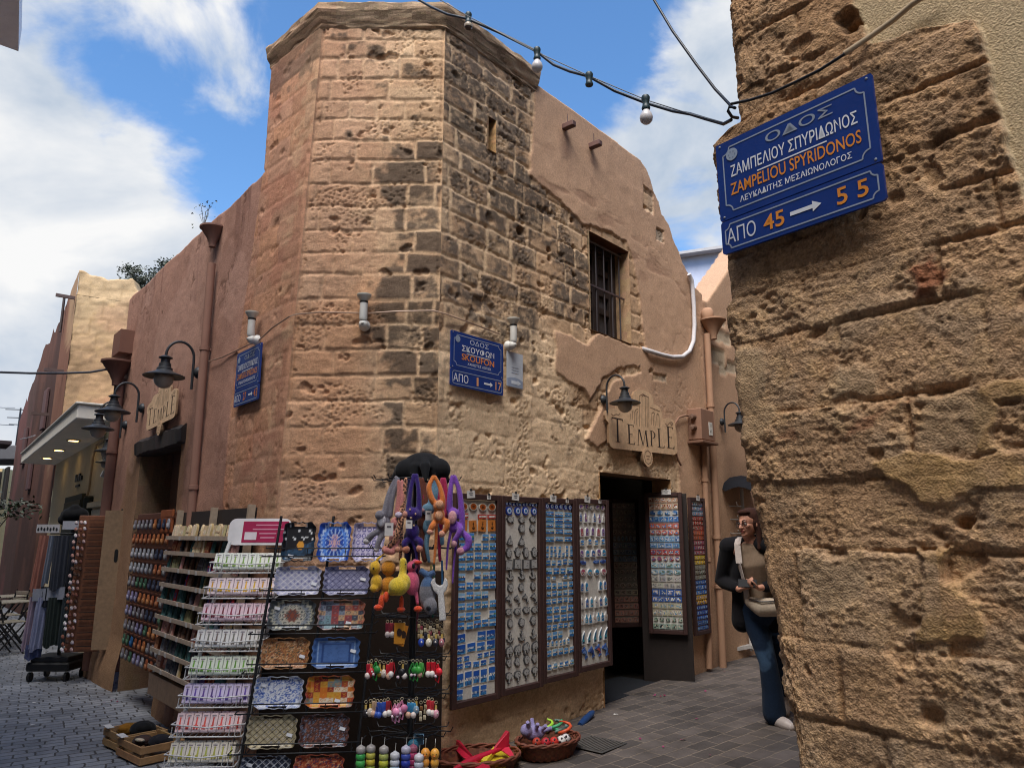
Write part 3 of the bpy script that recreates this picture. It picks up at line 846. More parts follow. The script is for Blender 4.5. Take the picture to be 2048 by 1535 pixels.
for lo, hi in ((wx0 + .065, (wx0 + wx1) / 2 - .004), ((wx0 + wx1) / 2 + .004, wx1 - .065)):
    sh = MB()
    wb(sh, lo, lo + .055, wz0 + .065, wz1 - .065, .175, .21, fcol); wb(sh, hi - .055, hi, wz0 + .065, wz1 - .065, .175, .21, fcol)
    hh = (wz1 - wz0 - .13)
    for k, t in enumerate((0, .30, .52, .78, 1)):
        zc_ = wz0 + .065 + hh * t
        zz0, zz1 = max(zc_ - .035, wz0 + .066), min(zc_ + .035, wz1 - .066)
        wb(sh, lo + .056, hi - .056, zz0, zz1, .178, .208, fcol)
    wb(sh, lo + .056, hi - .056, wz0 + .07, wz1 - .07, .212, .222, '#3d3a3c')
    sh.build('shutter', wood, wframe)
for k in range(5):
    xx = wx0 + .05 + (wx1 - wx0 - .10) * (k + .2) / 4.4
    MB().tube([Mw @ Vector((xx, .07, wz0 - .01)), Mw @ Vector((xx, .07, wz1 - .05))], .0085, '#3a3234', 8).build('bar', iron, wframe, 60)
for zz in (wz0 + .01, wz0 + .50, wz1 - .06):
    b_ = MB(); wb(b_, wx0 + .0, wx1 - .005, zz - .012, zz + .012, .052, .062, '#4a3a38'); b_.build('crossbar', iron, wframe)

# projecting beam ends
for (bs, bz) in ((1.63, 5.53), (2.09, 5.52)):
    M = frame('R', bs, bz)
    b_ = MB().box((0, -.06, 0), (.065, .17, .06), '#5c3f38', M, .008)
    b_.tube([M @ Vector((0, -.06, .03)), M @ Vector((0, -.06, .13))], .004, '#4a3430', 6)
    b_.build('beam_end', wood, bld)

# shop door of the alley side
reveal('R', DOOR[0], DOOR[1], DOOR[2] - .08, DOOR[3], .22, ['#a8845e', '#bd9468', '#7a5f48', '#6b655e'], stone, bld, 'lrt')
th = MB(); Mg = frame('R', (DOOR[0] + DOOR[1]) / 2 + .03, .0)
th.box((0, .09, .02), (DOOR[1] - DOOR[0] + .34, .42, .07), '#8d8272', Mg, .012)
th.build('threshold', stone, bld)
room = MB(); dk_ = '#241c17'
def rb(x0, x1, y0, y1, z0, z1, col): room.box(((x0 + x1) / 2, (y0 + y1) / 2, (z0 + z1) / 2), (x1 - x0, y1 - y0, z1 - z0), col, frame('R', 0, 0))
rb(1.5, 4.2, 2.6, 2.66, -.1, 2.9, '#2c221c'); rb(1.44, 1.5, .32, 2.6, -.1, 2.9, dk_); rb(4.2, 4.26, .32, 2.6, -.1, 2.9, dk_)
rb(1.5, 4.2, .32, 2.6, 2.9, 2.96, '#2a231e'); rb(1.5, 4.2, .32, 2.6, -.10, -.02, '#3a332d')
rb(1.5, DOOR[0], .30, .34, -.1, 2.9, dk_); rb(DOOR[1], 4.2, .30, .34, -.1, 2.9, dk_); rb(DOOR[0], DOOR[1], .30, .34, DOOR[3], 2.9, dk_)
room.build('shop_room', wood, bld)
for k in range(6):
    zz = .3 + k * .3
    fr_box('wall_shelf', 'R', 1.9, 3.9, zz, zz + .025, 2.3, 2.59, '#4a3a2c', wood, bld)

# doorway of the street side with its old lintel
M_ = frame('L', 0, 0)
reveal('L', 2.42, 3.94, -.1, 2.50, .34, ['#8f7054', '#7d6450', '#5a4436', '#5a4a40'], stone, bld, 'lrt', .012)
fr_box('door_leaf', 'L', 2.40, 3.96, -.1, 2.52, .34, .40, '#7a5a48', wood, bld)
lt = MB(); lv = []
ns = 22
for i in range(ns + 1):
    x = 2.33 + (4.10 - 2.33) * i / ns
    w1 = (fbm(np.array([i * .4]), np.array([0.]), 3, 3)[0] - .5)
    for (y, z) in ((-.05, 2.47 + w1 * .05), (-.055, 2.62 - w1 * .05), (-.01, 2.66 - w1 * .03), (.14, 2.67), (.14, 2.46), (0, 2.455 + w1 * .02)):
        lv.append(M_ @ Vector((-x, y + rnd(-.006, .006), z + rnd(-.005, .005))))
lf = []
for i in range(ns):
    for k in range(6):
        a_ = i * 6 + k; b_ = i * 6 + (k + 1) % 6
        lf.append((a_, b_, b_ + 6, a_ + 6))
lf.append(tuple(range(6))); lf.append(tuple(ns * 6 + k for k in range(6))[::-1])
lt.add(lv, lf, [jit('#2e241f', .2) for _ in lf]); lt.build('lintel', wood, bld)

# rain pipes
def pipe(plane, pts, r, col, name='rain_pipe', brackets=()):
    mb = MB(); P_ = [frame(plane, s, z, o) @ Vector((0, 0, 0)) for (s, z, o) in pts]
    mb.tube(P_, r, col, 12)
    o = mb.build(name, plaster, bld, 50)
    for (s, z, out) in brackets:
        k = MB(); M = frame(plane, s, z, out)
        k.lathe([(r, -.02), (r + .009, -.018), (r + .009, .018), (r, .02)], col, 12, M, False); k.box((0, .03, 0), (.03, .06, .02), col, M)
        k.build('bracket', plaster, o, 50)
    return o
def hopper(plane, s, z, out, k, col, oval=1.0):
    mb = MB(); M = frame(plane, s, z, out) @ Matrix.Scale(k, 4)
    mb.lathe([(.05, -.28), (.055, -.22), (.09, -.14), (.185, 0), (.205, .01), (.205, .035), (.17, .04), (.15, .02)], col, 20, M @ Matrix.Diagonal((oval, 1, 1, 1)))
    return mb.build('rain_hopper', plaster, bld, 40)
LP = '#8f6c5e'
pipe('L', [(1.80, 4.15, .06), (1.79, 3.0, .06), (1.77, 1.5, .06), (1.76, 0, .07)], .038, LP, brackets=[(1.795, 3.3, .06), (1.775, 2.0, .06)])
hopper('L', 1.86, 4.52, .05, .64, '#8a6a5e')
RP = '#a5826a'
pipe('R', [(4.47, 4.0, .07), (4.46, 2.0, .07), (4.40, .12, .08)], .040, RP, brackets=[(4.465, 3.1, .07), (4.44, 1.55, .07), (4.42, 1.0, .07)])
pipe('R', [(4.25, 2.75, .06), (4.22, 1.6, .06), (4.10, .15, .06)], .034, RP, brackets=[(4.235, 2.2, .06), (4.19, 1.3, .06), (4.14, .7, .06)])
hopper('R', 4.54, 4.16, .12, .80, RP)
bt = MB(); bt.lathe([(.05, 0), (.075, .04), (.075, .13), (.05, .17), (.0, .18)], RP, 14, frame('R', 4.47, 4.15, .09)); bt.build('pipe_bend', plaster, bld, 50)
pipe('L', [(5.10, 3.55, .07), (5.12, 2.0, .07), (5.14, 0, .08)], .06, '#7b5a50', brackets=[(5.11, 2.6, .07), (5.13, 1.5, .07)])
hopper('L', 5.05, 3.72, .12, 1.0, '#6f5148')
pipe('L', [(5.28, 2.4, .03), (5.29, 1.5, .03), (5.30, 0, .03)], .045, '#8a6658')
fr_box('ledge_block', 'L', 4.9, 5.3, 3.85, 4.15, -.16, 0, '#7b594c', plaster, bld)
# ------------------------------------------------------------------ stone corner house at the right
house = thing('stone_corner_house', 'rough eroded sandstone corner close at the right under a cream plastered wall', 'building', Matrix.Translation((0, 0, 0)))
def fore_wall():
    a = np.concatenate([np.linspace(-2.4, -.14, 26), np.arange(-.125, 1.13, .0046), np.linspace(1.15, 4.5, 50)])
    z = np.concatenate([np.linspace(-.15, .66, 40), np.arange(.67, 3.98, .0046), np.linspace(4.0, 7.6, 50)])
    A, Z = np.meshgrid(a, z, indexing='ij')
    ez = [-.2, .6, .8, 1.01, 1.26, 1.52, 1.70, 1.90, 2.30, 2.45, 2.52, 2.72, 2.95, 3.20, 3.215, 3.24, 3.26, 3.36, 3.85, 8]
    ev = [.20, .165, .135, .108, .088, .050, .030, .0, -.005, -.03, -.012, -.018, -.03, -.052, -.03, .03, .072, .079, .075, .075]
    jz = [sz(x, y, 'W')[1] for x, y in ((1590, 1560), (1567, 1428), (1548, 1272), (1512, 1097), (1492, 965), (1478, 836), (1462, 690), (1456, 602), (1452, 520), (1448, 440), (1436, 350), (1425, 268), (1468, 190), (1463, 92), (1458, 0))]
    jz = [-.3, .1, .38] + jz + [4.15, 4.45, 4.7, 9]
    dist, ds, dz, r1, r2, r3 = blocks(A + Z * 0, Z, jz, .34, .85, 31, .010, 6)
    big = fbm(A * 5, Z * 6.5, 101, 5)
    mid = fbm(A * 15, Z * 19, 102, 6, .58)
    str_ = fbms(A * 16, Z * 75, 103, 5, .55)
    crum = fbm(A * 42, Z * 46, 104, 5, .6)
    pit = worley(A * 16 + (mid - .5) * .9, Z * 21 + (big - .5) * .9, 105)
    pit2 = worley(A * 40, Z * 46, 106)
    rug = sstep(.38, .66, fbm(A * 4.2, Z * 4.2, 107, 4) + (r1 - .5) * .3)      # how eaten a spot is
    lay = sstep(.45, .65, fbm(A * 2.5, Z * 3, 108, 3))
    jn = 1 - sstep(.0, .013 + .014 * big, dist + (crum - .5) * .012)
    open_ = sstep(.46, .68, fbm(A * 3.1, Z * 3.1, 109, 3))
    h = (r1 - .5) * .022 + (big - .5) * .026 + (mid - .5) * .020 * (.2 + rug) + (crum - .5) * .013 * (.5 + rug) + (fbm(A * 95, Z * 100, 120, 2) - .5) * .007
    h += (str_ - .5) * .010 * lay
    h -= .010 * (1 - sstep(.10, .42, pit)) * rug * sstep(.5, .62, fbm(A * 3.3, Z * 3.3, 121, 3)) + .004 * (1 - sstep(.1, .4, pit2)) * rug
    h -= jn * (.002 + .022 * open_)
    h -= .024 * sstep(.70, .80, fbm(A * 5.5, Z * 7, 110, 4))
    base = [np.array(lin(c)) for c in ('#bf9a76', '#cdaa86', '#b28c68', '#b89e80')]
    col = np.broadcast_to(base[0], A.shape + (3,))
    col = mixc(col, base[1], sstep(.4, .8, r2) * .8)
    col = mixc(col, base[2], sstep(.6, .9, r3) * .6)
    col = mixc(col, np.array(lin('#a8947c')), sstep(.48, .68, big) * .4)
    col = mixc(col, np.array(lin('#bd9a6e')), sstep(.45, .7, mid) * .4)
    col = mixc(col, np.array(lin('#b18c68')), sstep(.55, .75, fbm(A * 3, Z * 3.5, 111, 5)) * .45)
    topw = sstep(2.2, 2.9, Z)
    col = mixc(col, np.array(lin('#a07a58')), topw * .45)
    # lichen and soot specks
    col = mixc(col, np.array(lin('#5d4a38')), sstep(.58, .70, crum) * sstep(.45, .62, fbm(A * 6, Z * 6, 112, 4)) * .6)
    gr = fbm(A * 120, Z * 130, 123, 2)
    col = col * (1 + .5 * (gr - .5))[..., None]
    col = mixc(col, np.array(lin('#4a3a2c')), sstep(.70, .80, gr) * .5)
    col = mixc(col, np.array(lin('#4c3d30')), topw * sstep(.60, .72, fbm(A * 7, Z * 10, 113, 5)) * .55)
    def pw(pts): return polyP('W', pts)
    fl = fbm(A * 14, Z * 18, 114, 4) - .5
    # left-over ochre render
    for pts in ([(1735, 925), (1800, 905), (1940, 920), (2060, 890), (2080, 980), (1960, 985), (1900, 1010), (1850, 1000)],
                [(1955, 770), (2050, 755), (2080, 790), (1990, 800), (1985, 900), (1950, 905)],
                [(1835, 1100), (1900, 1095), (1890, 1160), (1960, 1210), (1975, 1250), (1960, 1275), (1830, 1285), (1850, 1230), (1840, 1180)]):
        m = sstep(-.004, .01, sdf(A, Z, pw(pts)) + fl * .05)
        h = h * (1 - m) + (.016 + (fbm(A * 9, Z * 9, 115, 4) - .5) * .02 + (str_ - .5) * .006 + (crum - .5) * .004) * m
        col = mixc(col, np.array(lin('#b08c56')) * 1.0, m * .55 * sstep(.25, .6, fbm(A * 8, Z * 8, 122, 4)))
    # smoother grey-brown mortar smears
    for pts in ([(1465, 700), (1530, 690), (1540, 720), (1520, 800), (1560, 830), (1520, 880), (1480, 880), (1470, 800)],
                [(1990, 820), (1950, 770), (1830, 790), (1840, 890), (1950, 915)],
                [(1660, 720), (1760, 735), (1760, 790), (1670, 800)], [(1840, 1400), (1930, 1390), (1950, 1450), (1880, 1480)],
                [(1600, 1120), (1720, 1110), (1740, 1200), (1640, 1230)]):
        m = sstep(-.01, .02, sdf(A, Z, pw(pts)) + fl * .06) * .8
        h = h * (1 - m) + (.006 + (big - .5) * .03 + (crum - .5) * .006) * m
        col = mixc(col, np.array(lin('#a89274')), m * .5)
    # red stains
    for pts, k in (([(1800, 520), (1870, 500), (1905, 540), (1880, 590), (1830, 600), (1810, 570)], .75), ([(1690, 850), (1790, 790), (1830, 800), (1720, 870), (1670, 910)], .45), ([(1540, 880), (1600, 850), (1590, 880)], .4)):
        m = sstep(.0, .03, sdf(A, Z, pw(pts)) + fl * .07)
        col = mixc(col, np.array(lin('#7d3f2a')), m * k)
    h *= .72
    # hollow and bulges by the top
    for (x, y, r, dpt) in ((1700, 50, .045, .07), (1690, 30, .05, .05), (1925, 1045, .03, .04), (1860, 1430, .055, .03)):
        p = sz(x, y, 'W'); q = np.sqrt((A - p[0]) ** 2 + ((Z - p[1]) * 1.3) ** 2) + fl * .04
        h -= dpt * sstep(r, r * .5, q)
    tone = (1 + .42 * (mid - .5) + .36 * (crum - .5) + .20 * (str_ - .5) + .20 * (r3 - .5))
    col = col * tone[..., None]
    # cream render over the stone
    st = [(-3, -1), (5, -1), (5, .2), (1.12, .6), (1.09, 1.6), (1.06, 2.30), (1.02, 2.53), (.965, 3.225), (.80, 3.28), (.625, 3.315), (.585, 3.52), (.55, 4.0), (.40, 4.3), (.1, 4.45), (-3, 4.5)]
    sdp = sdf(A, Z, st) + (fbm(A * 16, Z * 16, 116, 4) - .5) * .03
    m = sstep(.004, -.004, sdp)
    cr = np.array(lin('#c0aa88')) * (1 + .10 * (fbm(A * 1.5, Z * 1.5, 117, 4) - .5) + .05 * (crum - .5))[..., None]
    edge = sstep(.025, 0, np.abs(sdp))
    h = h * (1 - m) + (-.035 + (fbm(A * 3, Z * 3, 118, 4) - .5) * .012) * m
    col = col * (1 - m[..., None]) + cr * m[..., None]
    col = mixc(col, np.array(lin('#c8b496')), edge * .35 * (1 - m) * sstep(.5, .6, crum))
    # geometry: round the corner with a small radius
    K = np.array(EW) + np.array(dW) * (np.interp(Z, ez, ev) * np.exp(-(np.clip(A, 0, 9) / .13) ** 2))[..., None]
    dA = np.array(dR); dw = np.array(dW); r = .05
    u = np.clip((A + r) / (2 * r), 0, 1)[..., None]
    arc = K + dA * r * (1 - u) ** 2 + dw * r * u ** 2
    P = np.where(A[..., None] < -r, K + dA * (-A)[..., None], np.where(A[..., None] > r, K + dw * A[..., None], arc))
    P[..., 2] = Z
    nA = np.array((-math.cos(AR), math.sin(AR), 0)); nw = np.array(nW)
    nn = nA * (1 - u) + nw * u; nn /= np.linalg.norm(nn, axis=-1, keepdims=True)
    h = h + .02 * sstep(.08, .0, np.abs(A)) * (fbm(A * 6, Z * 7, 119, 4) - .5) * 2
    gridwall('stone_wall', P, h, nn, col, np.ones(A.shape, bool), rough_stone, house)
fore_wall()
hb = MB()
e2 = EW + dW * .2
hb.add([Vector((p.x, p.y, 7.55)) for p in (EW + dR * 2.4, EW + dW * 4.5, EW + dW * 4.5 + dR * 6, EW + dR * 8)], [(0, 1, 2, 3)], '#8a7a68')
p0, p1 = EW + dR * 2.3 , EW + dR * 14
hb.add([p0 + Vector((0, 0, -.2)), p1 + Vector((0, 0, -.2)), p1 + Vector((0, 0, 7.5)), p0 + Vector((0, 0, 7.5))], [(0, 1, 2, 3)], '#b09878')
p0 = EW + dW * 4.4; p1 = EW + dW * 16
hb.add([p0 + Vector((0, 0, -.2)), p1 + Vector((0, 0, -.2)), p1 + Vector((0, 0, 7.5)), p0 + Vector((0, 0, 7.5))], [(0, 1, 2, 3)], '#b8a284')
hb.build('upper_wall', plaster, house)

# ------------------------------------------------------------------ house across the main street (its balcony shows top left)
opp = thing('white_house', 'blue-white house across the street, the end of its balcony slab showing at the top left', 'building', Matrix.Translation((0, 0, 0)))
ob = MB()
def obox(mb, s0, s1, o0, o1, z0, z1, col):
    M = Matrix((dL, -nL, Vector((0, 0, 1)))).transposed().to_4x4(); M.translation = C1
    # x along the street, y away from the corner building is -y
    mb.box(((s0 + s1) / 2, -(o0 + o1) / 2, (z0 + z1) / 2), (s1 - s0, o1 - o0, z1 - z0), col, M, .01)
obox(ob, -16, 48, 3.8, 4.5, -.4, 9.8, '#a89a88')  # unseen facade; height, length and nearness set to darken the street
ob.build('facade', plaster, opp)
# ------------------------------------------------------------------ houses further along the street (left)
def block(name, mb, mat, parent, smooth=None): return mb.build(name, mat, parent, smooth)
UP = Vector((0, 0, 1))
def quadwall(mb, a, b, z0a, z0b, z1a, z1b, col, n=14, m=12, seed=0, amp=.04, tint=None, tintk=.5, topn=0.0):
    """plastered wall from a to b (seen left to right) with uneven colour"""
    t_len = (Vector(b) - Vector(a)).length
    V = []; Fc = []; cs = []; c0 = np.array(lin(col)); c1 = np.array(lin(tint or col))
    for i in range(n + 1):
        t = i / n; p = Vector(a).lerp(Vector(b), t)
        zt = z1a + (z1b - z1a) * t + topn * (fbm(np.array([t * 9.]), np.array([seed * 1.]), seed, 3)[0] - .5)
        zb = z0a + (z0b - z0a) * t
        for j in range(m + 1):
            V.append((p.x, p.y, zb + (zt - zb) * j / m))
    for i in range(n):
        for j in range(m):
            k = i * (m + 1) + j; Fc.append((k, k + m + 1, k + m + 2, k + 1))
            q = fbm(np.array([t_len * i / n * .9 + seed]), np.array([(z1a - z0a) * j / m * .6]), seed, 4)[0]
            w = min(1, max(0, (q - .42) * 5)) * tintk
            cs.append(tuple((c0 * (1 - w) + c1 * w) * (1 + amp * rnd(-1, 1))))
    mb.add(V, Fc, cs)

# cream shop with a canopy
shop = thing('canopy_shop', 'cream rendered shop house with a flat white canopy and round downlights', 'building', Matrix.Translation((0, 0, 0)))
aS = R(37.5); dS = Vector((-math.sin(aS), math.cos(aS), 0)); nS = Vector((-math.cos(aS), -math.sin(aS), 0))
S0 = Vector((-4.92, 9.42, 0)) - nS * .10
def sfr(s, z, out=0):
    M = Matrix((-dS, -nS, UP)).transposed().to_4x4(); M.translation = S0 + dS * s + nS * out + UP * z
    return M
w_ = MB(); quadwall(w_, S0 + dS * 8.2, S0 + dS * .0, -.4, -.3, 3.3, 3.3, '#e4d2b0', 20, 10, 3, .02, '#d8c39c', .5); w_.build('wall', plaster, shop)
cn = MB(); Mc = sfr(4.45, 3.155)
cn.box((0, -.31, 0), (7.8, .64, .19), '#efe8da', Mc, .015); cn.box((0, -.31, .112), (7.86, .70, .03), '#ddd8cc', Mc, .008)
cn.build('canopy', plaster, shop)
up_ = MB(); quadwall(up_, S0 + dS * 8.2 - nS * .05, S0 - nS * .05, 3.2, 3.2, 3.3, 3.3, '#d0c4ae'); up_.build('upper_wall', plaster, shop)
for k in range(4):
    M = sfr(1.35 + 1.75 * k, 3.055, .33)
    mb = MB(); mb.lathe([(.10, .002), (.10, -.012), (.075, -.014)], '#d8c8a0', 18, M); o = mb.build('downlight', plastic, shop, 40)
    mb = MB(); mb.lathe([(.0, -.0155), (.07, -.0155), (.07, -.016), (0, -.016)], '#ffffff', 18, M); mb.build('lamp_disc', lampm, o)
def onS(mb, s0, s1, z0, z1, y0, y1, col): mb.box((-(s0 + s1) / 2, (y0 + y1) / 2, (z0 + z1) / 2), (s1 - s0, y1 - y0, z1 - z0), col, sfr(0, 0), .006)
dr = MB(); onS(dr, 3.6, 5.6, -.3, 2.25, -.06, .02, '#3a3a2c'); onS(dr, 3.7, 4.55, -.25, 1.75, -.08, -.061, '#23241c'); onS(dr, 4.6, 5.5, -.25, 1.75, -.08, -.061, '#2b2c22'); onS(dr, 3.65, 5.55, 1.9, 2.15, -.075, -.061, '#54492f'); dr.build('door', wood, shop)
wn = MB(); onS(wn, 1.25, 2.55, .85, 1.95, -.05, .02, '#c9c0a8'); onS(wn, 1.35, 2.45, .95, 1.85, -.055, -.051, '#3a382e'); onS(wn, 1.1, 2.7, 1.98, 2.06, -.1, .0, '#d8c8a8'); wo = wn.build('window', wood, shop)
for s_ in (1.05, 2.62):
    sh_ = MB(); onS(sh_, s_, s_ + .32, .85, 1.95, -.10, -.056, '#4a4f3c'); sh_.build('shutter', wood, wo)
bl = MB(); onS(bl, 2.75, 3.1, 1.25, 1.85, -.05, -.02, '#3f5f9c'); bl.build('blue_panel', enamel, shop)
lg = MB()
for k in range(4): onS(lg, 4.15 + k * .2, 4.29 + k * .2, 2.50, 2.58 + .05 * (k % 2), -.03, -.005, '#1c1a17')
onS(lg, 4.35, 4.75, 2.40, 2.44, -.03, -.005, '#1c1a17'); lg.build('logo', iron, shop)
wp = MB(); wp.tube([sfr(0, 0) @ Vector(p) for p in ((-1.0, -.03, 3.0), (-2.9, -.03, 2.98), (-3.1, -.03, 2.8), (-3.15, -.03, 2.3), (-3.35, -.03, 2.1), (-3.4, -.03, 1.0))], .018, '#b8a080', 8); wp.build('wall_pipe', plaster, shop, 60)
cab = MB(); cab.box((0, 0, 0), (.5, .22, .35), '#5a5640', sfr(.55, 2.75, .14), .01); cab.build('meter_cupboard', wood, shop)
wp = MB(); wp.tube([sfr(.28, 3.0, .08).translation, sfr(.3, -.3, .08).translation], .07, '#a88a6c', 10); wp.build('rain_pipe', plaster, shop, 60)

# tall stone and pink house behind it
tower = thing('tall_pink_house', 'tall old house of pale stone and faded pink plaster rising behind the canopy', 'building', Matrix.Translation((0, 0, 0)))
Ta = Vector((-9.85, 16.0, 0)); Tb = Vector((-5.6, 16.6, 0))
def tall_face():
    nx, nz = 110, 210
    U, Zr = np.meshgrid(np.linspace(0, 1, nx), np.linspace(-.3, 7.9, nz), indexing='ij')
    S = U * (Tb - Ta).length
    top = 7.45 - S * .16 - .25 * sstep(1.15, 1.3, S) + (fbm(S * 3, S * 0, 8, 3) - .5) * .2
    over = np.clip(Zr - top, 0, .5); Z = np.minimum(Zr, top)
    dist, ds, dz, r1, r2, r3 = blocks(S, Z, list(np.arange(-.5, 9, .36)), .4, 1.0, 44, .03, 2)
    b = fbm(S * 1.1, Z * 1.4, 201, 5); m = fbm(S * 5, Z * 9, 202, 5)
    col = mixc(np.broadcast_to(np.array(lin('#ad8c6a')), S.shape + (3,)), np.array(lin('#b98468')), sstep(.42, .62, b + S * .03) * .85)
    col = mixc(col, np.array(lin('#c9b08a')), sstep(5.2, 6.8, Z) * .6)
    col = mixc(col, np.array(lin('#a3875f')), sstep(.55, .7, m) * sstep(.45, .6, fbm(S * 1.2, Z * 3, 203, 4)) * .5)
    j = 1 - sstep(.01, .03, dist + (m - .5) * .03); vis = sstep(.5, .65, fbm(S * .9, Z * .9, 204, 3)) + sstep(5.4, 6, Z) * .6
    col = mixc(col, np.array(lin('#8d7350')), j * np.clip(vis, 0, 1) * .55)
    col = mixc(col, np.array(lin('#8a7258')), sstep(.54, .66, fbm(S * 2.4, Z * 1.1, 207, 5)) * .45)
    col = mixc(col, np.array(lin('#c08a70')), sstep(.5, .62, fbm(S * .8 + 4, Z * .7, 208, 4)) * .55)
    col = col * (1 + .55 * (m - .5) + .16 * (r1 - .5))[..., None]
    h = (b - .5) * .06 + (m - .5) * .03 - j * .008 * np.clip(vis, 0, 1) + (r1 - .5) * .008 + (fbm(S * 18, Z * 26, 206, 4) - .5) * .02
    q = np.array((Tb - Ta).normalized()); n = np.array((q[1], -q[0], 0))
    P = np.array(Ta) + q * S[..., None] - n * over[..., None]; P[..., 2] += Z
    gridwall('stone_gable', P, h, n, col, over < .45, stone, tower)
tall_face()
dT = Vector((-math.sin(R(39)), math.cos(R(39)), 0))
pw_ = MB()
quadwall(pw_, Ta + dT * 1.6, Ta, -.4, -.4, 7.0, 7.45, '#765446', 16, 40, 5, .05, '#a08468', .8, .25)
quadwall(pw_, Ta + dT * 5.2, Ta + dT * 1.6, -.4, -.4, 6.4, 6.9, '#5f443c', 18, 40, 6, .06, '#4a3834', .9, .5)
quadwall(pw_, Ta + dT * 8.5, Ta + dT * 5.2, -.4, -.4, 5.0, 6.2, '#55433f', 14, 26, 7, .06, '#6e4c4a', .9, .4)
pw_.build('pink_wall', plaster, tower)
bk = MB(); bk.add([Vector((p.x, p.y, z)) for p, z in ((Ta + dT * 8.5, 4.9), (Ta, 6.9), (Tb, 6.4), (Tb + dT * 8, 4.9))], [(0, 1, 2, 3)], '#8a7a68'); bk.build('roof', stone, tower)
for z_, s_ in ((6.85, .15), (5.2, .5), (3.2, .2), (4.4, 2.0)):
    p = Ta + dT * s_ + UP * z_; o_ = Vector((-math.cos(R(39)), -math.sin(R(39)), 0))
    mb = MB(); mb.bar(p - o_ * .05, p + o_ * .38, .06, .07, '#5a4640'); mb.build('beam_end', wood, tower)
M = Ta + dT * 1.35 + Vector((-.05, -.05, 0))
mb = MB(); mb.tube([M + UP * 6.3, M + UP * 7.15], .03, '#3d3230', 8); mb.build('chimney_pipe', iron, tower, 50)
for (s_, z_) in ((2.6, 4.6), (3.9, 3.2), (5.9, 4.0)):
    mb = MB(); p = Ta + dT * s_ + Vector((-.03, -.03, z_)); Mx = Matrix((dT, Vector((dT.y, -dT.x, 0)), UP)).transposed().to_4x4(); Mx.translation = p
    mb.box((0, 0, 0), (.55, .06, 1.0), '#5a3f3e', Mx, .01); mb.build('window', wood, tower)

# darker row beyond
row = thing('dark_old_house', 'dark weathered old house low down at the far end of the street', 'building', Matrix.Translation((0, 0, 0)))
Ra = Ta + dT * 8.5
rw = MB()
quadwall(rw, Ra + dT * 7 + Vector((.9, 0, 0)), Ra, -.6, -.5, 5.3, 5.6, '#5a4844', 14, 20, 9, .08, '#5a4746', .9, .6)
quadwall(rw, Ra + dT * 15 + Vector((2.8, 0, 0)), Ra + dT * 7 + Vector((.9, 0, 0)), -.7, -.6, 4.6, 5.0, '#504644', 14, 20, 10, .08, '#4e4444', .9, .6)
rw.build('wall', plaster, row)
for k in range(4):
    p = Ra + dT * (1 + 2.4 * k) + Vector((-.04, -.04, 3.0)); Mx = Matrix((dT, Vector((dT.y, -dT.x, 0)), UP)).transposed().to_4x4(); Mx.translation = p
    mb = MB(); mb.box((0, 0, 0), (.8, .08, 1.3), '#35302e', Mx, .01); mb.build('window', wood, row)
for k in range(3):
    p = Ra + dT * (1.5 + 3 * k) + Vector((-.35, -.3, 4.4)); Mx = Matrix((dT, Vector((dT.y, -dT.x, 0)), UP)).transposed().to_4x4(); Mx.translation = p
    mb = MB(); mb.box((0, 0, 0), (1.6, .8, .12), '#4a4244', Mx, .01); mb.build('balcony', plaster, row)
yh = thing('yellow_house', 'small pale yellow house closing the far end of the street', 'building', Matrix.Translation((0, 0, 0)))
mb = MB(); mb.box((-27.5, 36, 1.9), (9, 5, 5.2), '#c9b183'); mb.build('wall', plaster, yh)
for x in (-26.4, -25.3, -24.2): MB().box((x, 33.48, 2.6), (.6, .06, 1.2), '#5a5a50').build('window', wood, yh)
# steel bridge-like canopy and antenna far away
an = thing('roof_antenna', 'thin television antenna mast against the sky at the far left', 'antenna', Matrix.Translation((-17.9, 26.6, 4.55)))
mb = MB(); mb.tube([(0, 0, 0), (0, 0, 1.55)], .03, '#2e3138', 6)
mb.build('mast', iron, an, 60)
mb = MB()
for k, z_ in enumerate((1.5, 1.2, .95)): mb.bar((-.55 + .1 * k, 0, z_), (.55 - .1 * k, .2, z_), .03, .03, '#3a3e46')
mb.build('aerial_rod', iron, an)
aw = thing('grey_awning', 'flat grey awning slung across the far end of the street', 'awning', Matrix.Translation((-17.6, 26.5, 3.9)))
mb = MB(); mb.box((0, 0, .45), (3.0, 2.2, .5), '#6a6a6e', None, .03); mb.build('roof_sheet', plaster, aw)
for x in (-1.3, 1.3): mb = MB().bar((x, -1, -4.4), (x, -1, .2), .08, .08, '#3a3a3e'); mb.build('post', iron, aw)

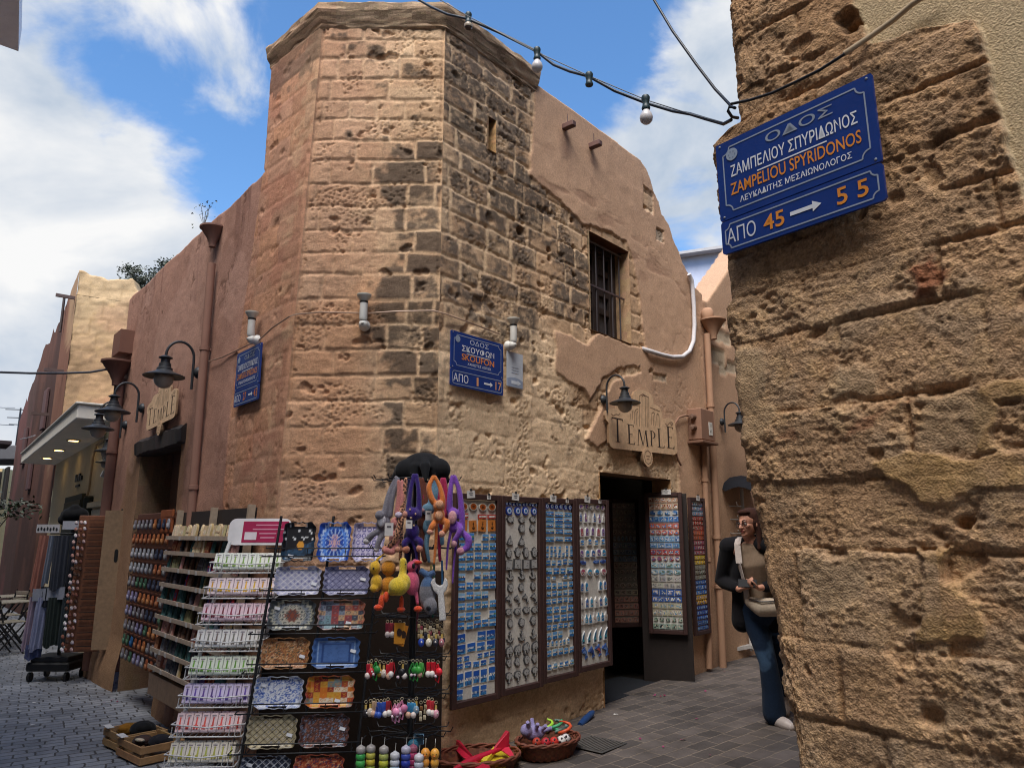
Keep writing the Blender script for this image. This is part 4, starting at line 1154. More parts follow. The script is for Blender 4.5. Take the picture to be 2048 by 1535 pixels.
# ------------------------------------------------------------------ beyond the alley (right)
al = thing('alley_house', 'brown plastered house up the alley with bare stones left in its wall', 'building', Matrix.Translation((0, 0, 0)))
def alley_house():
    dH = Vector((math.sin(R(45)), math.cos(R(45)), 0)); nH = Vector((math.cos(R(45)), -math.sin(R(45)), 0))
    O = C2 + dR * 4.50 - nR * .02
    s = np.concatenate([np.arange(0, 2.5, .025), np.arange(2.5, 13, .12)]); z = np.arange(-.1, 7.6, .03)
    S, Zr = np.meshgrid(s, z, indexing='ij')
    top = np.interp(S, [0, .2, 1.5, 13], [4.45, 4.5, 5.75, 6.2])
    over = np.clip(Zr - top, 0, .5); Z = np.minimum(Zr, top)
    b2 = fbm(S * 1.2, Z * .9, 251, 5); f2 = fbm(S * 8, Z * 8, 252, 5)
    col = np.broadcast_to(PLR * .86, S.shape + (3,)) * (1 + .2 * (b2 - .5) + .12 * (f2 - .5))[..., None]
    h = (b2 - .5) * .05
    global PLANE
    PLANE['A'] = (O, dH, nH)
    for pts in ([(1428, 655), (1460, 668), (1462, 690), (1430, 682)], [(1422, 690), (1450, 700), (1452, 735), (1424, 722)], [(1455, 720), (1475, 728), (1475, 750), (1455, 745)], [(1440, 725), (1456, 735), (1456, 752), (1440, 745)], [(1435, 640), (1450, 645), (1450, 655), (1436, 650)]):
        m = sstep(-.004, .01, sdf(S, Z, polyP('A', pts)) + (f2 - .5) * .05)
        col = mixc(col, np.array(lin('#a99a84')) * (1 + .5 * (f2[..., None] - .5)), m * .9); h -= m * .02
    m = sstep(.05, -.02, S - .10 - .02 * np.sin(Z * 5)); col = mixc(col, np.array(lin('#b08c70')), m * .6); h += m * .03
    P = np.array(O) + np.array(dH) * S[..., None] - np.array(nH) * over[..., None]; P[..., 2] += Z
    gridwall('wall', P, h, np.array(nH), col, over < .4, stone, al)
alley_house()
pale = thing('pale_house', 'pale blue-white house end seen over the alley roofs', 'building', Matrix.Translation((0, 0, 0)))
mb = MB()
quadwall(mb, Vector((3.1, 15.0, 0)), Vector((8.5, 14.0, 0)), 0, 0, 7.30, 7.75, '#c9cede', 10, 8, 12, .01)
mb.build('wall', plaster, pale)
mb = MB(); mb.bar(Vector((3.05, 14.9, 7.33)), Vector((8.5, 13.9, 7.78)), .30, .06, '#b4b0ae')
mb.build('roof_edge', plaster, pale)
mb = MB(); mb.add([(3.1, 15, 0), (3.6, 21, 0), (3.6, 21, 7.6), (3.1, 15, 7.3)], [(0, 1, 2, 3)], '#c0c6d4'); mb.add([(3.1, 15, 7.3), (8.5, 14, 7.75), (8.5, 21, 8), (3.6, 21, 7.6)], [(0, 1, 2, 3)], '#b08c70'); mb.build('roof', plaster, pale)
# balcony of the house across the street
mb = MB(); 
def at(px, py, Y):
    r = raydir(px, py); return EYEV + r * (Y / r.y)
p0, p1, p2 = at(60, 0, 5.6), at(38, 102, 6.2), at(27, 116, 6.15)
zb = 4.62
q1 = at(37, 103, 5.9); q0 = at(64, -18, 5.2)
Mb = Matrix.Translation(q1)
din = Vector((-.75, -.66, 0)).normalized(); dn = Vector((.55, -.83, 0)).normalized()
mb.add([q1, q1 + dn * 4, q1 + dn * 4 + din * .8, q1 + din * .8, q1 + UP * .22, q1 + dn * 4 + UP * .22, q1 + dn * 4 + din * .8 + UP * .22, q1 + din * .8 + UP * .22], [(0, 3, 2, 1), (4, 5, 6, 7), (0, 1, 5, 4), (1, 2, 6, 5), (2, 3, 7, 6), (3, 0, 4, 7)], '#f0f4f8')
mb.build('balcony', plaster, opp)

# ------------------------------------------------------------------ tree behind the roof
def tree(name, label, base, zc_, rx, rz, trunk_r, nclump, nleaf, leaf, cols, gap=.5):
    t = thing(name, label, 'tree', Matrix.Translation(base))
    tr = MB(); tips = []
    z0 = -base.z
    tr.tube([(0, 0, z0 - .2), (.1, 0, (z0 + zc_) * .5), (.05, .1, zc_ - rz * .4)], [trunk_r, trunk_r * .8, trunk_r * .5], '#4a3d33', 8)
    for i in range(nclump):
        a = rnd(0, 2 * PI); rr = math.sqrt(random.random()) * rx; z = zc_ + rnd(-1, 1) * rz * (1 - .5 * (rr / rx) ** 2)
        p = Vector((rr * math.cos(a), rr * math.sin(a), z)); tips.append(p)
        mid = Vector((p.x * .5, p.y * .5, zc_ - rz * .5 + (z - zc_) * .3))
        tr.tube([(0.05, .1, zc_ - rz * .6), mid, p], [trunk_r * .4, trunk_r * .2, .015], '#4a3d33', 5)
    tr.build('trunk', wood, t, 60)
    cr = MB()
    for p in tips:
        c = random.choice(cols); k = rnd(.5, 1.0)
        for j in range(nleaf):
            v = Vector((random.gauss(0, 1), random.gauss(0, 1), random.gauss(0, .55))) * gap * k
            q = p + v; u = Vector((rnd(-1, 1), rnd(-1, 1), rnd(-.6, .6))).normalized(); w = u.orthogonal().normalized()
            l = leaf * rnd(.6, 1.3)
            cr.add([q - u * l, q + w * l * .45, q + u * l, q - w * l * .45], [(0, 1, 2, 3)], [jit(c, .3)])
    cr.build('crown', leafm, t)
    return t
tree('pine_tree', 'dark pine crown showing over the brown roof at the left', Vector((-9.15, 18.5, 0)), 7.9, 1.0, .62, .12, 34, 380, .042, ['#4a4e3e', '#56564a', '#3c4234'], .17)
# ------------------------------------------------------------------ street name plates
BLUE, WHITE, ORNG, GREYL = '#19367a', '#d9dce4', '#d98a3a', '#8f9bb0'
def border(mb, w, h, cx, cz, r, t, y, col, notch=True):
    pts = []
    for (sx, sz_) in ((1, 1), (-1, 1), (-1, -1), (1, -1)):
        X, Z = cx + sx * w / 2, cz + sz_ * h / 2
        arc = []
        for k in range(6):
            a = k / 5 * PI / 2
            if notch: arc.append((X - sx * r * math.cos(a), Z - sz_ * r * math.sin(a)))     # concave
            else: arc.append((X - sx * r * (1 - math.sin(a)), Z - sz_ * r * (1 - math.cos(a))))
        if (sx * sz_ > 0) == notch: arc = arc[::-1]
        if notch and sx * sz_ > 0: pass
        pts.append(arc)
    # order each corner so that the path runs counter-clockwise
    path = []
    for (sx, sz_), arc in zip(((1, 1), (-1, 1), (-1, -1), (1, -1)), pts):
        X, Z = cx + sx * w / 2, cz + sz_ * h / 2
        first_on_side = (sx * sz_ > 0)      # arriving along a vertical side at (1,1) and (-1,-1)
        onside = lambda p: abs(p[0] - X) < 1e-6
        a = arc
        if first_on_side != onside(a[0]): a = a[::-1]
        path += a
    n = len(path)
    for i in range(n):
        (x0, z0), (x1, z1) = path[i], path[(i + 1) % n]
        L_ = math.hypot(x1 - x0, z1 - z0)
        if L_ < 1e-6: continue
        nx, nz = -(z1 - z0) / L_ * t / 2, (x1 - x0) / L_ * t / 2
        mb.add([(x0 + nx, y, z0 + nz), (x0 - nx, y, z0 - nz), (x1 - nx, y, z1 - nz), (x1 + nx, y, z1 + nz)], [(3, 2, 1, 0)] if True else [], col)
def rrect(w, h, r, cx=0, cz=0, k=4):
    out = []
    for (sx, sz_, a0_) in ((1, 1, 0), (-1, 1, 90), (-1, -1, 180), (1, -1, 270)):
        for i in range(k + 1):
            a = R(a0_ + 90 * i / k); out.append((cx + sx * (w / 2 - r) + r * math.cos(a), cz + sz_ * (h / 2 - r) + r * math.sin(a)))
    return out
def plate(M, label, w, main_h, num_h, gap, lines, nums, notch_num, tilt=0.0, emb=True):
    M = M @ Matrix.Rotation(tilt, 4, 'Y')
    t = thing('street_sign', label, 'street sign', M, 'blue street name plates')
    z1 = (num_h + gap) / 2; z2 = -(main_h + gap) / 2
    MB().prism(rrect(w, main_h, .008, 0, z1), -.012, 0, BLUE).build('name_plate', enamel, t)
    MB().prism(rrect(w, num_h, .012, 0, z2), -.012, 0, BLUE).build('number_plate', enamel, t)
    b = MB(); border(b, w * .90, main_h * .82, 0, z1, .030, .0055, -.0135, GREYL); border(b, w * .94, num_h * .74, 0, z2, .022, .0055, -.0135, GREYL, notch_num)
    b.build('border', enamel, t)
    for ll, z0, hh in ((lines, z1, main_h), (nums, z2, num_h)):
        for (txt, cx, cz, tw, thh, col, bold) in ll:
            mb = MB(); write(mb, txt, cx * w, z0 + cz * hh, tw * w if tw else None, thh * hh, -.014, col, bold * .5); mb.build('lettering', enamel, t)
    ar = MB()
    ax, aw = (.20, .17) if not notch_num else (.06, .19)
    ax *= w; aw *= w
    ar.add([(ax - aw / 2, -.014, z2 - num_h * .055), (ax + aw * .22, -.014, z2 - num_h * .055), (ax + aw * .22, -.014, z2 + num_h * .055), (ax - aw / 2, -.014, z2 + num_h * .055),
            (ax + aw * .22, -.014, z2 - num_h * .15), (ax + aw / 2, -.014, z2), (ax + aw * .22, -.014, z2 + num_h * .15)], [(0, 1, 2, 3), (4, 5, 6, 2, 1)], WHITE)
    ar.build('arrow', enamel, t)
    MB().add([(-w * .22, -.014, z1 - .052 * main_h), (w * .22, -.014, z1 - .052 * main_h), (w * .22, -.014, z1 - .036 * main_h), (-w * .22, -.014, z1 - .036 * main_h)], [(0, 1, 2, 3)], WHITE).build('underline', enamel, t)
    e = MB(); e.lathe([(.0, 0), (.026, 0), (.026, .001), (0, .001)], '#93a0b4', 20, Matrix.Translation((-w * .385, -.0135, z1 + main_h * .30)) @ Matrix.Rotation(PI / 2, 4, 'X'))
    for k in range(7): e.ell((-w * .385 + .014 * math.cos(k), -.0150, z1 + main_h * .30 + .014 * math.sin(k)), (.003, .0008, .003), '#77859c', 6, 4)
    e.build('emblem', enamel, t)
    s_ = MB()
    for (x, z) in ((-w * .47, z1 + main_h * .46), (w * .47, z1 + main_h * .46), (-w * .47, z1 - main_h * .46), (w * .47, z1 - main_h * .46)):
        s_.ell((x, -.0125, z), (.005, .003, .005), '#8a8f98', 8, 5)
    s_.build('screw', iron, t)
    return t
Z1 = [('ΟΔΟΣ', .06, .30, .42, .115, '#8d97a8', .012), ('ΖΑΜΠΕΛΙΟΥ ΣΠΥΡΙΔΩΝΟΣ', .0, .085, .80, .15, WHITE, .018), ('ZAMPELIOU SPYRIDONOS', .0, -.145, .82, .15, ORNG, .018), ('ΛΕΥΚΑΔΙΤΗΣ ΜΕΣΑΙΩΝΟΛΟΓΟΣ', .0, -.31, .70, .075, WHITE, .014)]
plate(frame('W', .335, 2.915, .05), 'large blue enamel street plate reading Zampeliou Spyridonos on the eroded stone corner', .64, .335, .137, .004, Z1,
      [('ΑΠΟ', -.36, 0, .20, .46, '#c9cedb', .0), ('45', -.14, 0, .135, .46, ORNG, .022), ('5 5', .33, 0, .175, .46, ORNG, .022)], True, R(-.6))
plate(frame('R', .393, 2.908, .030), 'blue enamel street plate reading Skoufon on the dark weathered tower', .605, .295, .135, .002,
      [('ΟΔΟΣ', .02, .30, .36, .13, '#b9c3d8', .0), ('ΣΚΟΥΦΩΝ', .0, .085, .62, .17, WHITE, .02), ('SKOUFON', .0, -.145, .62, .17, ORNG, .02), ('ΧΑΝΙΩΤΕΣ ΛΟΓΙΟΙ', .02, -.31, .44, .07, WHITE, .0)],
      [('ΑΠΟ', -.32, 0, .27, .48, WHITE, .0), ('1', -.01, 0, .035, .50, '#d9a070', .02), ('17', .40, 0, .12, .50, '#d9a070', .02)], False)
plate(frame('L', .67, 2.855, .035), 'blue street plate seen at a slant on the pink washed tower side', .53, .33, .13, .002, Z1,
      [('ΑΠΟ', -.34, 0, .26, .48, WHITE, .0), ('27', -.04, 0, .13, .50, '#c9773a', .015), ('43', .40, 0, .14, .50, '#c9773a', .02)], False)
t = thing('wall_plaque', 'small white metal plaque with a grey arrow right of the Skoufon plate', 'plaque', frame('R', .855, 2.935, .028))
MB().prism(rrect(.205, .30, .006), -.006, 0, '#bfc4cc').build('panel', enamel, t)
m_ = MB(); m_.prism([(-.10, -.145), (.10, -.145), (.10, -.085), (.05, -.07), (0, -.065), (-.05, -.068), (-.10, -.08)], -.0075, -.006, '#8f9aae')
m_.add([(-.05, -.009, -.122), (.03, -.009, -.122), (.03, -.009, -.132), (.075, -.009, -.108), (.03, -.009, -.084), (.03, -.009, -.094), (-.05, -.009, -.094)], [(0, 1, 5, 6), (2, 3, 4)], '#ccd2da')
for k in range(3): m_.box((0, -.007, .02 - .022 * k), (.09, .002, .008), '#a4acba')
m_.build('printing', enamel, t)

# ------------------------------------------------------------------ gooseneck wall lamps
def goose_lamp(label, M, k=1.0):
    t = thing('wall_lamp', label, 'wall lamp', M @ Matrix.Scale(k, 4), 'black gooseneck wall lamps')
    c = '#26282c'
    a = MB(); pts = [(0, -.055, -.17), (0, -.055, .10)]
    for i in range(1, 15):
        an = PI * i / 14; pts.append((0, -.055 - .128 * (1 - math.cos(an)), .13 + .150 * math.sin(an)))
    pts.append((0, -.311, .115))
    a.tube(pts, .0125, c, 10); a.build('arm', iron, t, 60)
    r_ = MB(); r_.lathe([(.0, .0), (.058, .0), (.058, .012), (.045, .03), (.022, .05), (.0, .055)], c, 16, Matrix.Rotation(PI / 2, 4, 'X')); r_.build('wall_rose', iron, t, 40)
    T = Matrix.Translation((0, -.311, 0)); s_ = MB()
    s_.lathe([(.0, .125), (.03, .123), (.062, .105), (.062, .098), (.04, .088), (.043, .05), (.052, .045), (.056, .01), (.07, .0), (.072, -.02), (.088, -.035), (.15, -.058), (.185, -.075), (.185, -.083), (.14, -.076), (.075, -.070), (.0, -.065)], c, 28, T)
    s_.build('shade', iron, t, 35)
    g = MB(); g.ell((0, -.311, -.105), (.088, .088, .088), '#9a9288', 20, 12); g.build('globe', milk, t, True)
    return t
goose_lamp('black gooseneck lamp hanging before the slanted Temple sign on the left facade', frame('L', 2.07, 3.12, .012))
goose_lamp('second black gooseneck lamp along the left facade, just beyond the lintel', frame('L', 4.06, 3.03, .012))
goose_lamp('third black gooseneck lamp along the left facade, beside the block ledge', frame('L', *sz(254, 850, 'L'), .012), .97)
goose_lamp('fourth black gooseneck lamp along the left street, before the canopy shop wall', sfr(.30, 2.70, .012), .82)
goose_lamp('farthest black gooseneck lamp on the left, right above the security camera', sfr(.60, 2.57, .012), .68)
goose_lamp('black gooseneck lamp hanging before the upright Temple sign by the shop door', frame('R', 2.20, 2.87, .02), .80)
goose_lamp('black gooseneck lamp up the alley, half hidden by the stone corner', frame('A', .32, 2.95, .03), .80)
t = thing('security_camera', 'small white security camera under the row of street lamps', 'camera', sfr(.45, 2.32, .03))
MB().box((0, -.03, .02), (.10, .06, .10), '#b8b4ac', None, .01).build('bracket', plastic, t)
m_ = MB(); Mx = Matrix.Translation((.0, -.14, 0)) @ Matrix.Rotation(R(70), 4, 'X'); m_.lathe([(.0, .12), (.045, .12), (.045, -.08), (.038, -.10), (.038, -.085), (.0, -.085)], ['#c9c6c0', '#c9c6c0', '#c9c6c0', '#2a2a2c', '#111111'], 14, Mx); m_.build('body', plastic, t, 40)

# ------------------------------------------------------------------ white uplighters and their cable
def uplight(label, M):
    t = thing('spotlight', label, 'spotlight', M @ Matrix.Scale(.86, 4), 'white tubular wall spotlights')
    c = '#d6d3cc'
    b = MB(); b.lathe([(.0, 0), (.05, 0), (.05, .02), (.036, .05), (.0, .055)], c, 16, Matrix.Rotation(PI / 2, 4, 'X')); b.ell((0, -.065, 0), (.04, .04, .04), c); b.ell((-.0, -.10, -.002), (.014, .012, .014), '#a8a59e'); b.build('mount', plastic, t, 50)
    b = MB(); Mx = Matrix.Translation((0, -.075, .03)); b.lathe([(.0, 0), (.03, 0), (.036, .02), (.034, .13), (.036, .155)], c, 18, Mx); b.build('body', plastic, t, 40)
    b = MB(); b.lathe([(.036, .155), (.038, .158), (.038, .172), (.030, .175)], '#1e1e1e', 18, Mx); b.build('gasket', plastic, t, 40)
    b = MB(); b.lathe([(.030, .175), (.058, .215), (.064, .225), (.064, .235), (.05, .238), (.0, .225)], '#cfcabd', 20, Mx); b.build('lamp_head', plastic, t, 40)
    return t
uplight('white tubular spotlight on the pink washed tower side', frame('L', .55, 3.135, .02))
uplight('white tubular spotlight in the middle of the chamfered tower face', frame('C', .585, 3.135, .02))
uplight('white tubular spotlight between the Skoufon plate and the dark stones', frame('R', .775, 3.13, .02))
cw = MB()
pp = [pix(x, y, 'L', .03) for x, y in ((418, 722), (445, 714), (500, 688))] + [frame('L', .55, 3.12, .03).translation] + [pix(x, y, 'L', .03) for x, y in ((545, 655), (580, 632))]
pp += [pix(x, y, 'C', .03) for x, y in ((593, 628), (640, 624), (700, 625), (735, 626), (800, 622), (868, 621))] + [pix(x, y, 'R', .03) for x, y in ((890, 627), (940, 645), (1000, 668))]
cw.tube(pp, .006, '#b89a84', 6); tag(cw.build('wall_cable', plastic, None, 60), 'thin pale cable running round the tower between the spotlights', 'cable')

# ------------------------------------------------------------------ Temple signs
def serif(mb, ch, x, z, w, h, y, col):
    def P(pts): mb.add([(x + a * w, y, z + b * h) for a, b in pts], [tuple(range(len(pts)))], col)
    def bx(a, b, c, d): P([(a, b), (c, b), (c, d), (a, d)])
    if ch == 'T':
        bx(.43, .02, .57, .96); bx(.02, .955, .98, 1); bx(.30, 0, .70, .022); P([(.02, .955), (.0, .86), (.10, .955)]); P([(.90, .955), (1.0, .86), (.98, .955)])
    elif ch == 'E':
        bx(.16, .02, .34, .98); bx(.02, .975, .86, 1.0); bx(.341, .50, .66, .525); bx(.02, 0, .92, .025); P([(.74, .975), (.88, .86), (.86, .975)]); P([(.78, .025), (.92, .025), (.98, .15)]); P([(.62, .525), (.66, .58), (.66, .525)]); P([(.62, .5), (.66, .5), (.66, .44)])
    elif ch == 'M':
        P([(.08, .02), (.12, .02), (.22, 1), (.16, 1)]); P([(.18, 1), (.30, 1), (.56, .02), (.50, .02)]); P([(.50, .02), (.54, .02), (.82, 1), (.78, 1)]); P([(.74, 1), (.86, 1), (.98, .02), (.86, .02)]); bx(0, 0, .2, .022); bx(.78, 0, 1.06, .022); bx(.08, .98, .2, 1); bx(.80, .98, .96, 1)
    elif ch == 'P':
        bx(.16, .02, .36, .98); bx(.02, 0, .52, .022); bx(.02, .975, .36, 1)
        n = 12
        for i in range(n):
            a, b = PI / 2 - PI * i / n, PI / 2 - PI * (i + 1) / n
            P([(.361 + .60 * math.cos(a), .74 + .26 * math.sin(a)), (.361 + .42 * math.cos(a), .74 + .235 * math.sin(a)), (.361 + .42 * math.cos(b), .74 + .235 * math.sin(b)), (.361 + .60 * math.cos(b), .74 + .26 * math.sin(b))])
    elif ch == 'L':
        bx(.16, .02, .34, .98); bx(.02, 0, .90, .025); bx(.02, .978, .48, 1); P([(.76, .025), (.90, .025), (.98, .16)])
def stroke(mb, pts, t, y, col):
    for (x0, z0), (x1, z1) in zip(pts[:-1], pts[1:]):
        L_ = math.hypot(x1 - x0, z1 - z0)
        if L_ < 1e-6: continue
        nx, nz = -(z1 - z0) / L_ * t / 2, (x1 - x0) / L_ * t / 2
        mb.add([(x0 + nx, y, z0 + nz), (x1 + nx, y, z1 + nz), (x1 - nx, y, z1 - nz), (x0 - nx, y, z0 - nz)], [(3, 2, 1, 0)], col)
TS0, TZ0 = 2.885, 2.56
def crop2sz(u, v):
    a, b = sz(1140 + u / 5.117, 700 + v / 5.117, 'R'); return (a - TS0, b - TZ0)
def temple_sign(label, M):
    t = thing('shop_sign', label, 'shop sign', M, 'cut-out Temple signs')
    out = [(345, 950), (358, 985), (385, 1008), (640, 1035), (850, 1055), (1005, 1075), (1040, 1060), (1046, 1035), (1038, 870), (1028, 795), (1022, 745), (1000, 715), (960, 698), (900, 712), (893, 690), (888, 640), (870, 595), (835, 570), (802, 560), (800, 520), (788, 475), (755, 435), (700, 412), (640, 415), (605, 432), (590, 465), (588, 560), (480, 545), (430, 570), (420, 600), (350, 605), (312, 630), (303, 670), (312, 715), (340, 750)]
    P_ = [crop2sz(*q) for q in out]
    col, ink = '#d8b48e', '#2b1b14'
    MB().prism(P_, -.028, -.004, col, None, '#8d6f52').build('board', wood, t)
    mb = MB(); y = -.0295
    for ch, (u0, v0, u1, v1) in zip('TEMPLE', ((370, 700, 490, 945), (528, 768, 610, 965), (628, 822, 745, 982), (762, 830, 822, 985), (838, 812, 915, 1000), (932, 790, 1015, 1008))):
        a, b = crop2sz(u0, (v0 + v1) / 2), crop2sz(u1, (v0 + v1) / 2)
        zt, zb_ = crop2sz((u0 + u1) / 2, v0)[1], crop2sz((u0 + u1) / 2, v1)[1]
        serif(mb, ch, a[0], zb_, b[0] - a[0], zt - zb_, y, ink)
    mb.build('lettering', matte, t)
    ln = MB()
    for pts in ([(655, 785), (655, 475), (690, 455), (750, 490), (752, 795)], [(680, 780), (682, 480), (695, 465), (715, 480), (718, 790)], [(735, 795), (733, 500)], [(560, 715), (562, 655)], [(580, 720), (584, 640), (590, 620)], [(605, 755), (606, 640), (620, 612), (640, 608)], [(626, 770), (628, 650), (640, 630)], [(762, 590), (868, 632)], [(780, 770), (782, 650), (800, 640), (812, 660), (818, 780)], [(800, 775), (800, 670)], [(835, 775), (832, 665), (845, 655), (856, 675), (860, 790)],
                [(590, 570), (650, 572)], [(365, 660), (390, 675), (415, 660), (440, 668), (455, 650)], [(920, 755), (945, 775), (965, 745), (990, 742), (1000, 760), (985, 770), (975, 757)]):
        stroke(ln, [crop2sz(*q) for q in pts], .006, y - .0006, '#5a4030')
    ln.build('line_drawing', matte, t)
    cx, cz_ = crop2sz(733, 1100); md = []
    for k in range(48):
        a = 2 * PI * k / 48; r = .092 * (1 + .06 * abs(math.sin(3 * a))); md.append((cx + r * math.cos(a), cz_ + r * math.sin(a)))
    m2 = MB().prism(md, -.040, -.0045, col, None, '#7d6248').build('medallion', wood, t)
    mk = MB()
    for k in range(24):
        a, b = 2 * PI * k / 24, 2 * PI * (k + 1) / 24
        ra, rb_ = .068 * (1 + .07 * math.cos(8 * a)), .068 * (1 + .07 * math.cos(8 * b))
        stroke(mk, [(cx + ra * math.cos(a), cz_ + ra * math.sin(a)), (cx + rb_ * math.cos(b), cz_ + rb_ * math.sin(b))], .006, -.0412, '#5a4030')
    for k, w in enumerate((.07, .05)): stroke(mk, [(cx - w / 2, cz_ + .012 - .03 * k), (cx + w / 2, cz_ + .012 - .03 * k)], .010, -.0412, '#8a6c52')
    mk.build('ornament', matte, t)
    return t
temple_sign('cream cut-out sign reading Temple above the open shop door', frame('R', TS0, TZ0, .035))
temple_sign('cream cut-out sign reading Temple seen at a slant over the dark lintel', frame('L', 3.06, 2.83, .05) @ Matrix.Scale(.78, 4))

# ------------------------------------------------------------------ conduits, meter box, overhead lines
mb = MB(); pth = [(1283, 697), (1300, 702), (1322, 709), (1345, 714), (1365, 713), (1379, 702), (1387, 682), (1389, 650), (1388, 615), (1386, 585), (1384, 562), (1378, 548)]
mb.tube([pix(x, y, 'R', .05 if i else .0) for i, (x, y) in enumerate(pth)], .025, '#c4c0c2', 12)
tag(mb.build('cable_conduit', cloth, None, 60), 'fat white wrapped conduit sagging from the barred window to the roof edge', 'conduit')
t = thing('meter_box', 'brown metal meter box with a white number label beside the rain pipes', 'meter box', frame('R', 4.12, 2.80, .01))
MB().box((0, -.09, .02), (.34, .17, .36), '#8d6c5a', None, .008).build('case', plaster, t)
MB().box((.0, -.10, -.185), (.40, .20, .03), '#7a5c4c', None, .004).build('shelf', plaster, t)
m_ = MB(); m_.box((.06, -.179, -.02), (.09, .004, .15), '#d8d4cc')
for k, tx in enumerate(('ΤΕΙ', 'ΑΗΣ')): write(m_, tx, .06, .02 - .07 * k, .055, .03, -.182, '#3a3a3a')
m_.build('label', enamel, t)
m_ = MB()
for k in range(2): m_.lathe([(.0, .0), (.035, .0), (.03, .07), (.0, .075)], '#6e5446', 12, Matrix.Translation((-.17, -.09, .10 - .12 * k)) @ Matrix.Rotation(-PI / 2, 4, 'Y'))
m_.build('cable_gland', iron, t, 40)
mb = MB(); mb.tube([pix(x, y, 'R', .05) for x, y in ((1388, 832), (1372, 830), (1358, 834), (1350, 846), (1348, 862), (1349, 885), (1352, 905), (1356, 918), (1362, 930))], .012, '#8a6a58', 8)
tag(mb.build('wiring_pipe', plaster, None, 60), 'thin brown wiring pipe bending from the meter box down past the Temple sign', 'conduit')

def along(pts, y0, y1):
    n = len(pts); return [at(px, py, y0 + (y1 - y0) * i / (n - 1)) for i, (px, py) in enumerate(pts)]
fl = thing('festoon_lights', 'string of bulb sockets on a dark cable hung from the tower to the stone corner', 'string lights', Matrix.Translation((0, 0, 0)))
cp = along([(800, -40), (838, 0), (862, 14), (895, 29), (935, 38), (1000, 66), (1072, 102), (1108, 130), (1140, 143), (1178, 153), (1230, 182), (1292, 206), (1345, 222), (1380, 228), (1412, 238), (1447, 248), (1462, 240)], 4.35, 2.98)
MB().tube(cp, .0085, '#1f2a38', 8).build('cable', plastic, fl, 60)
MB().tube(along([(860, -40), (880, 0), (935, 32), (1072, 104), (1178, 152), (1292, 200), (1380, 228), (1447, 246)], 4.3, 3.0), .0028, '#2a3038', 5).build('support_wire', iron, fl, 60)
for (px, py, i, bulb, bare) in ((937, 28, 4.0, 0, 1), (1074, 98, 3.71, 1, 0), (1178, 148, 3.47, 0, 0), (1291, 194, 3.26, 1, 0)):
    p = at(px, py, i); M = Matrix.Translation(p) @ Matrix.Scale(.80, 4)
    so = MB(); so.lathe([(.0, .008), (.022, .006), (.027, -.006), (.024, -.025), (.019, -.045), (.022, -.062), (.027, -.075), (.024, -.084), (.0, -.084)], '#263a40', 14, M); o = so.build('socket', plastic, fl, 40)
    if bulb:
        b = MB(); b.lathe([(.016, -.082), (.020, -.092), (.035, -.118), (.040, -.138), (.036, -.160), (.022, -.175), (.0, -.180)], '#d4cfd0', 18, M); b.build('bulb', milk, o, True)
    if bare:
        b = MB(); b.lathe([(.024, -.083), (.032, -.095), (.030, -.118), (.020, -.130), (.0, -.132)], ['#a89a86', '#b8aa96', '#5a4a44', '#3a3030'], 16, M); b.build('broken_bulb', milk, o, 40)
mb = MB(); mb.tube(along([(1280, -60), (1308, 0), (1345, 62), (1392, 128), (1430, 178), (1464, 214)], 3.5, 2.98) + [pix(1470, 216, 'W', .09), pix(1458, 214, 'W', .10), pix(1456, 222, 'W', .10), pix(1464, 234, 'W', .07), pix(1476, 236, 'W', .03)], .0065, '#15181e', 8)
tag(mb.build('service_cable', plastic, None, 60), 'plain black cable coming down from the sky to the stone corner', 'cable')
mb = MB(); mb.tube([pix(x, y, 'W', o) for x, y, o in ((1462, 208, .05), (1500, 200, .045), (1545, 186, .05), (1600, 160, .045), (1640, 140, .045), (1690, 108, .05))], .006, '#1a1a1c', 8)
tag(mb.build('wall_cable', plastic, None, 60), 'black cable crossing the stone corner above the big blue plate', 'cable')
mb = MB(); mb.tube([pix(x, y, 'W', o) for x, y, o in ((1688, 108, .045), (1712, 92, .03), (1745, 70, .0), (1790, 38, -.005), (1825, 8, .0), (1850, -8, .0), (1880, -20, .0))], .010, '#a8957c', 10)
tag(mb.build('wall_conduit', plaster, None, 60), 'thin cream conduit climbing over the plaster above the stone corner', 'conduit')
mb = MB(); mb.tube(along([(-60, 740), (0, 744), (60, 746), (130, 746), (180, 744), (215, 738), (245, 732)], 9.0, 9.2), .014, '#3a3c44', 8)
tag(mb.build('overhead_cable', plastic, None, 60), 'dark twisted cable slung across the left street to the rain pipe', 'cable')
for k, (a_, b_) in enumerate((((-20, 812), (30, 815)), ((-20, 846), (28, 850)))):
    mb = MB(); mb.tube(along([a_, ((a_[0] + b_[0]) / 2, a_[1] + 3), b_], 24, 27), .012, '#565b66', 5)
    tag(mb.build('telephone_wire', plastic, None, 60), ('upper' if k == 0 else 'lower') + ' thin grey wire beside the roof antenna at the far left', 'wire', 'thin far wires')
mb = MB(); mb.tube(along([(40, 878), (55, 875), (70, 870)], 17, 15), .010, '#9a9aa0', 5)
tag(mb.build('telephone_wire', plastic, None, 60), 'thin pale wire ending at the front of the white canopy', 'wire', 'thin far wires')

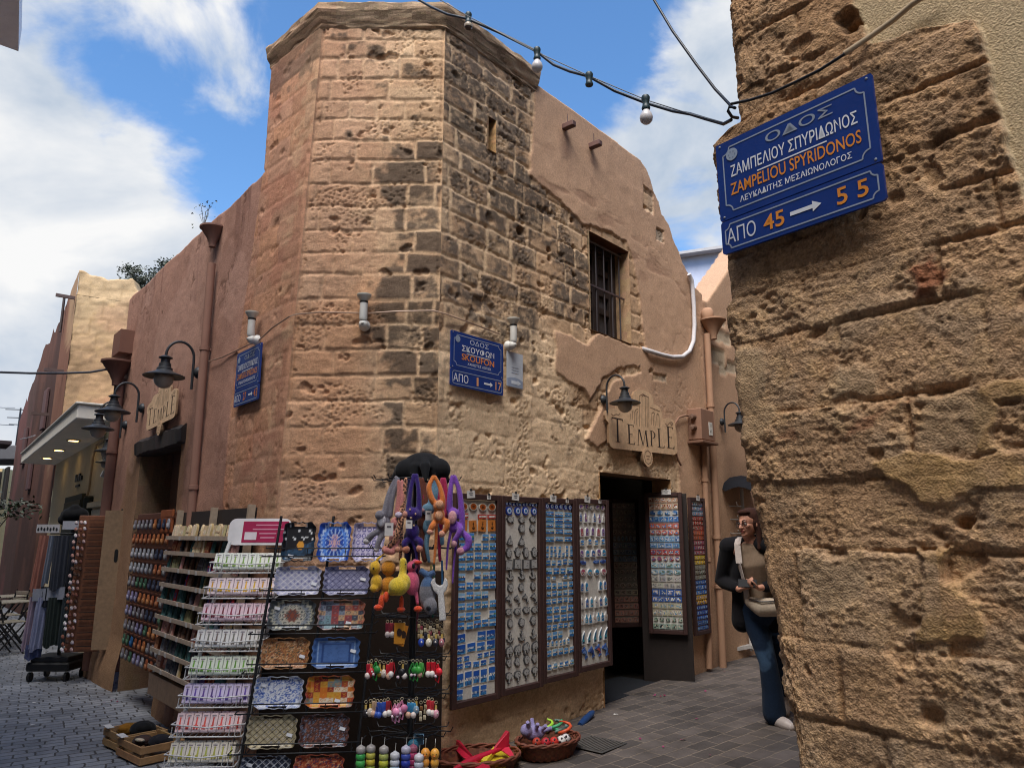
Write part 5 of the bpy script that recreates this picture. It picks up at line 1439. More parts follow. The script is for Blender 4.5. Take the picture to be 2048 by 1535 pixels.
# weeds on the left rain hopper
wd = MB()
t = thing('wall_weed', 'thin dry weed sprouting from the rain hopper on the brown roof edge', 'weed', frame('L', 1.95, 4.62, .12))
for k in range(7):
    x, z = rnd(-.22, .16), rnd(.0, .20); wd.tube([(0, 0, -.05), (x * .5, rnd(-.05, .05), z * .6), (x, rnd(-.08, .08), z)], .0025, '#4a4a38', 4)
    for j in range(4):
        q = Vector((x + rnd(-.05, .05), rnd(-.08, .08), z + rnd(-.05, .04))); u = Vector((rnd(-1, 1), rnd(-1, 1), rnd(-1, 1))).normalized() * .014; w = u.orthogonal().normalized() * .007
        wd.add([q - u, q + w, q + u, q - w], [(0, 1, 2, 3)], jit('#4a5038', .3))
wd.build('sprigs', leafm, t)
# ------------------------------------------------------------------ magnet boards along the alley wall
FR = '#3a211d'
def board(M, w, h, label, fw=.043, back='#c9c4bc', group='framed magnet boards'):
    t = thing('magnet_board', label, 'display board', M, group)
    f = MB()
    f.box((-w / 2 + fw / 2, -.012, 0), (fw, .036, h), FR, None, .004); f.box((w / 2 - fw / 2, -.012, 0), (fw, .036, h), FR, None, .004)
    f.box((0, -.012, h / 2 - fw / 2), (w - 2 * fw - .002, .034, fw), FR, None, .004); f.box((0, -.012, -h / 2 + fw / 2), (w - 2 * fw - .002, .034, fw), FR, None, .004)
    f.build('frame', wood, t)
    MB().box((0, .0, 0), (w - 2 * fw - .004, .012, h - 2 * fw - .004), back).build('panel', cloth, t)
    return t
B1 = board(frame('R', .355, 1.135, .075), .505, 1.49, 'first magnet board on the alley wall, half hidden behind the hanging plush monkeys')
B2 = board(frame('R', .870, 1.140, .075), .505, 1.48, 'second magnet board on the alley wall, covered with silver figures')
B3 = board(frame('R', 1.365, 1.150, .075), .475, 1.47, 'third magnet board on the alley wall, with striped rows of blue scenes')
B4 = board(frame('R', 1.870, 1.165, .075), .520, 1.46, 'fourth magnet board on the alley wall, at the left side of the shop door')
MB5 = Matrix.Translation((1.635, 8.09, 1.295)) @ Matrix.Rotation(R(-20), 4, 'Z')
B5 = board(MB5, .40, 1.46, 'magnet board fixed to the open shop door leaf, with rows in red and blue')
B6 = board(frame('R', 3.93, 1.255, .075), .36, 1.46, 'narrow magnet board right of the shop door, full of red, yellow and blue souvenirs', back='#8a7a6c')
B7 = board(Matrix.Translation((1.27, 8.55, 1.28)) @ Matrix.Rotation(R(8), 4, 'Z'), .36, 1.40, 'dim magnet board inside the shop doorway behind the lit one', back='#7d756c')  # panel greyed in colour for the dark of the doorway
M5i = MB5 @ Matrix.Translation((0, .03, 0))
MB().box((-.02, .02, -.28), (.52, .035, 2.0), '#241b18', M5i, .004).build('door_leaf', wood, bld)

def tagcard(M, label, w=.085, h=.055, grp='white price cards'):
    c = MB(); c.box((0, 0, 0), (w, .002, h), '#d3cfca'); 
    for k in range(2): c.box((0, -.0015, h * .12 - k * h * .25), (w * (.5 - .15 * k), .001, h * .12), '#6a6a70')
    c.box((0, -.001, h / 2 + .006), (.018, .008, .016), '#33302e')
    o = c.build('price_card', matte, None, None, M); tag(o, label, 'price tag', grp)
for i, (B_, nm) in enumerate(((B1, 'first'), (B2, 'second'), (B3, 'third'), (B4, 'fourth'))):
    h = (1.49, 1.48, 1.47, 1.46)[i]
    tagcard(B_.matrix_world @ Matrix.Translation((-.10, -.036, h / 2 - .005)) @ Matrix.Rotation(R(rnd(-6, 6)), 4, 'Y'), 'white price card clipped on top of the %s magnet board' % nm)
    if i != 1: tagcard(B_.matrix_world @ Matrix.Translation((.10, -.036, h / 2 - .02)), 'small white price slip at the top right of the %s magnet board' % nm, .042, .03, 'small white price slips')
tagcard(MB5 @ Matrix.Translation((.04, -.036, .735)), 'white price card on top of the board on the door leaf', .10, .055)
tagcard(B6.matrix_world @ Matrix.Translation((.0, -.036, .725)), 'white price card on top of the narrow board right of the door', .075, .055)

SEA = ['#2f5f9e', '#2a70b0', '#3b86c0', '#1f4b85', '#4a94c8']
def scene_cols(nr, nc, sky=None, mids=('#d8d4cc', '#c8a47c', '#6a8a5a', '#b8c8d4', '#8a5a48', '#e0dcd4')):
    sky = sky or random.choice(['#5f9ad0', '#3f7fc4', '#8fb8d8', '#4a8ad0'])
    rows = []
    for i in range(nr):
        t = i / max(1, nr - 1)
        if t < .38: rows.append([jit(sky, .10) for _ in range(nc)])
        elif t < .72: rows.append([jit(random.choice(mids), .15) for _ in range(nc)])
        else: rows.append([jit(random.choice(SEA), .12) for _ in range(nc)])
    return rows
def shape(kind, seed=0):
    """unit outlines about the origin, x and z within -.5..+.5"""
    rr = random.Random(seed)
    c = []
    if kind == 'disc': c = [(.5 * math.cos(a * PI / 9), .5 * math.sin(a * PI / 9)) for a in range(18)]
    elif kind == 'rect': c = [(-.5, -.5), (.5, -.5), (.5, .5), (-.5, .5)]
    elif kind == 'arch': c = [(-.5, -.5), (.5, -.5), (.5, .2)] + [(.5 * math.cos(a * PI / 6), .2 + .3 * math.sin(a * PI / 6)) for a in range(1, 6)] + [(-.5, .2)]
    elif kind == 'point': c = [(-.5, -.5), (.5, -.5), (.5, .22), (.18, .36), (.0, .5), (-.18, .36), (-.5, .22)]
    elif kind == 'bottle': c = [(-.5, -.5), (.5, -.5), (.5, .1), (.2, .25), (.2, .5), (-.2, .5), (-.2, .25), (-.5, .1)]
    elif kind == 'sail': c = [(-.3, -.5), (.2, -.5), (.1, -.1), (.28, .25), (.35, .5), (-.05, .2), (-.28, -.15)]
    elif kind == 'boat': c = [(-.5, -.3), (-.3, -.5), (.3, -.5), (.5, -.3), (.1, -.3), (.42, -.2), (.05, .5), (.0, -.22), (-.05, .3), (-.4, -.2), (-.08, -.3)]
    elif kind == 'hand': c = [(-.3, -.35), (0, -.5), (.3, -.35), (.4, .05), (.5, .12), (.36, .2), (.28, .2), (.26, .42), (.12, .42), (.06, .5), (-.06, .5), (-.12, .42), (-.26, .42), (-.28, .2), (-.36, .2), (-.5, .12), (-.4, .05)]
    elif kind == 'anchor': c = [(-.5, -.1), (-.35, -.4), (0, -.5), (.35, -.4), (.5, -.1), (.3, -.2), (.08, -.32), (.08, .15), (.25, .2), (.08, .26), (.12, .42), (0, .5), (-.12, .42), (-.08, .26), (-.25, .2), (-.08, .15), (-.08, -.32), (-.3, -.2)]
    elif kind == 'tree': c = [(-.1, -.5), (.1, -.5), (.08, -.15), (.35, -.1), (.5, .15), (.35, .4), (0, .5), (-.35, .42), (-.5, .12), (-.35, -.12), (-.08, -.15)]
    elif kind == 'fish': c = [(-.5, .05), (-.25, .3), (.1, .32), (.3, .12), (.5, .3), (.42, .0), (.5, -.3), (.28, -.14), (.0, -.32), (-.32, -.2)]
    elif kind == 'dolphin': c = [(-.5, .1), (-.3, .3), (-.05, .36), (.05, .5), (.12, .32), (.3, .1), (.34, -.2), (.5, -.42), (.28, -.38), (.12, -.5), (.2, -.2), (.05, .02), (-.12, -.06), (-.1, .08), (-.34, .06)]
    elif kind == 'elephant': c = [(-.5, -.1), (-.42, .2), (-.2, .4), (.1, .42), (.25, .5), (.42, .35), (.5, .0), (.46, -.3), (.38, -.1), (.3, -.05), (.28, -.5), (.1, -.5), (.08, -.2), (-.15, -.2), (-.18, -.5), (-.36, -.5), (-.38, -.15)]
    else:
        n = 14; c = [((.36 + .14 * rr.random() * (1 if k % 2 else .4)) * math.cos(2 * PI * k / n), (.36 + .14 * rr.random()) * math.sin(2 * PI * k / n)) for k in range(n)]
    return c
def magnet_mesh(kind, w, h, style, seed=0):
    mb = MB(); o = [(x * w, z * h) for x, z in shape(kind, seed)]; y0 = -.012
    if style == 'silver':
        mb.prism(o, y0 + .002, 0, '#4b4a4c'); mb.prism([(x * .80, z * .84) for x, z in o], y0 - .001, y0 + .0015, '#a9a8a6', None, '#5a595a')
        for k in range(5): mb.ell((rnd(-.25, .25) * w, y0 - .001, rnd(-.3, .3) * h), (.05 * w, .002, .05 * w), '#4a494b', 6, 4)
    elif style == 'eye':
        for r, c in ((1, '#22409a'), (.66, '#d8dce4'), (.42, '#5a9ad8'), (.2, '#10142a')):
            mb.prism([(x * r, z * r) for x, z in o], y0 - (1 - r) * .004, (0 if r == 1 else y0 - (1 - r) * .004 + .001), c)
    elif style == 'amber':
        mb.prism(o, y0, 0, '#d8d0c0'); mb.prism([(x * .82, z * .82) for x, z in o], y0 - .001, y0 + .0005, '#a8521e'); mb.prism([(x * .4, z * .5) for x, z in shape('hand', 1)] and [(x * w * .4, z * h * .55) for x, z in shape('fish', 1)], y0 - .002, y0, '#5a2a14')
    elif style == 'orange':
        mb.prism(o, y0, 0, '#c87a3a'); mb.prism([(x * w * .45, z * h * .7) for x, z in shape('anchor')], y0 - .001, y0, '#2a1c14')
    elif style == 'banner':
        mb.prism(o, y0, 0, '#b8433a'); mb.picture(w * .9, h * .4, [[jit('#d8d0c8', .2) for _ in range(5)]], y0 - .001)
    elif style == 'glass':
        c = random.choice(['#3a6aa8', '#5a4a8a', '#2a86b8', '#7a5a98', '#a8546a', '#c8c4c0', '#4a9ac0'])
        mb.prism(o, y0, 0, '#d4d2d0'); q = [(x * .72, z * .78) for x, z in o]; mb.prism(q, y0 - .001, y0 + .0005, c)
        mb.picture(w * .5, h * .28, [[jit(random.choice(['#d0ccc8', c, '#2a3a6a', '#c89a6a']), .2) for _ in range(3)] for _ in range(3)], y0 - .002, None, 0, -h * .12)
    elif style == 'sailglass':
        mb.prism(o, y0, 0, '#d8d8d8'); mb.prism([(x * .8, z * .82 + .01 * h) for x, z in o], y0 - .001, y0 + .0005, '#2a6a8a'); mb.picture(w * .3, h * .25, [[jit('#3aa0b0', .2)] * 2, [jit('#1a2a4a', .2)] * 2], y0 - .002, None, 0, -h * .25)
    elif style == 'blue':
        mb.prism(o, y0, 0, '#3a5a9a'); mb.prism([(x * .6, z * .5) for x, z in o], y0 - .001, y0 + .0005, random.choice(['#6a8ac0', '#b0563a', '#2a3a78']))
    elif style == 'card':
        mb.prism(o, -.004, 0, '#dcdad6'); nr, nc = 9, 6
        sky = random.choice(['#2a62b8', '#3a78c8', '#1f55b0'])
        cols = scene_cols(nr, nc, sky, ('#b0bccc', '#d8d8d8', '#4a6a9a', '#2a4a8a'))
        mb.picture(w * .93, h * .92, cols, -.0048)
    else:
        mb.prism(o, y0, 0, '#c8c4bc'); nr, nc = (5, 6) if kind == 'rect' else (4, 4)
        k = .94 if kind == 'rect' else .66
        mb.picture(w * k, h * k, scene_cols(nr, nc), y0 - .001)
    return mb.mesh('magnet', gloss)
NM = 0
def mag_rows(B_, w, h, fw, rows, where):
    """rows: (height fraction from the top, count, shape, w, h, style, words, start fraction)"""
    global NM
    W_, H_ = w - 2 * fw, h - 2 * fw
    for ri, row in enumerate(rows):
        v, n, kind, mw, mh, style, words = row[:7]
        x0 = row[7] if len(row) > 7 else 0.0
        ms = [magnet_mesh(kind, mw, mh, style, ri * 7 + k) for k in range(min(n, 3))]
        for k in range(n):
            if random.random() < .05: continue
            x = -W_ / 2 + W_ * (x0 + (1 - x0) * (k + .5) / n) + rnd(-.004, .004)
            o = bpy.data.objects.new('magnet', ms[k % len(ms)]); COL.objects.link(o)
            o.matrix_world = B_.matrix_world @ Matrix.Translation((x, -.007, H_ / 2 - H_ * v + rnd(-.004, .004))) @ Matrix.Rotation(R(rnd(-6, 6)) * (.3 if style in ('card', 'pic') else 1), 4, 'Y') @ Matrix.Scale(rnd(.92, 1.06), 4)
            tag(o, '%s, %s' % (words, where), 'magnet', '%s, %s' % (words, where)); NM += 1
b1 = [(.035, 4, 'disc', .085, .060, 'amber', 'round amber magnet in the top row'), (.085, 4, 'rect', .09, .032, 'banner', 'small red banner magnet below the amber discs'), (.135, 4, 'rect', .075, .085, 'orange', 'orange tile magnet with a black figure')]
for i, v in enumerate((.195, .245, .295, .345, .395, .445, .495, .545, .595, .64)):
    b1.append((v, 5, 'rect', .074, .052, 'pic', 'blue seaside picture magnet in scene row %s' % ('one', 'two', 'three', 'four', 'five', 'six', 'seven', 'eight', 'nine', 'ten')[i]))
b1 += [(.700, 4, 'rect', .095, .066, 'card', 'large dark blue view card'), (.752, 4, 'rect', .095, .066, 'card', 'violet sunset view card under the dark blue ones'), (.800, 6, 'rect', .055, .034, 'card', 'tiny view card in the thin row'), (.835, 5, 'rect', .064, .040, 'card', 'small harbour view card'), (.900, 5, 'rect', .072, .098, 'card', 'upright view card with sailing boats'), (.970, 5, 'rect', .072, .075, 'card', 'upright view card in the bottom row')]
mag_rows(B1, .505, 1.49, .043, b1, 'first board')
words = ['tiny blue evil-eye bead', 'blue evil-eye disc', 'silver fish-hook figure', 'silver swirl figure', 'silver sailing boat', 'silver open-hand charm', 'silver standing tablet', 'silver seated figure', 'silver leafy figure', 'silver curled figure', 'silver curved figure', 'silver star-like figure', 'silver anchor', 'silver elephant', 'silver branching figure', 'silver tree']
b2 = [(.012, 10, 'disc', .028, .028, 'eye', words[0]), (.05, 4, 'disc', .075, .068, 'eye', words[1])]
for v, n, kd, k in ((.10, 3, 'fish', 2), (.15, 3, 'blob', 3), (.215, 3, 'boat', 4), (.285, 4, 'hand', 5), (.35, 4, 'rect', 6), (.41, 3, 'anchor', 7), (.475, 3, 'blob', 8), (.54, 4, 'dolphin', 9), (.605, 4, 'fish', 10), (.665, 3, 'blob', 11), (.74, 3, 'anchor', 12), (.81, 4, 'elephant', 13), (.87, 4, 'blob', 14), (.945, 4, 'tree', 15)):
    b2.append((v, n, kd, .085, .082 if kd != 'rect' else .075, 'silver', words[k]))
mag_rows(B2, .505, 1.48, .043, b2, 'second board')
b3 = [(.02, 6, 'disc', .052, .052, 'eye', 'blue evil-eye disc in the top row')]
for i, v in enumerate((.065, .10, .135, .17, .215)):
    b3.append((v, 3, 'rect', .115, .040, 'pic', 'long flat panorama magnet in upper row %s' % ('one', 'two', 'three', 'four', 'five')[i]))
for i, (v, n, kd, mw, mh) in enumerate(((.275, 7, 'rect', .034, .05, ), (.31, 7, 'rect', .034, .036), (.355, 5, 'rect', .06, .045), (.405, 4, 'rect', .08, .05), (.445, 5, 'boat', .07, .042), (.49, 5, 'rect', .06, .05), (.535, 5, 'rect', .062, .042), (.58, 5, 'rect', .062, .042), (.63, 4, 'rect', .075, .05), (.68, 4, 'rect', .08, .052), (.725, 5, 'rect', .06, .04), (.775, 5, 'rect', .062, .055), (.82, 7, 'point', .04, .055), (.87, 5, 'rect', .062, .05), (.945, 5, 'boat', .072, .055))):
    b3.append((v, n, kd, mw, mh, 'pic', 'small blue scene magnet in middle row %s' % ('one', 'two', 'three', 'four', 'five', 'six', 'seven', 'eight', 'nine', 'ten', 'eleven', 'twelve', 'thirteen', 'fourteen', 'fifteen')[i]))
mag_rows(B3, .475, 1.47, .043, b3, 'third board')
b4 = [(.02, 5, 'disc', .068, .05, 'glass', 'round pale glass magnet in the top row'), (.09, 6, 'bottle', .040, .088, 'glass', 'slim glass bottle magnet in the second row'), (.18, 5, 'arch', .05, .080, 'glass', 'arched purple glass magnet'), (.245, 4, 'point', .065, .062, 'pic', 'little pointed house magnet'), (.315, 5, 'arch', .065, .065, 'glass', 'short violet glass magnet'), (.375, 4, 'fish', .085, .05, 'blue', 'blue fish magnet'), (.435, 4, 'disc', .080, .062, 'glass', 'round violet glass magnet'), (.525, 6, 'arch', .048, .085, 'glass', 'tall rounded glass magnet'), (.625, 6, 'point', .048, .092, 'glass', 'tall pointed glass magnet'), (.72, 7, 'bottle', .050, .085, 'glass', 'red and violet bottle magnet'), (.83, 5, 'sail', .085, .115, 'sailglass', 'white and teal sail magnet'), (.925, 4, 'dolphin', .10, .10, 'blue', 'blue dolphin magnet in the bottom row')]
mag_rows(B4, .520, 1.46, .043, b4, 'fourth board')
# the rest hang too small and dense to single out
st = MB()
def dense(B_, w, h, fw, rows, pal, seed):
    W_, H_ = w - 2 * fw, h - 2 * fw
    for i in range(rows):
        n = random.choice((4, 5, 5, 6)); base = pal[int(i / rows * len(pal)) % len(pal)]
        mw, mh = W_ / n * .9, H_ / rows * rnd(.70, .9); kd = random.choice(('rect', 'rect', 'rect', 'disc', 'arch', 'blob'))
        for k in range(n):
            M = B_.matrix_world @ Matrix.Translation((-W_ / 2 + W_ * (k + .5) / n, -.007, H_ / 2 - H_ * (i + .5) / rows))
            o = [(x * mw, z * mh) for x, z in shape(kd, seed + i)]
            st.prism(o, -.010, 0, jit(base[0], .2), M)
            st.picture(mw * .7, mh * .6, [[jit(random.choice(base), .25) for _ in range(4)] for _ in range(3)], -.0112, M)
dense(B5, .40, 1.46, .043, 20, [('#c9a88c', '#8a4a3a', '#d8d4d0'), ('#5a86b8', '#d8d8d8', '#2a5a98'), ('#c86a5a', '#d8c8c0', '#5a8ac0'), ('#7aa0c8', '#d0d4d8', '#3a5a8a'), ('#a84848', '#c8c0b8', '#4a6aa0'), ('#8aa8b8', '#d8d4cc', '#5a6a5a'), ('#b8b4ac', '#8a8a88', '#6a6a6c'), ('#3a5a9a', '#c0c8d8', '#c8b898'), ('#b0a890', '#6a8aa8', '#d0ccc0'), ('#8aa090', '#b8b0a0', '#2a2a30')], 500)
dense(B6, .36, 1.46, .043, 26, [('#6a8aa8', '#d8d4d0', '#b8433a'), ('#a83a34', '#c8b8a8', '#5a4a3a'), ('#b85a3a', '#8a6a5a', '#3a3a4a'), ('#9a4a5a', '#4a5a8a', '#c8c0b0'), ('#c8a83a', '#8a5a3a', '#d8c8a0'), ('#8a8a80', '#6a5a4a', '#a8b0a8'), ('#3a6ab0', '#c8d0d8', '#2a4a8a'), ('#c89a3a', '#3a5aa0', '#d0c8b8'), ('#2a4a98', '#6a9ac8', '#a8c0d8'), ('#3a5a9a', '#8ab0c8', '#2a3a6a')], 600)
dense(B7, .36, 1.40, .043, 18, [('#8a8078', '#a89a8a', '#6a5a52'), ('#7a8a98', '#a8a098', '#5a6a7a'), ('#9a8a7a', '#5a5048', '#7a6a62'), ('#a8786a', '#8a8078', '#6a4a42')], 700)  # muted palette, the doorway's darkness put into the colours
tag(st.build('souvenir_magnets', gloss), 'dense rows of mixed souvenir magnets on the three boards by the shop door', 'magnets', None, 'stuff')

# shop lamp seen through the door and a doormat
t = thing('ceiling_tube', 'small lit tube lamp deep inside the shop doorway', 'lamp', Matrix.Translation((1.32, 9.0, 2.30)) @ Matrix.Rotation(R(35), 4, 'Z') @ Matrix.Rotation(R(-20), 4, 'Y'))
MB().box((0, 0, .02), (.20, .05, .03), '#8a8a88').build('fitting', plastic, t)
MB().tube([(-.08, 0, -.005), (.08, 0, -.005)], .012, '#ffffff', 8).build('tube', tubem, t)
mt = MB(); mt.box((0, 0, 0), (1.2, .60, .012), '#23262c', frame('R', 2.82, .075, -.36), .004)
tag(mt.build('doormat', cloth), 'dark doormat just inside the open shop door', 'doormat')
for k in range(5):
    zz = .34 + .3 * k
    for j in range(6):
        mb = MB(); mb.box((0, 0, .06), (rnd(.08, .16), .10, rnd(.08, .16)), random.choice(['#5a4a3a', '#4a4a52', '#6a5a30', '#3a4a5a', '#5a3a34']), None, .01)
        o = mb.build('boxed_souvenir', matte, None, None, frame('R', 2.2 + .26 * j, zz, -2.45)); tag(o, 'dim boxed souvenir on the shelves at the back of the dark shop', 'souvenir', 'souvenirs on the shop shelves')

# ------------------------------------------------------------------ tray ladder
def tray_pattern(kind, u, v, p):
    """u,v in -1..1; returns colours"""
    n = u.size; c = [np.array(lin(q)) for q in p]
    r = np.hypot(u, v * .8); a = np.arctan2(v, u)
    q = fbm(u * 9 + len(p) + kind_seed, v * 9, 300, 4); out = np.broadcast_to(c[0], u.shape + (3,)).copy()
    if kind == 'mosaic':
        cell = np.floor((u + 1) * 3.5) * 13 + np.floor((v + 1) * 3) * 7; h = _hash(cell, cell * 0 + kind_seed, 5)
        for i in range(1, len(c)): out = mixc(out, c[i], ((h > i / len(c)) & True).astype(float))
        f = np.hypot((u + 1) * 3.5 % 1 - .5, (v + 1) * 3 % 1 - .5); out = mixc(out, c[-1], ((f > .28) & (f < .36)).astype(float) * .8); out = mixc(out, c[1], (f < .12).astype(float) * .8)
    elif kind == 'mandala':
        for i, (r0, k) in enumerate(((.85, 24), (.62, 16), (.4, 12), (.2, 8))):
            w = r + .06 * np.cos(a * k); out = mixc(out, c[(i + 1) % len(c)], (np.abs(w - r0) < .055).astype(float)); out = mixc(out, c[(i + 2) % len(c)], ((np.abs(w - r0 + .11) < .03)).astype(float))
        out = mixc(out, c[-1], (r < .10).astype(float))
        out = mixc(out, c[1], ((np.cos(a * 16) > .6) & (r > .25) & (r < .6)).astype(float) * .7)
    elif kind == 'diamond':
        x, y = (u * 3.2 + v * 2.4), (u * 3.2 - v * 2.4); fx, fy = x % 1, y % 1
        out = mixc(out, c[1], ((np.minimum(fx, 1 - fx) < .10) | (np.minimum(fy, 1 - fy) < .10)).astype(float)); h = _hash(np.floor(x), np.floor(y), kind_seed)
        m = np.hypot(fx - .5, fy - .5); out = mixc(out, c[2 % len(c)], ((m < .22) & (h > .35)).astype(float)); out = mixc(out, c[-1], ((m < .10)).astype(float))
    elif kind == 'rings':
        fx, fy = (u * 3 + .5) % 1 - .5, (v * 3 + .5) % 1 - .5; m = np.hypot(fx, fy); out = mixc(out, c[1], ((m > .24) & (m < .40)).astype(float)); out = mixc(out, c[2], (m < .08).astype(float))
    elif kind == 'floral':
        q2_ = fbm(u * 6 + kind_seed, v * 6, 301, 3)
        for i in range(1, len(c)): out = mixc(out, c[i], (np.abs(((q * 1.3 + q2_) * 5 + i * .9) % (len(c) * .9) - .5) < .30).astype(float))
    elif kind == 'frame':
        m = np.maximum(np.abs(u), np.abs(v)); out = mixc(out, c[1], ((m > .55) & (m < .62)).astype(float)); out = mixc(out, c[2], ((m > .75) & (m < .80)).astype(float)); out = mixc(out, c[1], (np.abs(q - .5) < .03).astype(float) * .4)
    elif kind == 'night':
        out = mixc(out, c[1], ((v < -.2 + .3 * u) & (v > -.75 + .3 * u)).astype(float) * np.clip(q * 1.2, 0, 1)); out = mixc(out, c[2], (np.hypot(u - .1, v + .15) < .22).astype(float)); out = mixc(out, c[3], ((_hash(np.floor(u * 9), np.floor(v * 9), 3) > .93)).astype(float) * (v > .1))
    m = np.maximum(np.abs(u), np.abs(v)); out = mixc(out, c[0] * .6, (m > .93).astype(float) * .6)
    return out * (.9 + .25 * (q - .5))[..., None]
kind_seed = 0
def tray(M, w, h, kind, pal, label, price=(.30, -.25)):
    global kind_seed
    kind_seed += 1
    nx, nz = 46, 34
    u, v = np.meshgrid(np.linspace(-1, 1, nx), np.linspace(-1, 1, nz), indexing='ij')
    au, av = np.abs(u), np.abs(v)
    rim = np.maximum(sstep(.80, .97, au), sstep(.76, .96, av))
    cut = 1 - .10 * np.maximum(0, au + av - 1.72) / .28
    wav = 1 + .03 * np.sin(np.arctan2(v, u) * 14) * (np.maximum(au, av) > .9)
    P = np.stack([u * w / 2 * cut * wav, -.024 * rim, v * h / 2 * cut * wav], -1)
    col = tray_pattern(kind, u, v, pal)
    hole = (np.abs(u) < .34) & (np.abs(av - .885) < .045)
    t = thing('serving_tray', label, 'tray', M, 'patterned serving trays on the black ladder rack')
    gridwall('tray_body', P, np.zeros(u.shape), np.array((0, -1., 0)), col, ~hole, gloss, t)
    if price:
        MB().box((price[0] * w, -.006, price[1] * h), (.034, .002, .018), '#d8d8dc', Matrix.Rotation(R(15), 4, 'Y')).build('price_sticker', matte, t)
    return t
# geometry of the ladder: leans back towards the tower
def at_ground(px, py): 
    r = raydir(px, py); return EYEV + r * ((0 - EYE) / r.z)
TR = thing('tray_rack', 'black wire ladder rack leaning by the tower, filled with patterned trays', 'display rack', stand(-1.275, 4.98, 0, R(5)))
rk = MB(); LEAN = .30
def rp(x, z, out=0.0): return Vector((x + .065 * (z - .3), -.30 + LEAN * z / 1.65 - out, z))
for x in (-.34, 0.0, .33):
    rk = MB(); rk.tube([rp(x, 0), rp(x, 1.70)], .009, '#17171a', 8); rk.build('upright', iron, TR, 60)
trayz = [1.53, 1.275, 1.07, .85, .632, .422, .21]
for z in trayz:
    rk = MB(); zb_ = z - .085
    rk.tube([rp(-.40, zb_, .0), rp(-.40, zb_, .10), rp(.37, zb_, .10), rp(.37, zb_, .0)], .004, '#141416', 6)
    rk.tube([rp(-.40, zb_ + .06, .0), rp(-.38, zb_ + .05, .10), rp(.35, zb_ + .05, .10), rp(.37, zb_ + .06, .0)], .004, '#141416', 6)
    for x in (-.3, -.12, .12, .3): rk.tube([rp(x, zb_, 0), rp(x, zb_, .10), rp(x, zb_ + .05, .10)], .003, '#141416', 5)
    rk.build('wire_shelf', iron, TR, 60)
MR = TR.matrix_world
def tray_at(x, z, w, h, kind, pal, label, price=(.3, -.25)):
    p = rp(x, z, .045)
    tray(MR @ Matrix.Translation(p) @ Matrix.Rotation(-math.atan2(LEAN, 1.65) - R(4), 4, 'X'), w, h, kind, pal, label, price)
rb_ = MR.inverted()
tray_at(-.19, trayz[0], .205, .255, 'night', ['#1a1a20', '#3a5a78', '#d8963a', '#d8d8d8'], 'upright black tray with a small glowing picture, top left of the ladder rack', (-.1, -.38))
tray_at(.035, trayz[0], .205, .255, 'mandala', ['#2a56b8', '#b8cce8', '#5a8ad8', '#1a3a88', '#c8a0a0'], 'upright bright blue mandala tray in the top row of the ladder rack', None)
tray_at(.255, trayz[0], .205, .255, 'rings', ['#c8c0d8', '#3a3488', '#7a78b0'], 'upright lilac tray with dark blue rings, top right of the ladder rack', None)
PAL = [('diamond', ['#a8a8c0', '#d8d4d8', '#6a6a98', '#8a8ab0'], 'pale tray with grey-blue diamond tiles, second row left'), ('diamond', ['#8a8aa8', '#4a4a70', '#c0bcd0', '#5a5a80'], 'grey tray with dense dark blue diamonds, second row right'),
       ('mandala', ['#4a4e52', '#b8b4a0', '#8a9098', '#c8c0b0', '#8a4a38'], 'charcoal tray with a cream rosette, third row left'), ('mosaic', ['#b87058', '#7a98a0', '#8a90a0', '#c8a078', '#a04a48', '#4a4a58'], 'brick and grey-blue tile tray, third row right'),
       ('floral', ['#b07a4a', '#8a4a34', '#d8b088', '#4a4a40'], 'orange brown flowered tray, fourth row left'), ('frame', ['#4a6aa0', '#2a4478', '#8aa4c8'], 'plain slate blue tray with thin frames, fourth row right'),
       ('floral', ['#c8ccd8', '#2a4a98', '#5a78b8', '#e0e0e4'], 'white tray with blue flower tiles, fifth row left'), ('mosaic', ['#a84a34', '#c8963a', '#7a8a88', '#d8c8b0', '#8a2a28', '#c8702a'], 'red, ochre and grey patchwork tray, fifth row right'),
       ('diamond', ['#b8aa88', '#4a4034', '#8a8a90', '#d8ccb0'], 'cream tray with brown diagonal lattice, sixth row left'), ('floral', ['#5a3a34', '#8a5a4a', '#3a2a2a', '#7a8aa0'], 'dark red flowered tray, sixth row right'),
       ('diamond', ['#23283a', '#c8ccd4', '#3a4258', '#23283a'], 'navy tray with white lattice, bottom row left'), ('floral', ['#b85a3a', '#d8a078', '#4a3a58', '#7a2a2a'], 'red and orange tray, bottom row right')]
for i, (kd, pal, lb) in enumerate(PAL):
    r_, c_ = divmod(i, 2)
    tray_at((-.160, .145)[c_] - .004 * r_, trayz[r_ + 1] + .015, .285, .180, kd, pal, lb + ' of the ladder rack', ((.36, .05), (.34, .2), (-.36, .1), (.2, -.2))[i % 4])

# ------------------------------------------------------------------ white soap rack
SR = thing('soap_rack', 'white wire rack with a raised crimson header, stacked with rows of soap boxes', 'display rack', stand(-1.955, 5.24, 0, R(2)))
SL = .36
def sp(x, z, out=0.0): return Vector((x + .10 * z, -.24 + SL * z / 1.5 - out, z))
for x in (-.20, .20):
    m_ = MB(); m_.tube([sp(x * 1.05, -.02), sp(x, 1.47), sp(x * .96, 1.53)], .014, '#cfcdca', 10); m_.build('side_post', iron, SR, 60)
hd = MB(); hd.prism([(x, z) for x, z in rrect(.44, .19, .05)], -.006, .006, '#d6d2d2', Matrix.Translation(sp(0, 1.60)) @ Matrix.Rotation(R(-13), 4, 'X')); hd.build('header', enamel, SR)
hp = MB(); Mh = Matrix.Translation(sp(.04, 1.60, .008)) @ Matrix.Rotation(R(-13), 4, 'X'); hp.box((0, 0, 0), (.32, .003, .15), '#9c2a4e', Mh)
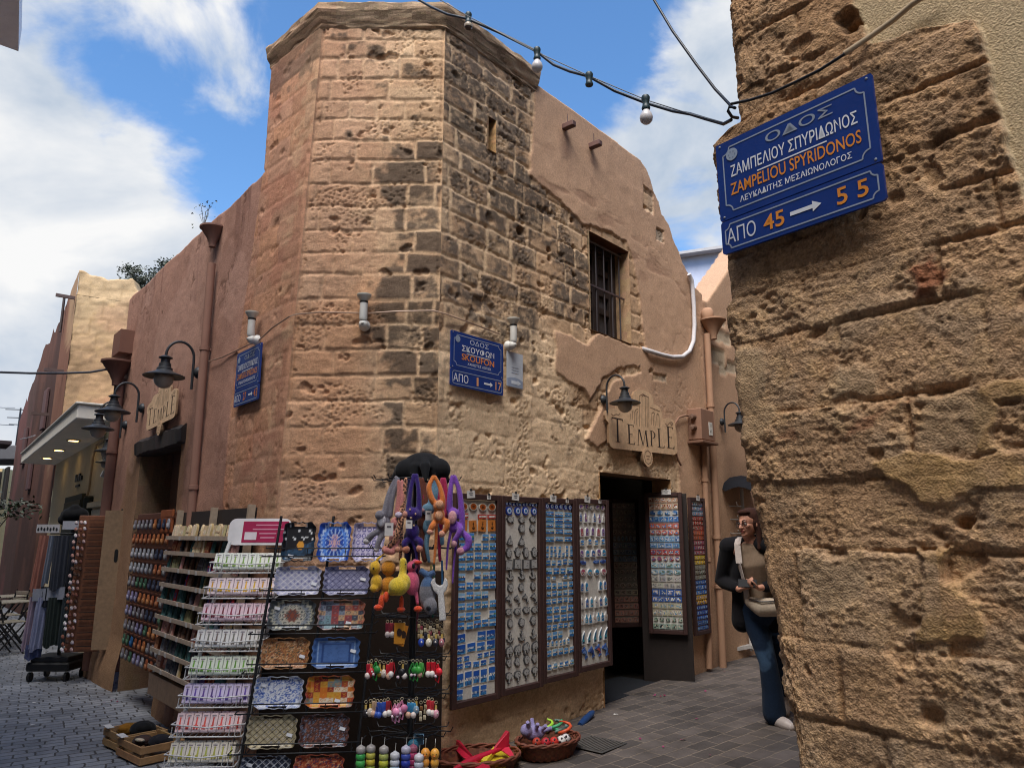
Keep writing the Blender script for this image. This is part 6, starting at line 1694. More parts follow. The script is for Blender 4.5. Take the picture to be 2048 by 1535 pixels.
for k, w in enumerate((.18, .22, .12, .10)): hp.box((.02, -.0025, .048 - .030 * k), (w, .001, .009), '#c8889c', Mh)
hp.box((-.10, -.0028, -.03), (.085, .001, .055), '#d0c4c8', Mh); hp.build('header_card', enamel, SR)
ROWS = [(1.400, 'white', '#dfe2d6', '#8aa85a', 'fern'), (1.200, 'pale pink', '#e2ced0', '#d8a82a', 'banana'), (1.005, 'rose', '#dcc0c8', '#7a2438', 'cherry'), (.810, 'grey', '#d4d0cc', '#6a6058', 'olive'), (.615, 'pale green', '#d4dac8', '#6a9a3a', 'aloe'), (.415, 'lavender', '#c8bcd8', '#5a4290', 'lavender'), (.205, 'blush', '#e2c8c8', '#d0524a', 'poppy'), (.0, 'cream', '#d8d0c0', '#a8a04a', 'citrus')]
ORD = ['top', 'second', 'third', 'fourth', 'fifth', 'sixth', 'seventh', 'lowest']
for ri, (zz, nm, base, ink, sprig) in enumerate(ROWS):
    z = 1.335 - .163 * ri; k = 1 + .014 * ri; hw = .238 - .004 * ri
    bk = MB()
    bk.tube([sp(-hw, z + .065, 0), sp(-hw * 1.06, z + .06, .135), sp(0, z + .045, .15), sp(hw * 1.06, z + .06, .135), sp(hw, z + .065, 0)], .0045, '#d8d6d4', 6)
    bk.tube([sp(-hw, z, 0), sp(-hw * 1.04, z - .01, .13), sp(hw * 1.04, z - .01, .13), sp(hw, z, 0)], .0045, '#d8d6d4', 6)
    for i in range(13):
        x = -hw + 2 * hw * i / 12; bk.tube([sp(x, z + .0, 0), sp(x, z - .01, .13)], .0025, '#cfcdca', 5)
        if i in (0, 1, 2, 10, 11, 12): bk.tube([sp(x, z - .01, .132), sp(x, z + .05, .145)], .0025, '#cfcdca', 5)
    bk.build('wire_basket', iron, SR, 60)
    n = 8; w = 2 * hw * .96 / n
    bx = []
    for vsn in range(3):
        b_ = MB(); b_.box((0, 0, .0), (w * .94, .035, .112), jit(base, .04), None, .003)
        y = -.0182
        for j in range(3 + vsn):
            x = rnd(-.25, .25) * w; b_.prism([(x + dx * w * .22, -.028 + dz * .030) for dx, dz in shape('blob', ri * 5 + j)], y - .0005 - j * .0002, y, ink)
        b_.prism([(-.006, -.02), (.006, -.02), (.004, .03), (-.003, .034)], y - .0012, y - .0008, jit(ink, .3))
        b_.box((0, y - .0006, .040), (w * .5, .0008, .006), '#8a8088'); b_.box((0, y - .0006, .028), (w * .35, .0008, .004), '#a8a0a4')
        bx.append(b_.mesh('soap_box', matte))
    for j in range(n):
        for dpt in (0, 1):
            o = bpy.data.objects.new('soap_box', bx[(j + dpt) % 3]); COL.objects.link(o)
            M = SR.matrix_world @ Matrix.Translation(sp(-hw * .96 + w * (j + .5), z + .062, .105 - .045 * dpt)) @ Matrix.Rotation(R(-22 + rnd(-1.5, 1.5)), 4, 'X') @ Matrix.Rotation(R(rnd(-1.2, 1.2)), 4, 'Y')
            o.matrix_world = M
            lb = '%s soap box with a %s coloured motif, %s row of the white rack' % (nm, {'fern': 'soft green', 'banana': 'yellow', 'cherry': 'dark red', 'olive': 'brown', 'aloe': 'leaf green', 'lavender': 'violet', 'poppy': 'red', 'citrus': 'olive'}[sprig], ORD[ri])
            tag(o, lb, 'soap box', 'soap boxes, %s row' % ORD[ri])
# ------------------------------------------------------------------ soft toys and other goods on the corner
def fuse(mb, name, mat, voxel, colour, parent=None, smooth_it=4, M=None):
    """one continuous skin over overlapping volumes"""
    me = bpy.data.meshes.new('tmp'); me.from_pydata(mb.v, [], mb.f); me.update()
    o = bpy.data.objects.new('tmp', me); COL.objects.link(o)
    r = o.modifiers.new('r', 'REMESH'); r.mode = 'VOXEL'; r.voxel_size = voxel
    if smooth_it:
        s_ = o.modifiers.new('s', 'SMOOTH'); s_.iterations = smooth_it; s_.factor = .5
    m2 = bpy.data.meshes.new_from_object(o.evaluated_get(bpy.context.evaluated_depsgraph_get()))
    bpy.data.objects.remove(o); bpy.data.meshes.remove(me)
    m2.name = name
    n = len(m2.vertices); co = np.empty(n * 3, np.float32); m2.vertices.foreach_get('co', co); co = co.reshape(-1, 3)
    col = colour(co) if callable(colour) else np.broadcast_to(np.array(lin(colour)), (n, 3))
    a = m2.attributes.new('Col', 'FLOAT_COLOR', 'POINT'); a.data.foreach_set('color', np.concatenate([col, np.ones((n, 1))], 1).astype(np.float32).ravel())
    m2.polygons.foreach_set('use_smooth', np.ones(len(m2.polygons), bool)); m2.materials.clear(); m2.materials.append(mat); m2.update()
    ob_ = bpy.data.objects.new(name, m2); COL.objects.link(ob_)
    if parent is not None: adopt(ob_, parent)
    if M is not None: ob_.matrix_world = M
    return ob_

CX, CY = -.605, 4.72
bb = MB(); bb.box((0, 0, .66), (1.24, .03, 1.34), '#2a1f18', Matrix.Translation((-1.10, 5.385, 0)), .004)  # dark brown board, in part the shadow behind the racks put into colour
tag(bb.build('shade_backboard', cloth), 'low dark board behind the tray rack and the toy carousel, standing in partly for shadow', 'board')
car = thing('toy_carousel', 'tall black wire carousel hung with plush toys and key rings', 'display stand', stand(CX, CY, 0, 0))
MB().tube([(0, 0, .03), (0, 0, 1.98)], .02, '#121214', 10).build('pole', iron, car, 60)
m_ = MB()
for k in range(4): m_.bar((0, 0, .04), (.28 * math.cos(k * PI / 2 + .6), .28 * math.sin(k * PI / 2 + .6), .02), .03, .03, '#121214')
m_.build('base', iron, car)
TIER = [1.92, 1.50, 1.10, .86, .65, .44]
for z in TIER:
    m_ = MB(); rr = .24 if z > 1.3 else .21
    m_.tube([(rr * .8 * math.cos(a), rr * .8 * math.sin(a), z) for a in np.linspace(0, 2 * PI, 25)[:-1]], .004, '#101012', 6, None, True)
    for k in range(12):
        a = 2 * PI * k / 12; c, s_ = math.cos(a), math.sin(a)
        m_.tube([(0, 0, z - .015), (c * rr * .8, s_ * rr * .8, z), (c * (rr + .03), s_ * (rr + .03), z - .004), (c * (rr + .045), s_ * (rr + .045), z + .022)], .0035, '#101012', 5)
    m_.build('wire_tier', iron, car, 60)
# black cloth thrown over the top
cv = MB()
cv.ell((0, 0, 2.0), (.13, .12, .085), '#000'); cv.ell((-.09, -.05, 1.96), (.085, .08, .08), '#000'); cv.ell((.10, -.04, 1.97), (.08, .08, .075), '#000')
for k in range(12):
    a = 2 * PI * k / 12 + .2; r = .155 + .03 * math.sin(k * 2.3)
    cv.tube([(.05 * math.cos(a), .05 * math.sin(a), 2.05), (r * .8 * math.cos(a), r * .8 * math.sin(a), 1.98), (r * 1.05 * math.cos(a), r * 1.05 * math.sin(a), 1.89 - .02 * math.sin(k * 1.7))], [.03, .035, .012], '#000', 8)
o = fuse(cv, 'cloth_cover', cloth, .009, '#141416', None, 3, stand(CX + .04, CY, .01, 0))
tag(o, 'crumpled black cloth thrown over the top of the toy carousel', 'cloth')

def AT(px, py, Y): return at(px, py, Y)
def plush_toy(name, label, hook, Y, parts, colour, extra=None, tagat=None, voxel=.0045):
    H_ = AT(hook[0], hook[1], Y); t = thing(name, label, 'plush toy', Matrix.Translation(H_), 'plush toys on the carousel')
    b = MB()
    for kind, pts, r in parts:
        P_ = [AT(x, y, Y + d) - H_ for (x, y, d) in pts]
        if kind == 't':
            n = len(P_); q = []; rs = []
            for i in range(n - 1):
                for k in range(4):
                    u = k / 4; q.append(P_[i].lerp(P_[i + 1], u)); rs.append(r[i] + (r[i + 1] - r[i]) * u)
            q.append(P_[-1]); rs.append(r[-1]); 
            for _ in range(2): q = [q[0]] + [(q[i - 1] + q[i] * 2 + q[i + 1]) / 4 for i in range(1, len(q) - 1)] + [q[-1]]
            b.tube(q, rs, '#fff', 10)
            b.ell(q[0], (rs[0],) * 3, '#fff', 8, 6); b.ell(q[-1], (rs[-1],) * 3, '#fff', 8, 6)
        else: b.ell(P_[0], r, '#fff', 14, 10)
    fuse(b, 'body', plush, voxel, colour, t, 3)
    for nm, items in (extra or {}).items():
        for (x, y, d, r, c) in items: MB().ell(AT(x, y, Y + d) - H_, r, c, 12, 8).build(nm, plush if nm not in ('eye', 'nose') else gloss, t, True)
    if tagat:
        x, y, d, w, h = tagat; p = AT(x, y, Y + d) - H_
        k = MB(); k.box((p.x, p.y, p.z), (w, .002, h), '#c9c2be', Matrix.Rotation(0, 4, 'Y')); k.box((p.x, p.y - .0015, p.z + h * .2), (w * .5, .001, h * .15), '#5a5458'); k.build('paper_tag', matte, t)
    return t
YF = 4.46
plush_toy('plush_monkey', 'grey long-armed plush with a white belly, hung at the far left of the carousel top', (790, 955), YF + .05,
    [('t', [(792, 955, .03), (778, 985, 0), (768, 1030, -.02)], [.013, .016, .02]), ('t', [(796, 958, .03), (785, 990, .0), (779, 1030, 0)], [.013, .016, .02]), ('e', [(767, 1045, 0)], (.042, .036, .052)), ('e', [(760, 1030, -.03)], (.03, .03, .03)),
     ('t', [(762, 1060, 0), (747, 1066, -.02), (734, 1080, 0)], [.02, .018, .022]), ('t', [(768, 1065, 0), (758, 1080, -.02), (753, 1098, -.02)], [.02, .017, .016])], '#77737a',
    {'belly': [(763, 1040, -.035, (.026, .012, .040), '#c8c4c8')], 'paw': [(733, 1082, -.01, (.02, .02, .018), '#b8b2b4'), (753, 1098, -.02, (.016, .016, .016), '#c4bcbc')]})
def spots(co):
    q = fbm(co[:, 0] * 75 + 3, co[:, 2] * 60, 5, 2); q2 = worley(co[:, 0] * 85, co[:, 2] * 75, 9)
    a, b_ = np.array(lin('#d89a78')), np.array(lin('#3a2018'))
    t_ = sstep(.48, .36, q2)[:, None]; return a * (1 - t_) + b_ * t_
plush_toy('plush_giraffe', 'spotted giraffe plush with very long legs between the grey and dark purple plush', (812, 958), YF + .03,
    [('t', [(812, 958, 0), (806, 1000, 0), (801, 1045, -.03), (792, 1078, -.03), (775, 1095, -.02)], [.012, .018, .022, .020, .014]), ('t', [(801, 1060, -.02), (803, 1085, 0), (800, 1120, 0)], [.018, .012, .009])], spots, {'hoof': [(770, 1098, -.02, (.02, .02, .022), '#c8846a'), (795, 1098, -.03, (.018, .018, .018), '#c88a70')]})
plush_toy('plush_monkey', 'salmon pink plush with a white snout beside the spotted giraffe plush', (795, 962), YF + .02,
    [('t', [(797, 962, 0), (798, 990, 0), (794, 1025, 0)], [.011, .014, .018]), ('t', [(804, 962, .02), (806, 995, 0), (800, 1030, 0)], [.011, .014, .018]), ('e', [(792, 1045, 0)], (.034, .032, .034)), ('e', [(790, 1075, 0)], (.036, .03, .05)), ('t', [(792, 1090, 0), (785, 1105, -.02), (772, 1100, -.03)], [.02, .018, .02])], '#c07a72',
    {'snout': [(797, 1029, -.03, (.022, .016, .018), '#c8b8c8')]}, (778, 1058, -.06, .05, .075))
plush_toy('plush_monkey', 'dark purple long-armed plush monkey with yellow dots in the middle of the carousel top', (829, 948), YF,
    [('t', [(827, 950, 0), (820, 985, -.01), (816, 1030, -.02)], [.012, .015, .02]), ('t', [(833, 950, 0), (838, 985, -.01), (838, 1030, -.01)], [.012, .015, .02]), ('e', [(826, 1028, -.02)], (.045, .04, .042)), ('e', [(825, 1062, 0)], (.042, .036, .05)), ('t', [(818, 1078, 0), (808, 1085, -.02), (812, 1096, -.01)], [.022, .02, .018]), ('t', [(832, 1078, 0), (842, 1082, -.02), (840, 1094, -.01)], [.022, .02, .018]), ('t', [(826, 1085, 0), (834, 1110, 0), (832, 1140, 0)], [.012, .008, .007])], '#34206a',
    {'face': [(810, 1028, -.045, (.016, .014, .020), '#c88a78')], 'dot': [(820, 1018, -.058, (.006, .004, .006), '#d0b088'), (831, 1027, -.06, (.005, .004, .007), '#d0b088'), (822, 1035, -.06, (.007, .004, .005), '#d0b088'), (828, 1050, -.04, (.006, .004, .006), '#d0b088')], 'foot': [(839, 1096, -.02, (.020, .02, .022), '#c8846e'), (812, 1098, -.02, (.024, .02, .022), '#b8765a')]}, (818, 1048, -.07, .038, .048))
plush_toy('plush_monkey', 'orange long-armed plush monkey with spread legs and a hanging tail', (868, 952), YF - .03,
    [('t', [(866, 953, 0), (856, 975, -.02), (864, 1000, -.02), (872, 1008, 0)], [.011, .017, .019, .02]), ('t', [(870, 953, 0), (880, 972, 0), (886, 998, -.01), (884, 1015, 0)], [.011, .014, .017, .02]), ('e', [(877, 1012, -.02)], (.032, .032, .036)), ('e', [(878, 1030, -.01)], (.036, .032, .045)), ('t', [(872, 1042, 0), (864, 1052, -.03), (861, 1060, -.02)], [.02, .019, .018]), ('t', [(884, 1042, 0), (895, 1042, -.03), (894, 1055, -.03), (887, 1064, -.02)], [.02, .02, .018, .016]), ('t', [(873, 1050, 0), (872, 1085, 0), (868, 1126, 0)], [.011, .010, .008])], '#cf7638',
    {'face': [(879, 1008, -.045, (.024, .018, .026), '#dba27c'), (878, 1030, -.038, (.022, .014, .030), '#dba27c')], 'foot': [(860, 1063, -.03, (.020, .018, .016), '#d69a80'), (884, 1067, -.03, (.019, .018, .020), '#d69a80')]})
plush_toy('plush_monkey', 'pale blue plush behind the orange plush monkey', (868, 958), YF + .06,
    [('t', [(864, 958, 0), (866, 985, 0), (862, 1010, 0)], [.014, .02, .024]), ('t', [(872, 958, 0), (872, 985, 0), (866, 1010, 0)], [.014, .02, .024]), ('e', [(856, 1018, 0)], (.040, .036, .036)), ('e', [(855, 1052, 0)], (.03, .03, .05)), ('t', [(856, 1062, 0), (852, 1090, 0), (858, 1122, 0)], [.018, .014, .010]), ('t', [(876, 1050, 0), (882, 1068, 0), (884, 1085, 0)], [.02, .018, .016])], '#6f94aa', {'snout': [(845, 1020, -.02, (.02, .018, .014), '#b88a90')]}, (857, 1030, -.05, .036, .056))
plush_toy('plush_monkey', 'magenta long-armed plush squeezed between the orange and lilac plush monkeys', (886, 958), YF + .06,
    [('t', [(884, 958, 0), (880, 990, 0), (876, 1020, 0)], [.012, .016, .018]), ('t', [(889, 958, 0), (893, 990, 0), (890, 1040, 0)], [.012, .015, .018]), ('e', [(884, 1030, 0)], (.04, .034, .05)), ('t', [(880, 1050, 0), (878, 1090, 0), (880, 1120, 0)], [.02, .012, .010]), ('t', [(850, 985, .02), (846, 1010, .02), (842, 1024, .02)], [.016, .014, .012])], '#a82850')
plush_toy('plush_monkey', 'lilac long-armed plush monkey at the right side of the carousel top', (908, 952), YF + .02,
    [('t', [(904, 953, 0), (900, 985, -.01), (899, 1020, 0)], [.012, .017, .020]), ('t', [(910, 953, 0), (920, 985, 0), (924, 1030, 0), (925, 1062, 0)], [.012, .017, .02, .016]), ('e', [(906, 1028, 0)], (.034, .034, .042)), ('e', [(908, 1052, 0)], (.036, .032, .036)), ('t', [(914, 1050, 0), (922, 1058, -.03), (916, 1070, -.03), (908, 1082, -.02)], [.018, .02, .018, .016]), ('t', [(922, 1062, 0), (938, 1076, -.01), (936, 1094, -.01), (925, 1100, -.02)], [.016, .024, .022, .018]), ('t', [(902, 1060, 0), (895, 1095, 0), (893, 1138, 0)], [.010, .008, .006]), ('t', [(914, 1075, 0), (908, 1120, 0), (905, 1165, 0)], [.009, .007, .006])], '#7a48a8',
    {'face': [(905, 1034, -.036, (.026, .016, .040), '#c89498')], 'foot': [(908, 1087, -.03, (.018, .018, .020), '#c8949a'), (921, 1102, -.03, (.024, .02, .024), '#b87e8a')]})
plush_toy('plush_monkey', 'brown long-armed plush half hidden behind the dark purple one', (842, 958), YF + .08,
    [('t', [(840, 958, 0), (842, 990, 0), (846, 1030, 0)], [.014, .018, .02]), ('t', [(847, 958, 0), (852, 990, 0), (851, 1030, 0)], [.014, .018, .02]), ('e', [(847, 1045, 0)], (.04, .034, .05)), ('t', [(847, 1060, 0), (846, 1095, 0), (850, 1118, 0)], [.026, .022, .018])], '#6a3a2c')
plush_toy('plush_monkey', 'navy long-legged plush hanging low behind the dark purple one', (818, 962), YF + .09,
    [('t', [(818, 962, 0), (820, 1010, 0), (822, 1060, 0)], [.016, .022, .028]), ('e', [(822, 1075, 0)], (.045, .036, .055)), ('t', [(816, 1095, 0), (814, 1130, 0), (818, 1150, 0)], [.022, .018, .016]), ('t', [(830, 1095, 0), (834, 1125, 0), (836, 1148, 0)], [.022, .018, .016])], '#2a2450')
plush_toy('plush_bird', 'amber plush with a round belly behind the two yellow birds', (775, 1108), YF + .03,
    [('e', [(777, 1135, 0)], (.045, .04, .045)), ('e', [(778, 1170, 0)], (.05, .04, .055)), ('t', [(768, 1185, 0), (764, 1198, -.02)], [.022, .018])], '#c88424')
# second tier
plush_toy('plush_duck', 'yellow plush bird with a long neck and orange feet, front left of the carousel', (806, 1118), YF - .06,
    [('t', [(806, 1122, 0), (806, 1145, 0), (803, 1160, -.02)], [.022, .022, .03]), ('e', [(797, 1172, -.04)], (.058, .052, .052)), ('e', [(809, 1165, -.02)], (.036, .04, .05)), ('e', [(786, 1182, -.03)], (.03, .03, .024))], '#d8b93a', {'foot': [(802, 1218, -.01, (.024, .03, .016), '#d84a24'), (757, 1214, -.01, (.028, .03, .018), '#d84a24')], 'leg': [(803, 1205, -.01, (.014, .014, .042), '#d85028'), (763, 1203, -.01, (.018, .016, .04), '#d85028'), (772, 1193, -.015, (.018, .016, .03), '#d85028')], 'eye': [(811, 1128, -.025, (.004, .004, .004), '#101010')]})
plush_toy('plush_duck', 'second yellow plush bird, half behind the first, at the left rim of the carousel', (752, 1115), YF,
    [('e', [(750, 1135, 0)], (.034, .034, .040)), ('e', [(753, 1165, 0)], (.036, .034, .050)), ('e', [(748, 1176, -.02)], (.026, .026, .022)), ('t', [(755, 1118, 0), (762, 1112, .02), (775, 1100, .02)], [.010, .006, .004])], '#d2a52e', {'eye': [(747, 1136, -.034, (.006, .004, .006), '#141010')]})
plush_toy('plush_bird', 'pink plush toucan with an orange beak right of the yellow plush birds', (826, 1120), YF,
    [('e', [(824, 1132, 0)], (.034, .03, .032)), ('e', [(824, 1165, 0)], (.044, .04, .070)), ('t', [(829, 1122, -.01), (838, 1122, -.02), (838, 1130, -.02)], [.014, .010, .006]), ('t', [(832, 1185, 0), (835, 1205, 0)], [.012, .010])], '#cf5c78', {'foot': [(836, 1217, -.01, (.026, .03, .018), '#d84a24')], 'beak': [(836, 1124, -.02, (.026, .014, .012), '#c84030')], 'eye': [(827, 1131, -.03, (.010, .006, .016), '#16181c')]})
t = thing('plush_spanner', 'white plush toy shaped like an open spanner', 'plush toy', Matrix.Translation(AT(880, 1185, YF - .03)), 'plush toys on the carousel')
b = MB(); sp_ = [(-.055, .055), (-.045, .078), (-.03, .085), (-.028, .055), (-.005, .04), (.018, .048), (.022, .08), (.03, .085), (.042, .07), (.045, .045), (.034, .012), (.022, .0), (.038, -.15), (.0, -.155), (-.012, -.01), (-.038, .015)]
b.prism(sp_, -.012, .012, '#d4d0cc'); fuse(b, 'body', plush, .005, '#d0ccc8', t, 4)
t = thing('plush_fish', 'grey-blue plush toy hanging head down left of the white spanner', 'plush toy', Matrix.Translation(AT(856, 1150, YF)), 'plush toys on the carousel')
b = MB(); b.ell((0, 0, -.10), (.05, .035, .10), '#fff'); b.ell((.02, -.02, -.17), (.04, .03, .05), '#fff'); b.tube([(0, 0, 0), (-.05, 0, .03)], .02, '#fff'); b.tube([(0, 0, 0), (.04, 0, .02)], .018, '#fff')
def sharkc(co): return np.where(co[:, 2:3] > -.06, np.array(lin('#4a6488')), np.array(lin('#77757a')))
fuse(b, 'body', plush, .006, sharkc, t, 4); e = MB(); e.ell((.012, -.048, -.18), (.014, .006, .014), '#1a1a1e'); e.build('eye', gloss, t, True)
for (px, py, l, c, lb) in ((838, 1085, .5, '#7a4048', 'dark red cord hanging in the middle of the carousel'), (868, 1115, .34, '#2e5a48', 'green cord hanging under the orange plush'), (884, 1120, .30, '#2a5a80', 'blue cord hanging under the magenta plush'), (862, 1128, .12, '#b09858', 'ochre carrying cord above the grey-blue plush')):
    p = AT(px, py, YF + .04); m_ = MB(); m_.tube([p, p + Vector((.005, 0, -l / 2)), p + Vector((0, 0, -l))], .006, c, 6); tag(m_.build('cord', cloth, None, 60), lb, 'cord')

# key rings and small toys on the lower tiers
def keyring(px, py, Y, style, c, label, group):
    p = AT(px, py, Y); mb = MB(); mb.tube([(.008 * math.cos(a), 0, .008 * math.sin(a)) for a in np.linspace(0, 2 * PI, 11)[:-1]], .0016, '#b8a888', 5, None, True)
    if style == 'strap':
        mb.box((0, 0, -.035), (.022, .006, .055), c, None, .002); mb.ell((rnd(-.01, .01), -.006, -.072), (.017, .015, .018), random.choice(['#d8c8c0', '#c8a088', c, '#e0d8d0']), 8, 6); mb.tube([(.014, 0, -.01), (.022, 0, -.05), (.012, 0, -.085), (.004, 0, -.05)], .003, c, 5)
    elif style == 'loop':
        mb.tube([(0, 0, -.01), (-.02, 0, -.05), (-.012, 0, -.10), (.004, 0, -.11), (.014, 0, -.06), (.0, 0, -.01)], .005, c, 6); mb.ell((.012, -.008, -.05), (.022, .014, .022), jit(c, .3), 8, 6); mb.ell((-.008, -.012, -.075), (.009, .007, .009), '#e0c8d0', 6, 5)
    elif style == 'charm':
        mb.box((0, 0, -.03), (.012, .003, .03), '#c8a85a'); mb.ell((0, -.004, -.06), (.018, .012, .024), c, 8, 6); mb.ell((.004, -.014, -.056), (.006, .003, .006), '#e8e0d8', 6, 4)
    elif style == 'card':
        mb.box((0, 0, -.065), (.062, .003, .115), c, Matrix.Rotation(R(rnd(-14, 14)), 4, 'Y')); mb.prism([(x * .04, -.06 + z * .05) for x, z in shape('blob', int(px))], -.005, -.003, '#3a2820')
    elif style == 'metal':
        for k in range(3): mb.box((rnd(-.006, .006), rnd(-.006, .006), -.03 - .028 * k), (.016, .004, .024), random.choice(['#b8a078', '#d0c0a0', c]), None, .002)
    o = mb.build('key_ring', plastic, None, 50, Matrix.Translation(p) @ Matrix.Rotation(rnd(-.5, .5), 4, 'Z')); tag(o, label, 'key ring', group)
for (px, c) in ((775, '#8a2a3a'), (783, '#a83a48')): keyring(px, 1242, 4.5, 'strap', c, 'dark red wrapped novelty at the left of the highest key ring row', 'dark red novelties')
for (px, py, c) in ((800, 1242, '#d08a2a'), (808, 1246, '#c87c28')): keyring(px, py, 4.44, 'card', c, 'orange card with a dark figure, highest key ring row', 'orange cards')
for k in range(9): keyring(838 + 6 * k, 1240 + (k % 3) * 4, 4.46 + .02 * (k % 2), 'metal', ('#b8a078', '#a84a5a', '#3a3a48')[k % 3], 'gold and dark metal key ring in the highest row', 'metal key rings')
for (px, c) in ((843, '#2a48a8'), (858, '#d8ceb8'), (872, '#2e2e3a'), (884, '#a86a70')): keyring(px, 1262, 4.44, 'charm', c, {'#2a48a8': 'round blue charm under the gold key rings', '#d8ceb8': 'cream charm under the gold key rings', '#2e2e3a': 'dark charm under the gold key rings', '#a86a70': 'dull pink charm under the gold key rings'}[c], 'charms of the highest row')
row2 = [(737, '#b02030', 'strap'), (743, '#c02838', 'charm'), (752, '#2a8a3a', 'loop'), (760, '#b89030', 'charm'), (768, '#d0c0b0', 'charm'), (776, '#c81e2c', 'strap'), (783, '#c0202e', 'strap'), (800, '#1c1c1e', 'loop'), (806, '#c8c8c8', 'charm'), (812, '#202022', 'strap'), (826, '#2a7a34', 'loop'), (834, '#3a9a40', 'loop'), (842, '#5ab050', 'strap'), (857, '#c81e2c', 'strap'), (866, '#c4182a', 'strap'), (876, '#cc2430', 'loop')]
CN = {'#b02030': 'deep red', '#c02838': 'crimson', '#2a8a3a': 'green', '#b89030': 'mustard', '#d0c0b0': 'beige', '#c81e2c': 'bright red', '#c0202e': 'cherry red', '#1c1c1e': 'black', '#c8c8c8': 'light grey', '#202022': 'black', '#2a7a34': 'dark green', '#3a9a40': 'mid green', '#5ab050': 'light green', '#c4182a': 'scarlet', '#cc2430': 'scarlet'}
for (px, c, s_) in row2: keyring(px, 1322 + rnd(-3, 3), 4.46, s_, c, '%s rubber key ring in the middle row (%s shaped)' % (CN[c], s_), 'key rings of the middle row')
row3 = [(732, '#2a2426', 'charm'), (741, '#c8b8a8', 'charm'), (748, '#b8987a', 'strap'), (755, '#2a4aa0', 'strap'), (762, '#3a5ab0', 'strap'), (769, '#3450a8', 'strap'), (776, '#9a2a34', 'strap'), (790, '#d890b0', 'loop'), (797, '#dc9cba', 'loop'), (804, '#c87a9a', 'loop'), (818, '#3a8ab8', 'strap'), (826, '#4a9ac8', 'strap'), (833, '#7a94a8', 'charm'), (842, '#8a5a30', 'metal'), (850, '#a8763a', 'metal'), (857, '#b82a34', 'strap'), (864, '#c03038', 'strap'), (872, '#d89aa8', 'charm')]
CN3 = ['dark', 'cream', 'tan', 'dark blue', 'blue', 'royal blue', 'wine red', 'pale pink', 'light pink', 'rose pink', 'sky blue', 'bright blue', 'grey-blue', 'brown metal', 'golden brown metal', 'brick red', 'red', 'pink ball']
for (px, c, s_), nm in zip(row3, CN3): keyring(px, 1398 + rnd(-4, 8), 4.44, s_, c, '%s key ring hanging in the lowest key ring row' % nm, 'key rings of the lowest row')
def bubble(px, py, Y, cols, label):
    p = AT(px, py, Y); mb = MB(); n = len(cols); z = 0
    prof = []; cc = []
    for i, c in enumerate(cols[::-1]):
        for k in range(6):
            a = -PI / 2 + PI * k / 6; prof.append((.027 * (.72 + .28 * math.cos(a)), z + .017 + .017 * math.sin(a))); cc.append(c)
        z += .034
    prof.append((.018, z)); cc.append(cols[0]); prof.append((.0, z + .012)); cc.append(cols[0])
    mb.lathe(prof, cc, 14); mb.tube([(0, 0, z), (.004, 0, z + .05)], .0015, '#c8c4bc', 5)
    o = mb.build('squeeze_toy', plastic, None, 50, Matrix.Translation(p - Vector((0, 0, z)))); tag(o, label, 'toy', 'stacked squeeze toys at the foot of the carousel')
G_ = '#9a9490'
bubble(722, 1492, 4.42, [G_, '#3a9a4a', '#4aa852', '#3a8a44', '#2a7a3a'], 'grey and green stacked squeeze toy, leftmost at the carousel foot')
bubble(742, 1490, 4.48, [G_, '#b8b04a', '#c8b23a', '#8a9a3a', '#4a9a3a'], 'grey and yellow stacked squeeze toy beside the green one')
bubble(768, 1492, 4.42, [G_, '#a0a858', '#b8b83a', '#9ab03a', '#7a9a3a'], 'grey and lime stacked squeeze toy left of the white one')
bubble(790, 1504, 4.40, ['#b8b8bc', '#c4c8d0', '#a8c0d0', '#d0d0d4'], 'white and pale blue stacked squeeze toy in the middle of the carousel foot')
bubble(812, 1492, 4.42, ['#a8a4b4', '#3a4a9a', '#2a3a9a', '#4a3a8a', '#8a3a7a'], 'deep blue stacked squeeze toy in the middle of the carousel foot')
bubble(838, 1508, 4.40, ['#c4c0c4', '#b8bcc8', '#c8b8c4', '#d0ccd0'], 'pale lilac stacked squeeze toy before the orange bird toy')
bubble(826, 1490, 4.55, ['#b86a80', '#c84a78', '#a83a68', '#8a2a58'], 'pink stacked squeeze toy half hidden behind the blue one')
def squeeze_bird(px, py, c, label):
    p = AT(px, py, 4.44); mb = MB(); mb.ell((0, 0, -.03), (.026, .026, .030), c); mb.ell((0, 0, -.075), (.024, .024, .028), jit(c, .1)); mb.ell((0, 0, -.12), (.026, .024, .028), '#d0c4b0'); mb.ell((-.008, -.025, -.026), (.003, .002, .003), '#181010', 6, 4); mb.ell((.010, -.024, -.026), (.003, .002, .003), '#181010', 6, 4); mb.ell((0, -.028, -.036), (.006, .006, .003), '#c8602a', 6, 4); mb.tube([(0, 0, 0), (.002, 0, .05)], .0015, '#c8c4bc', 5)
    o = mb.build('squeeze_toy', plastic, None, True, Matrix.Translation(p)); tag(o, label, 'toy', 'orange bird squeeze toys')
squeeze_bird(851, 1494, '#d8923a', 'amber bird squeeze toy, left of the two at the carousel foot'); squeeze_bird(870, 1495, '#e0a040', 'orange bird squeeze toy at the right end of the carousel foot')
mb = MB(); mb.ell((0, 0, 0), (.035, .03, .035), '#3a7a94'); mb.box((.03, .02, .03), (.06, .01, .06), '#7aa0b8', None, .004); tag(mb.build('round_toy', plastic, None, True, Matrix.Translation(AT(826, 1490, 4.62))), 'teal round toy on a pale blue card under the lowest wire tier', 'toy')

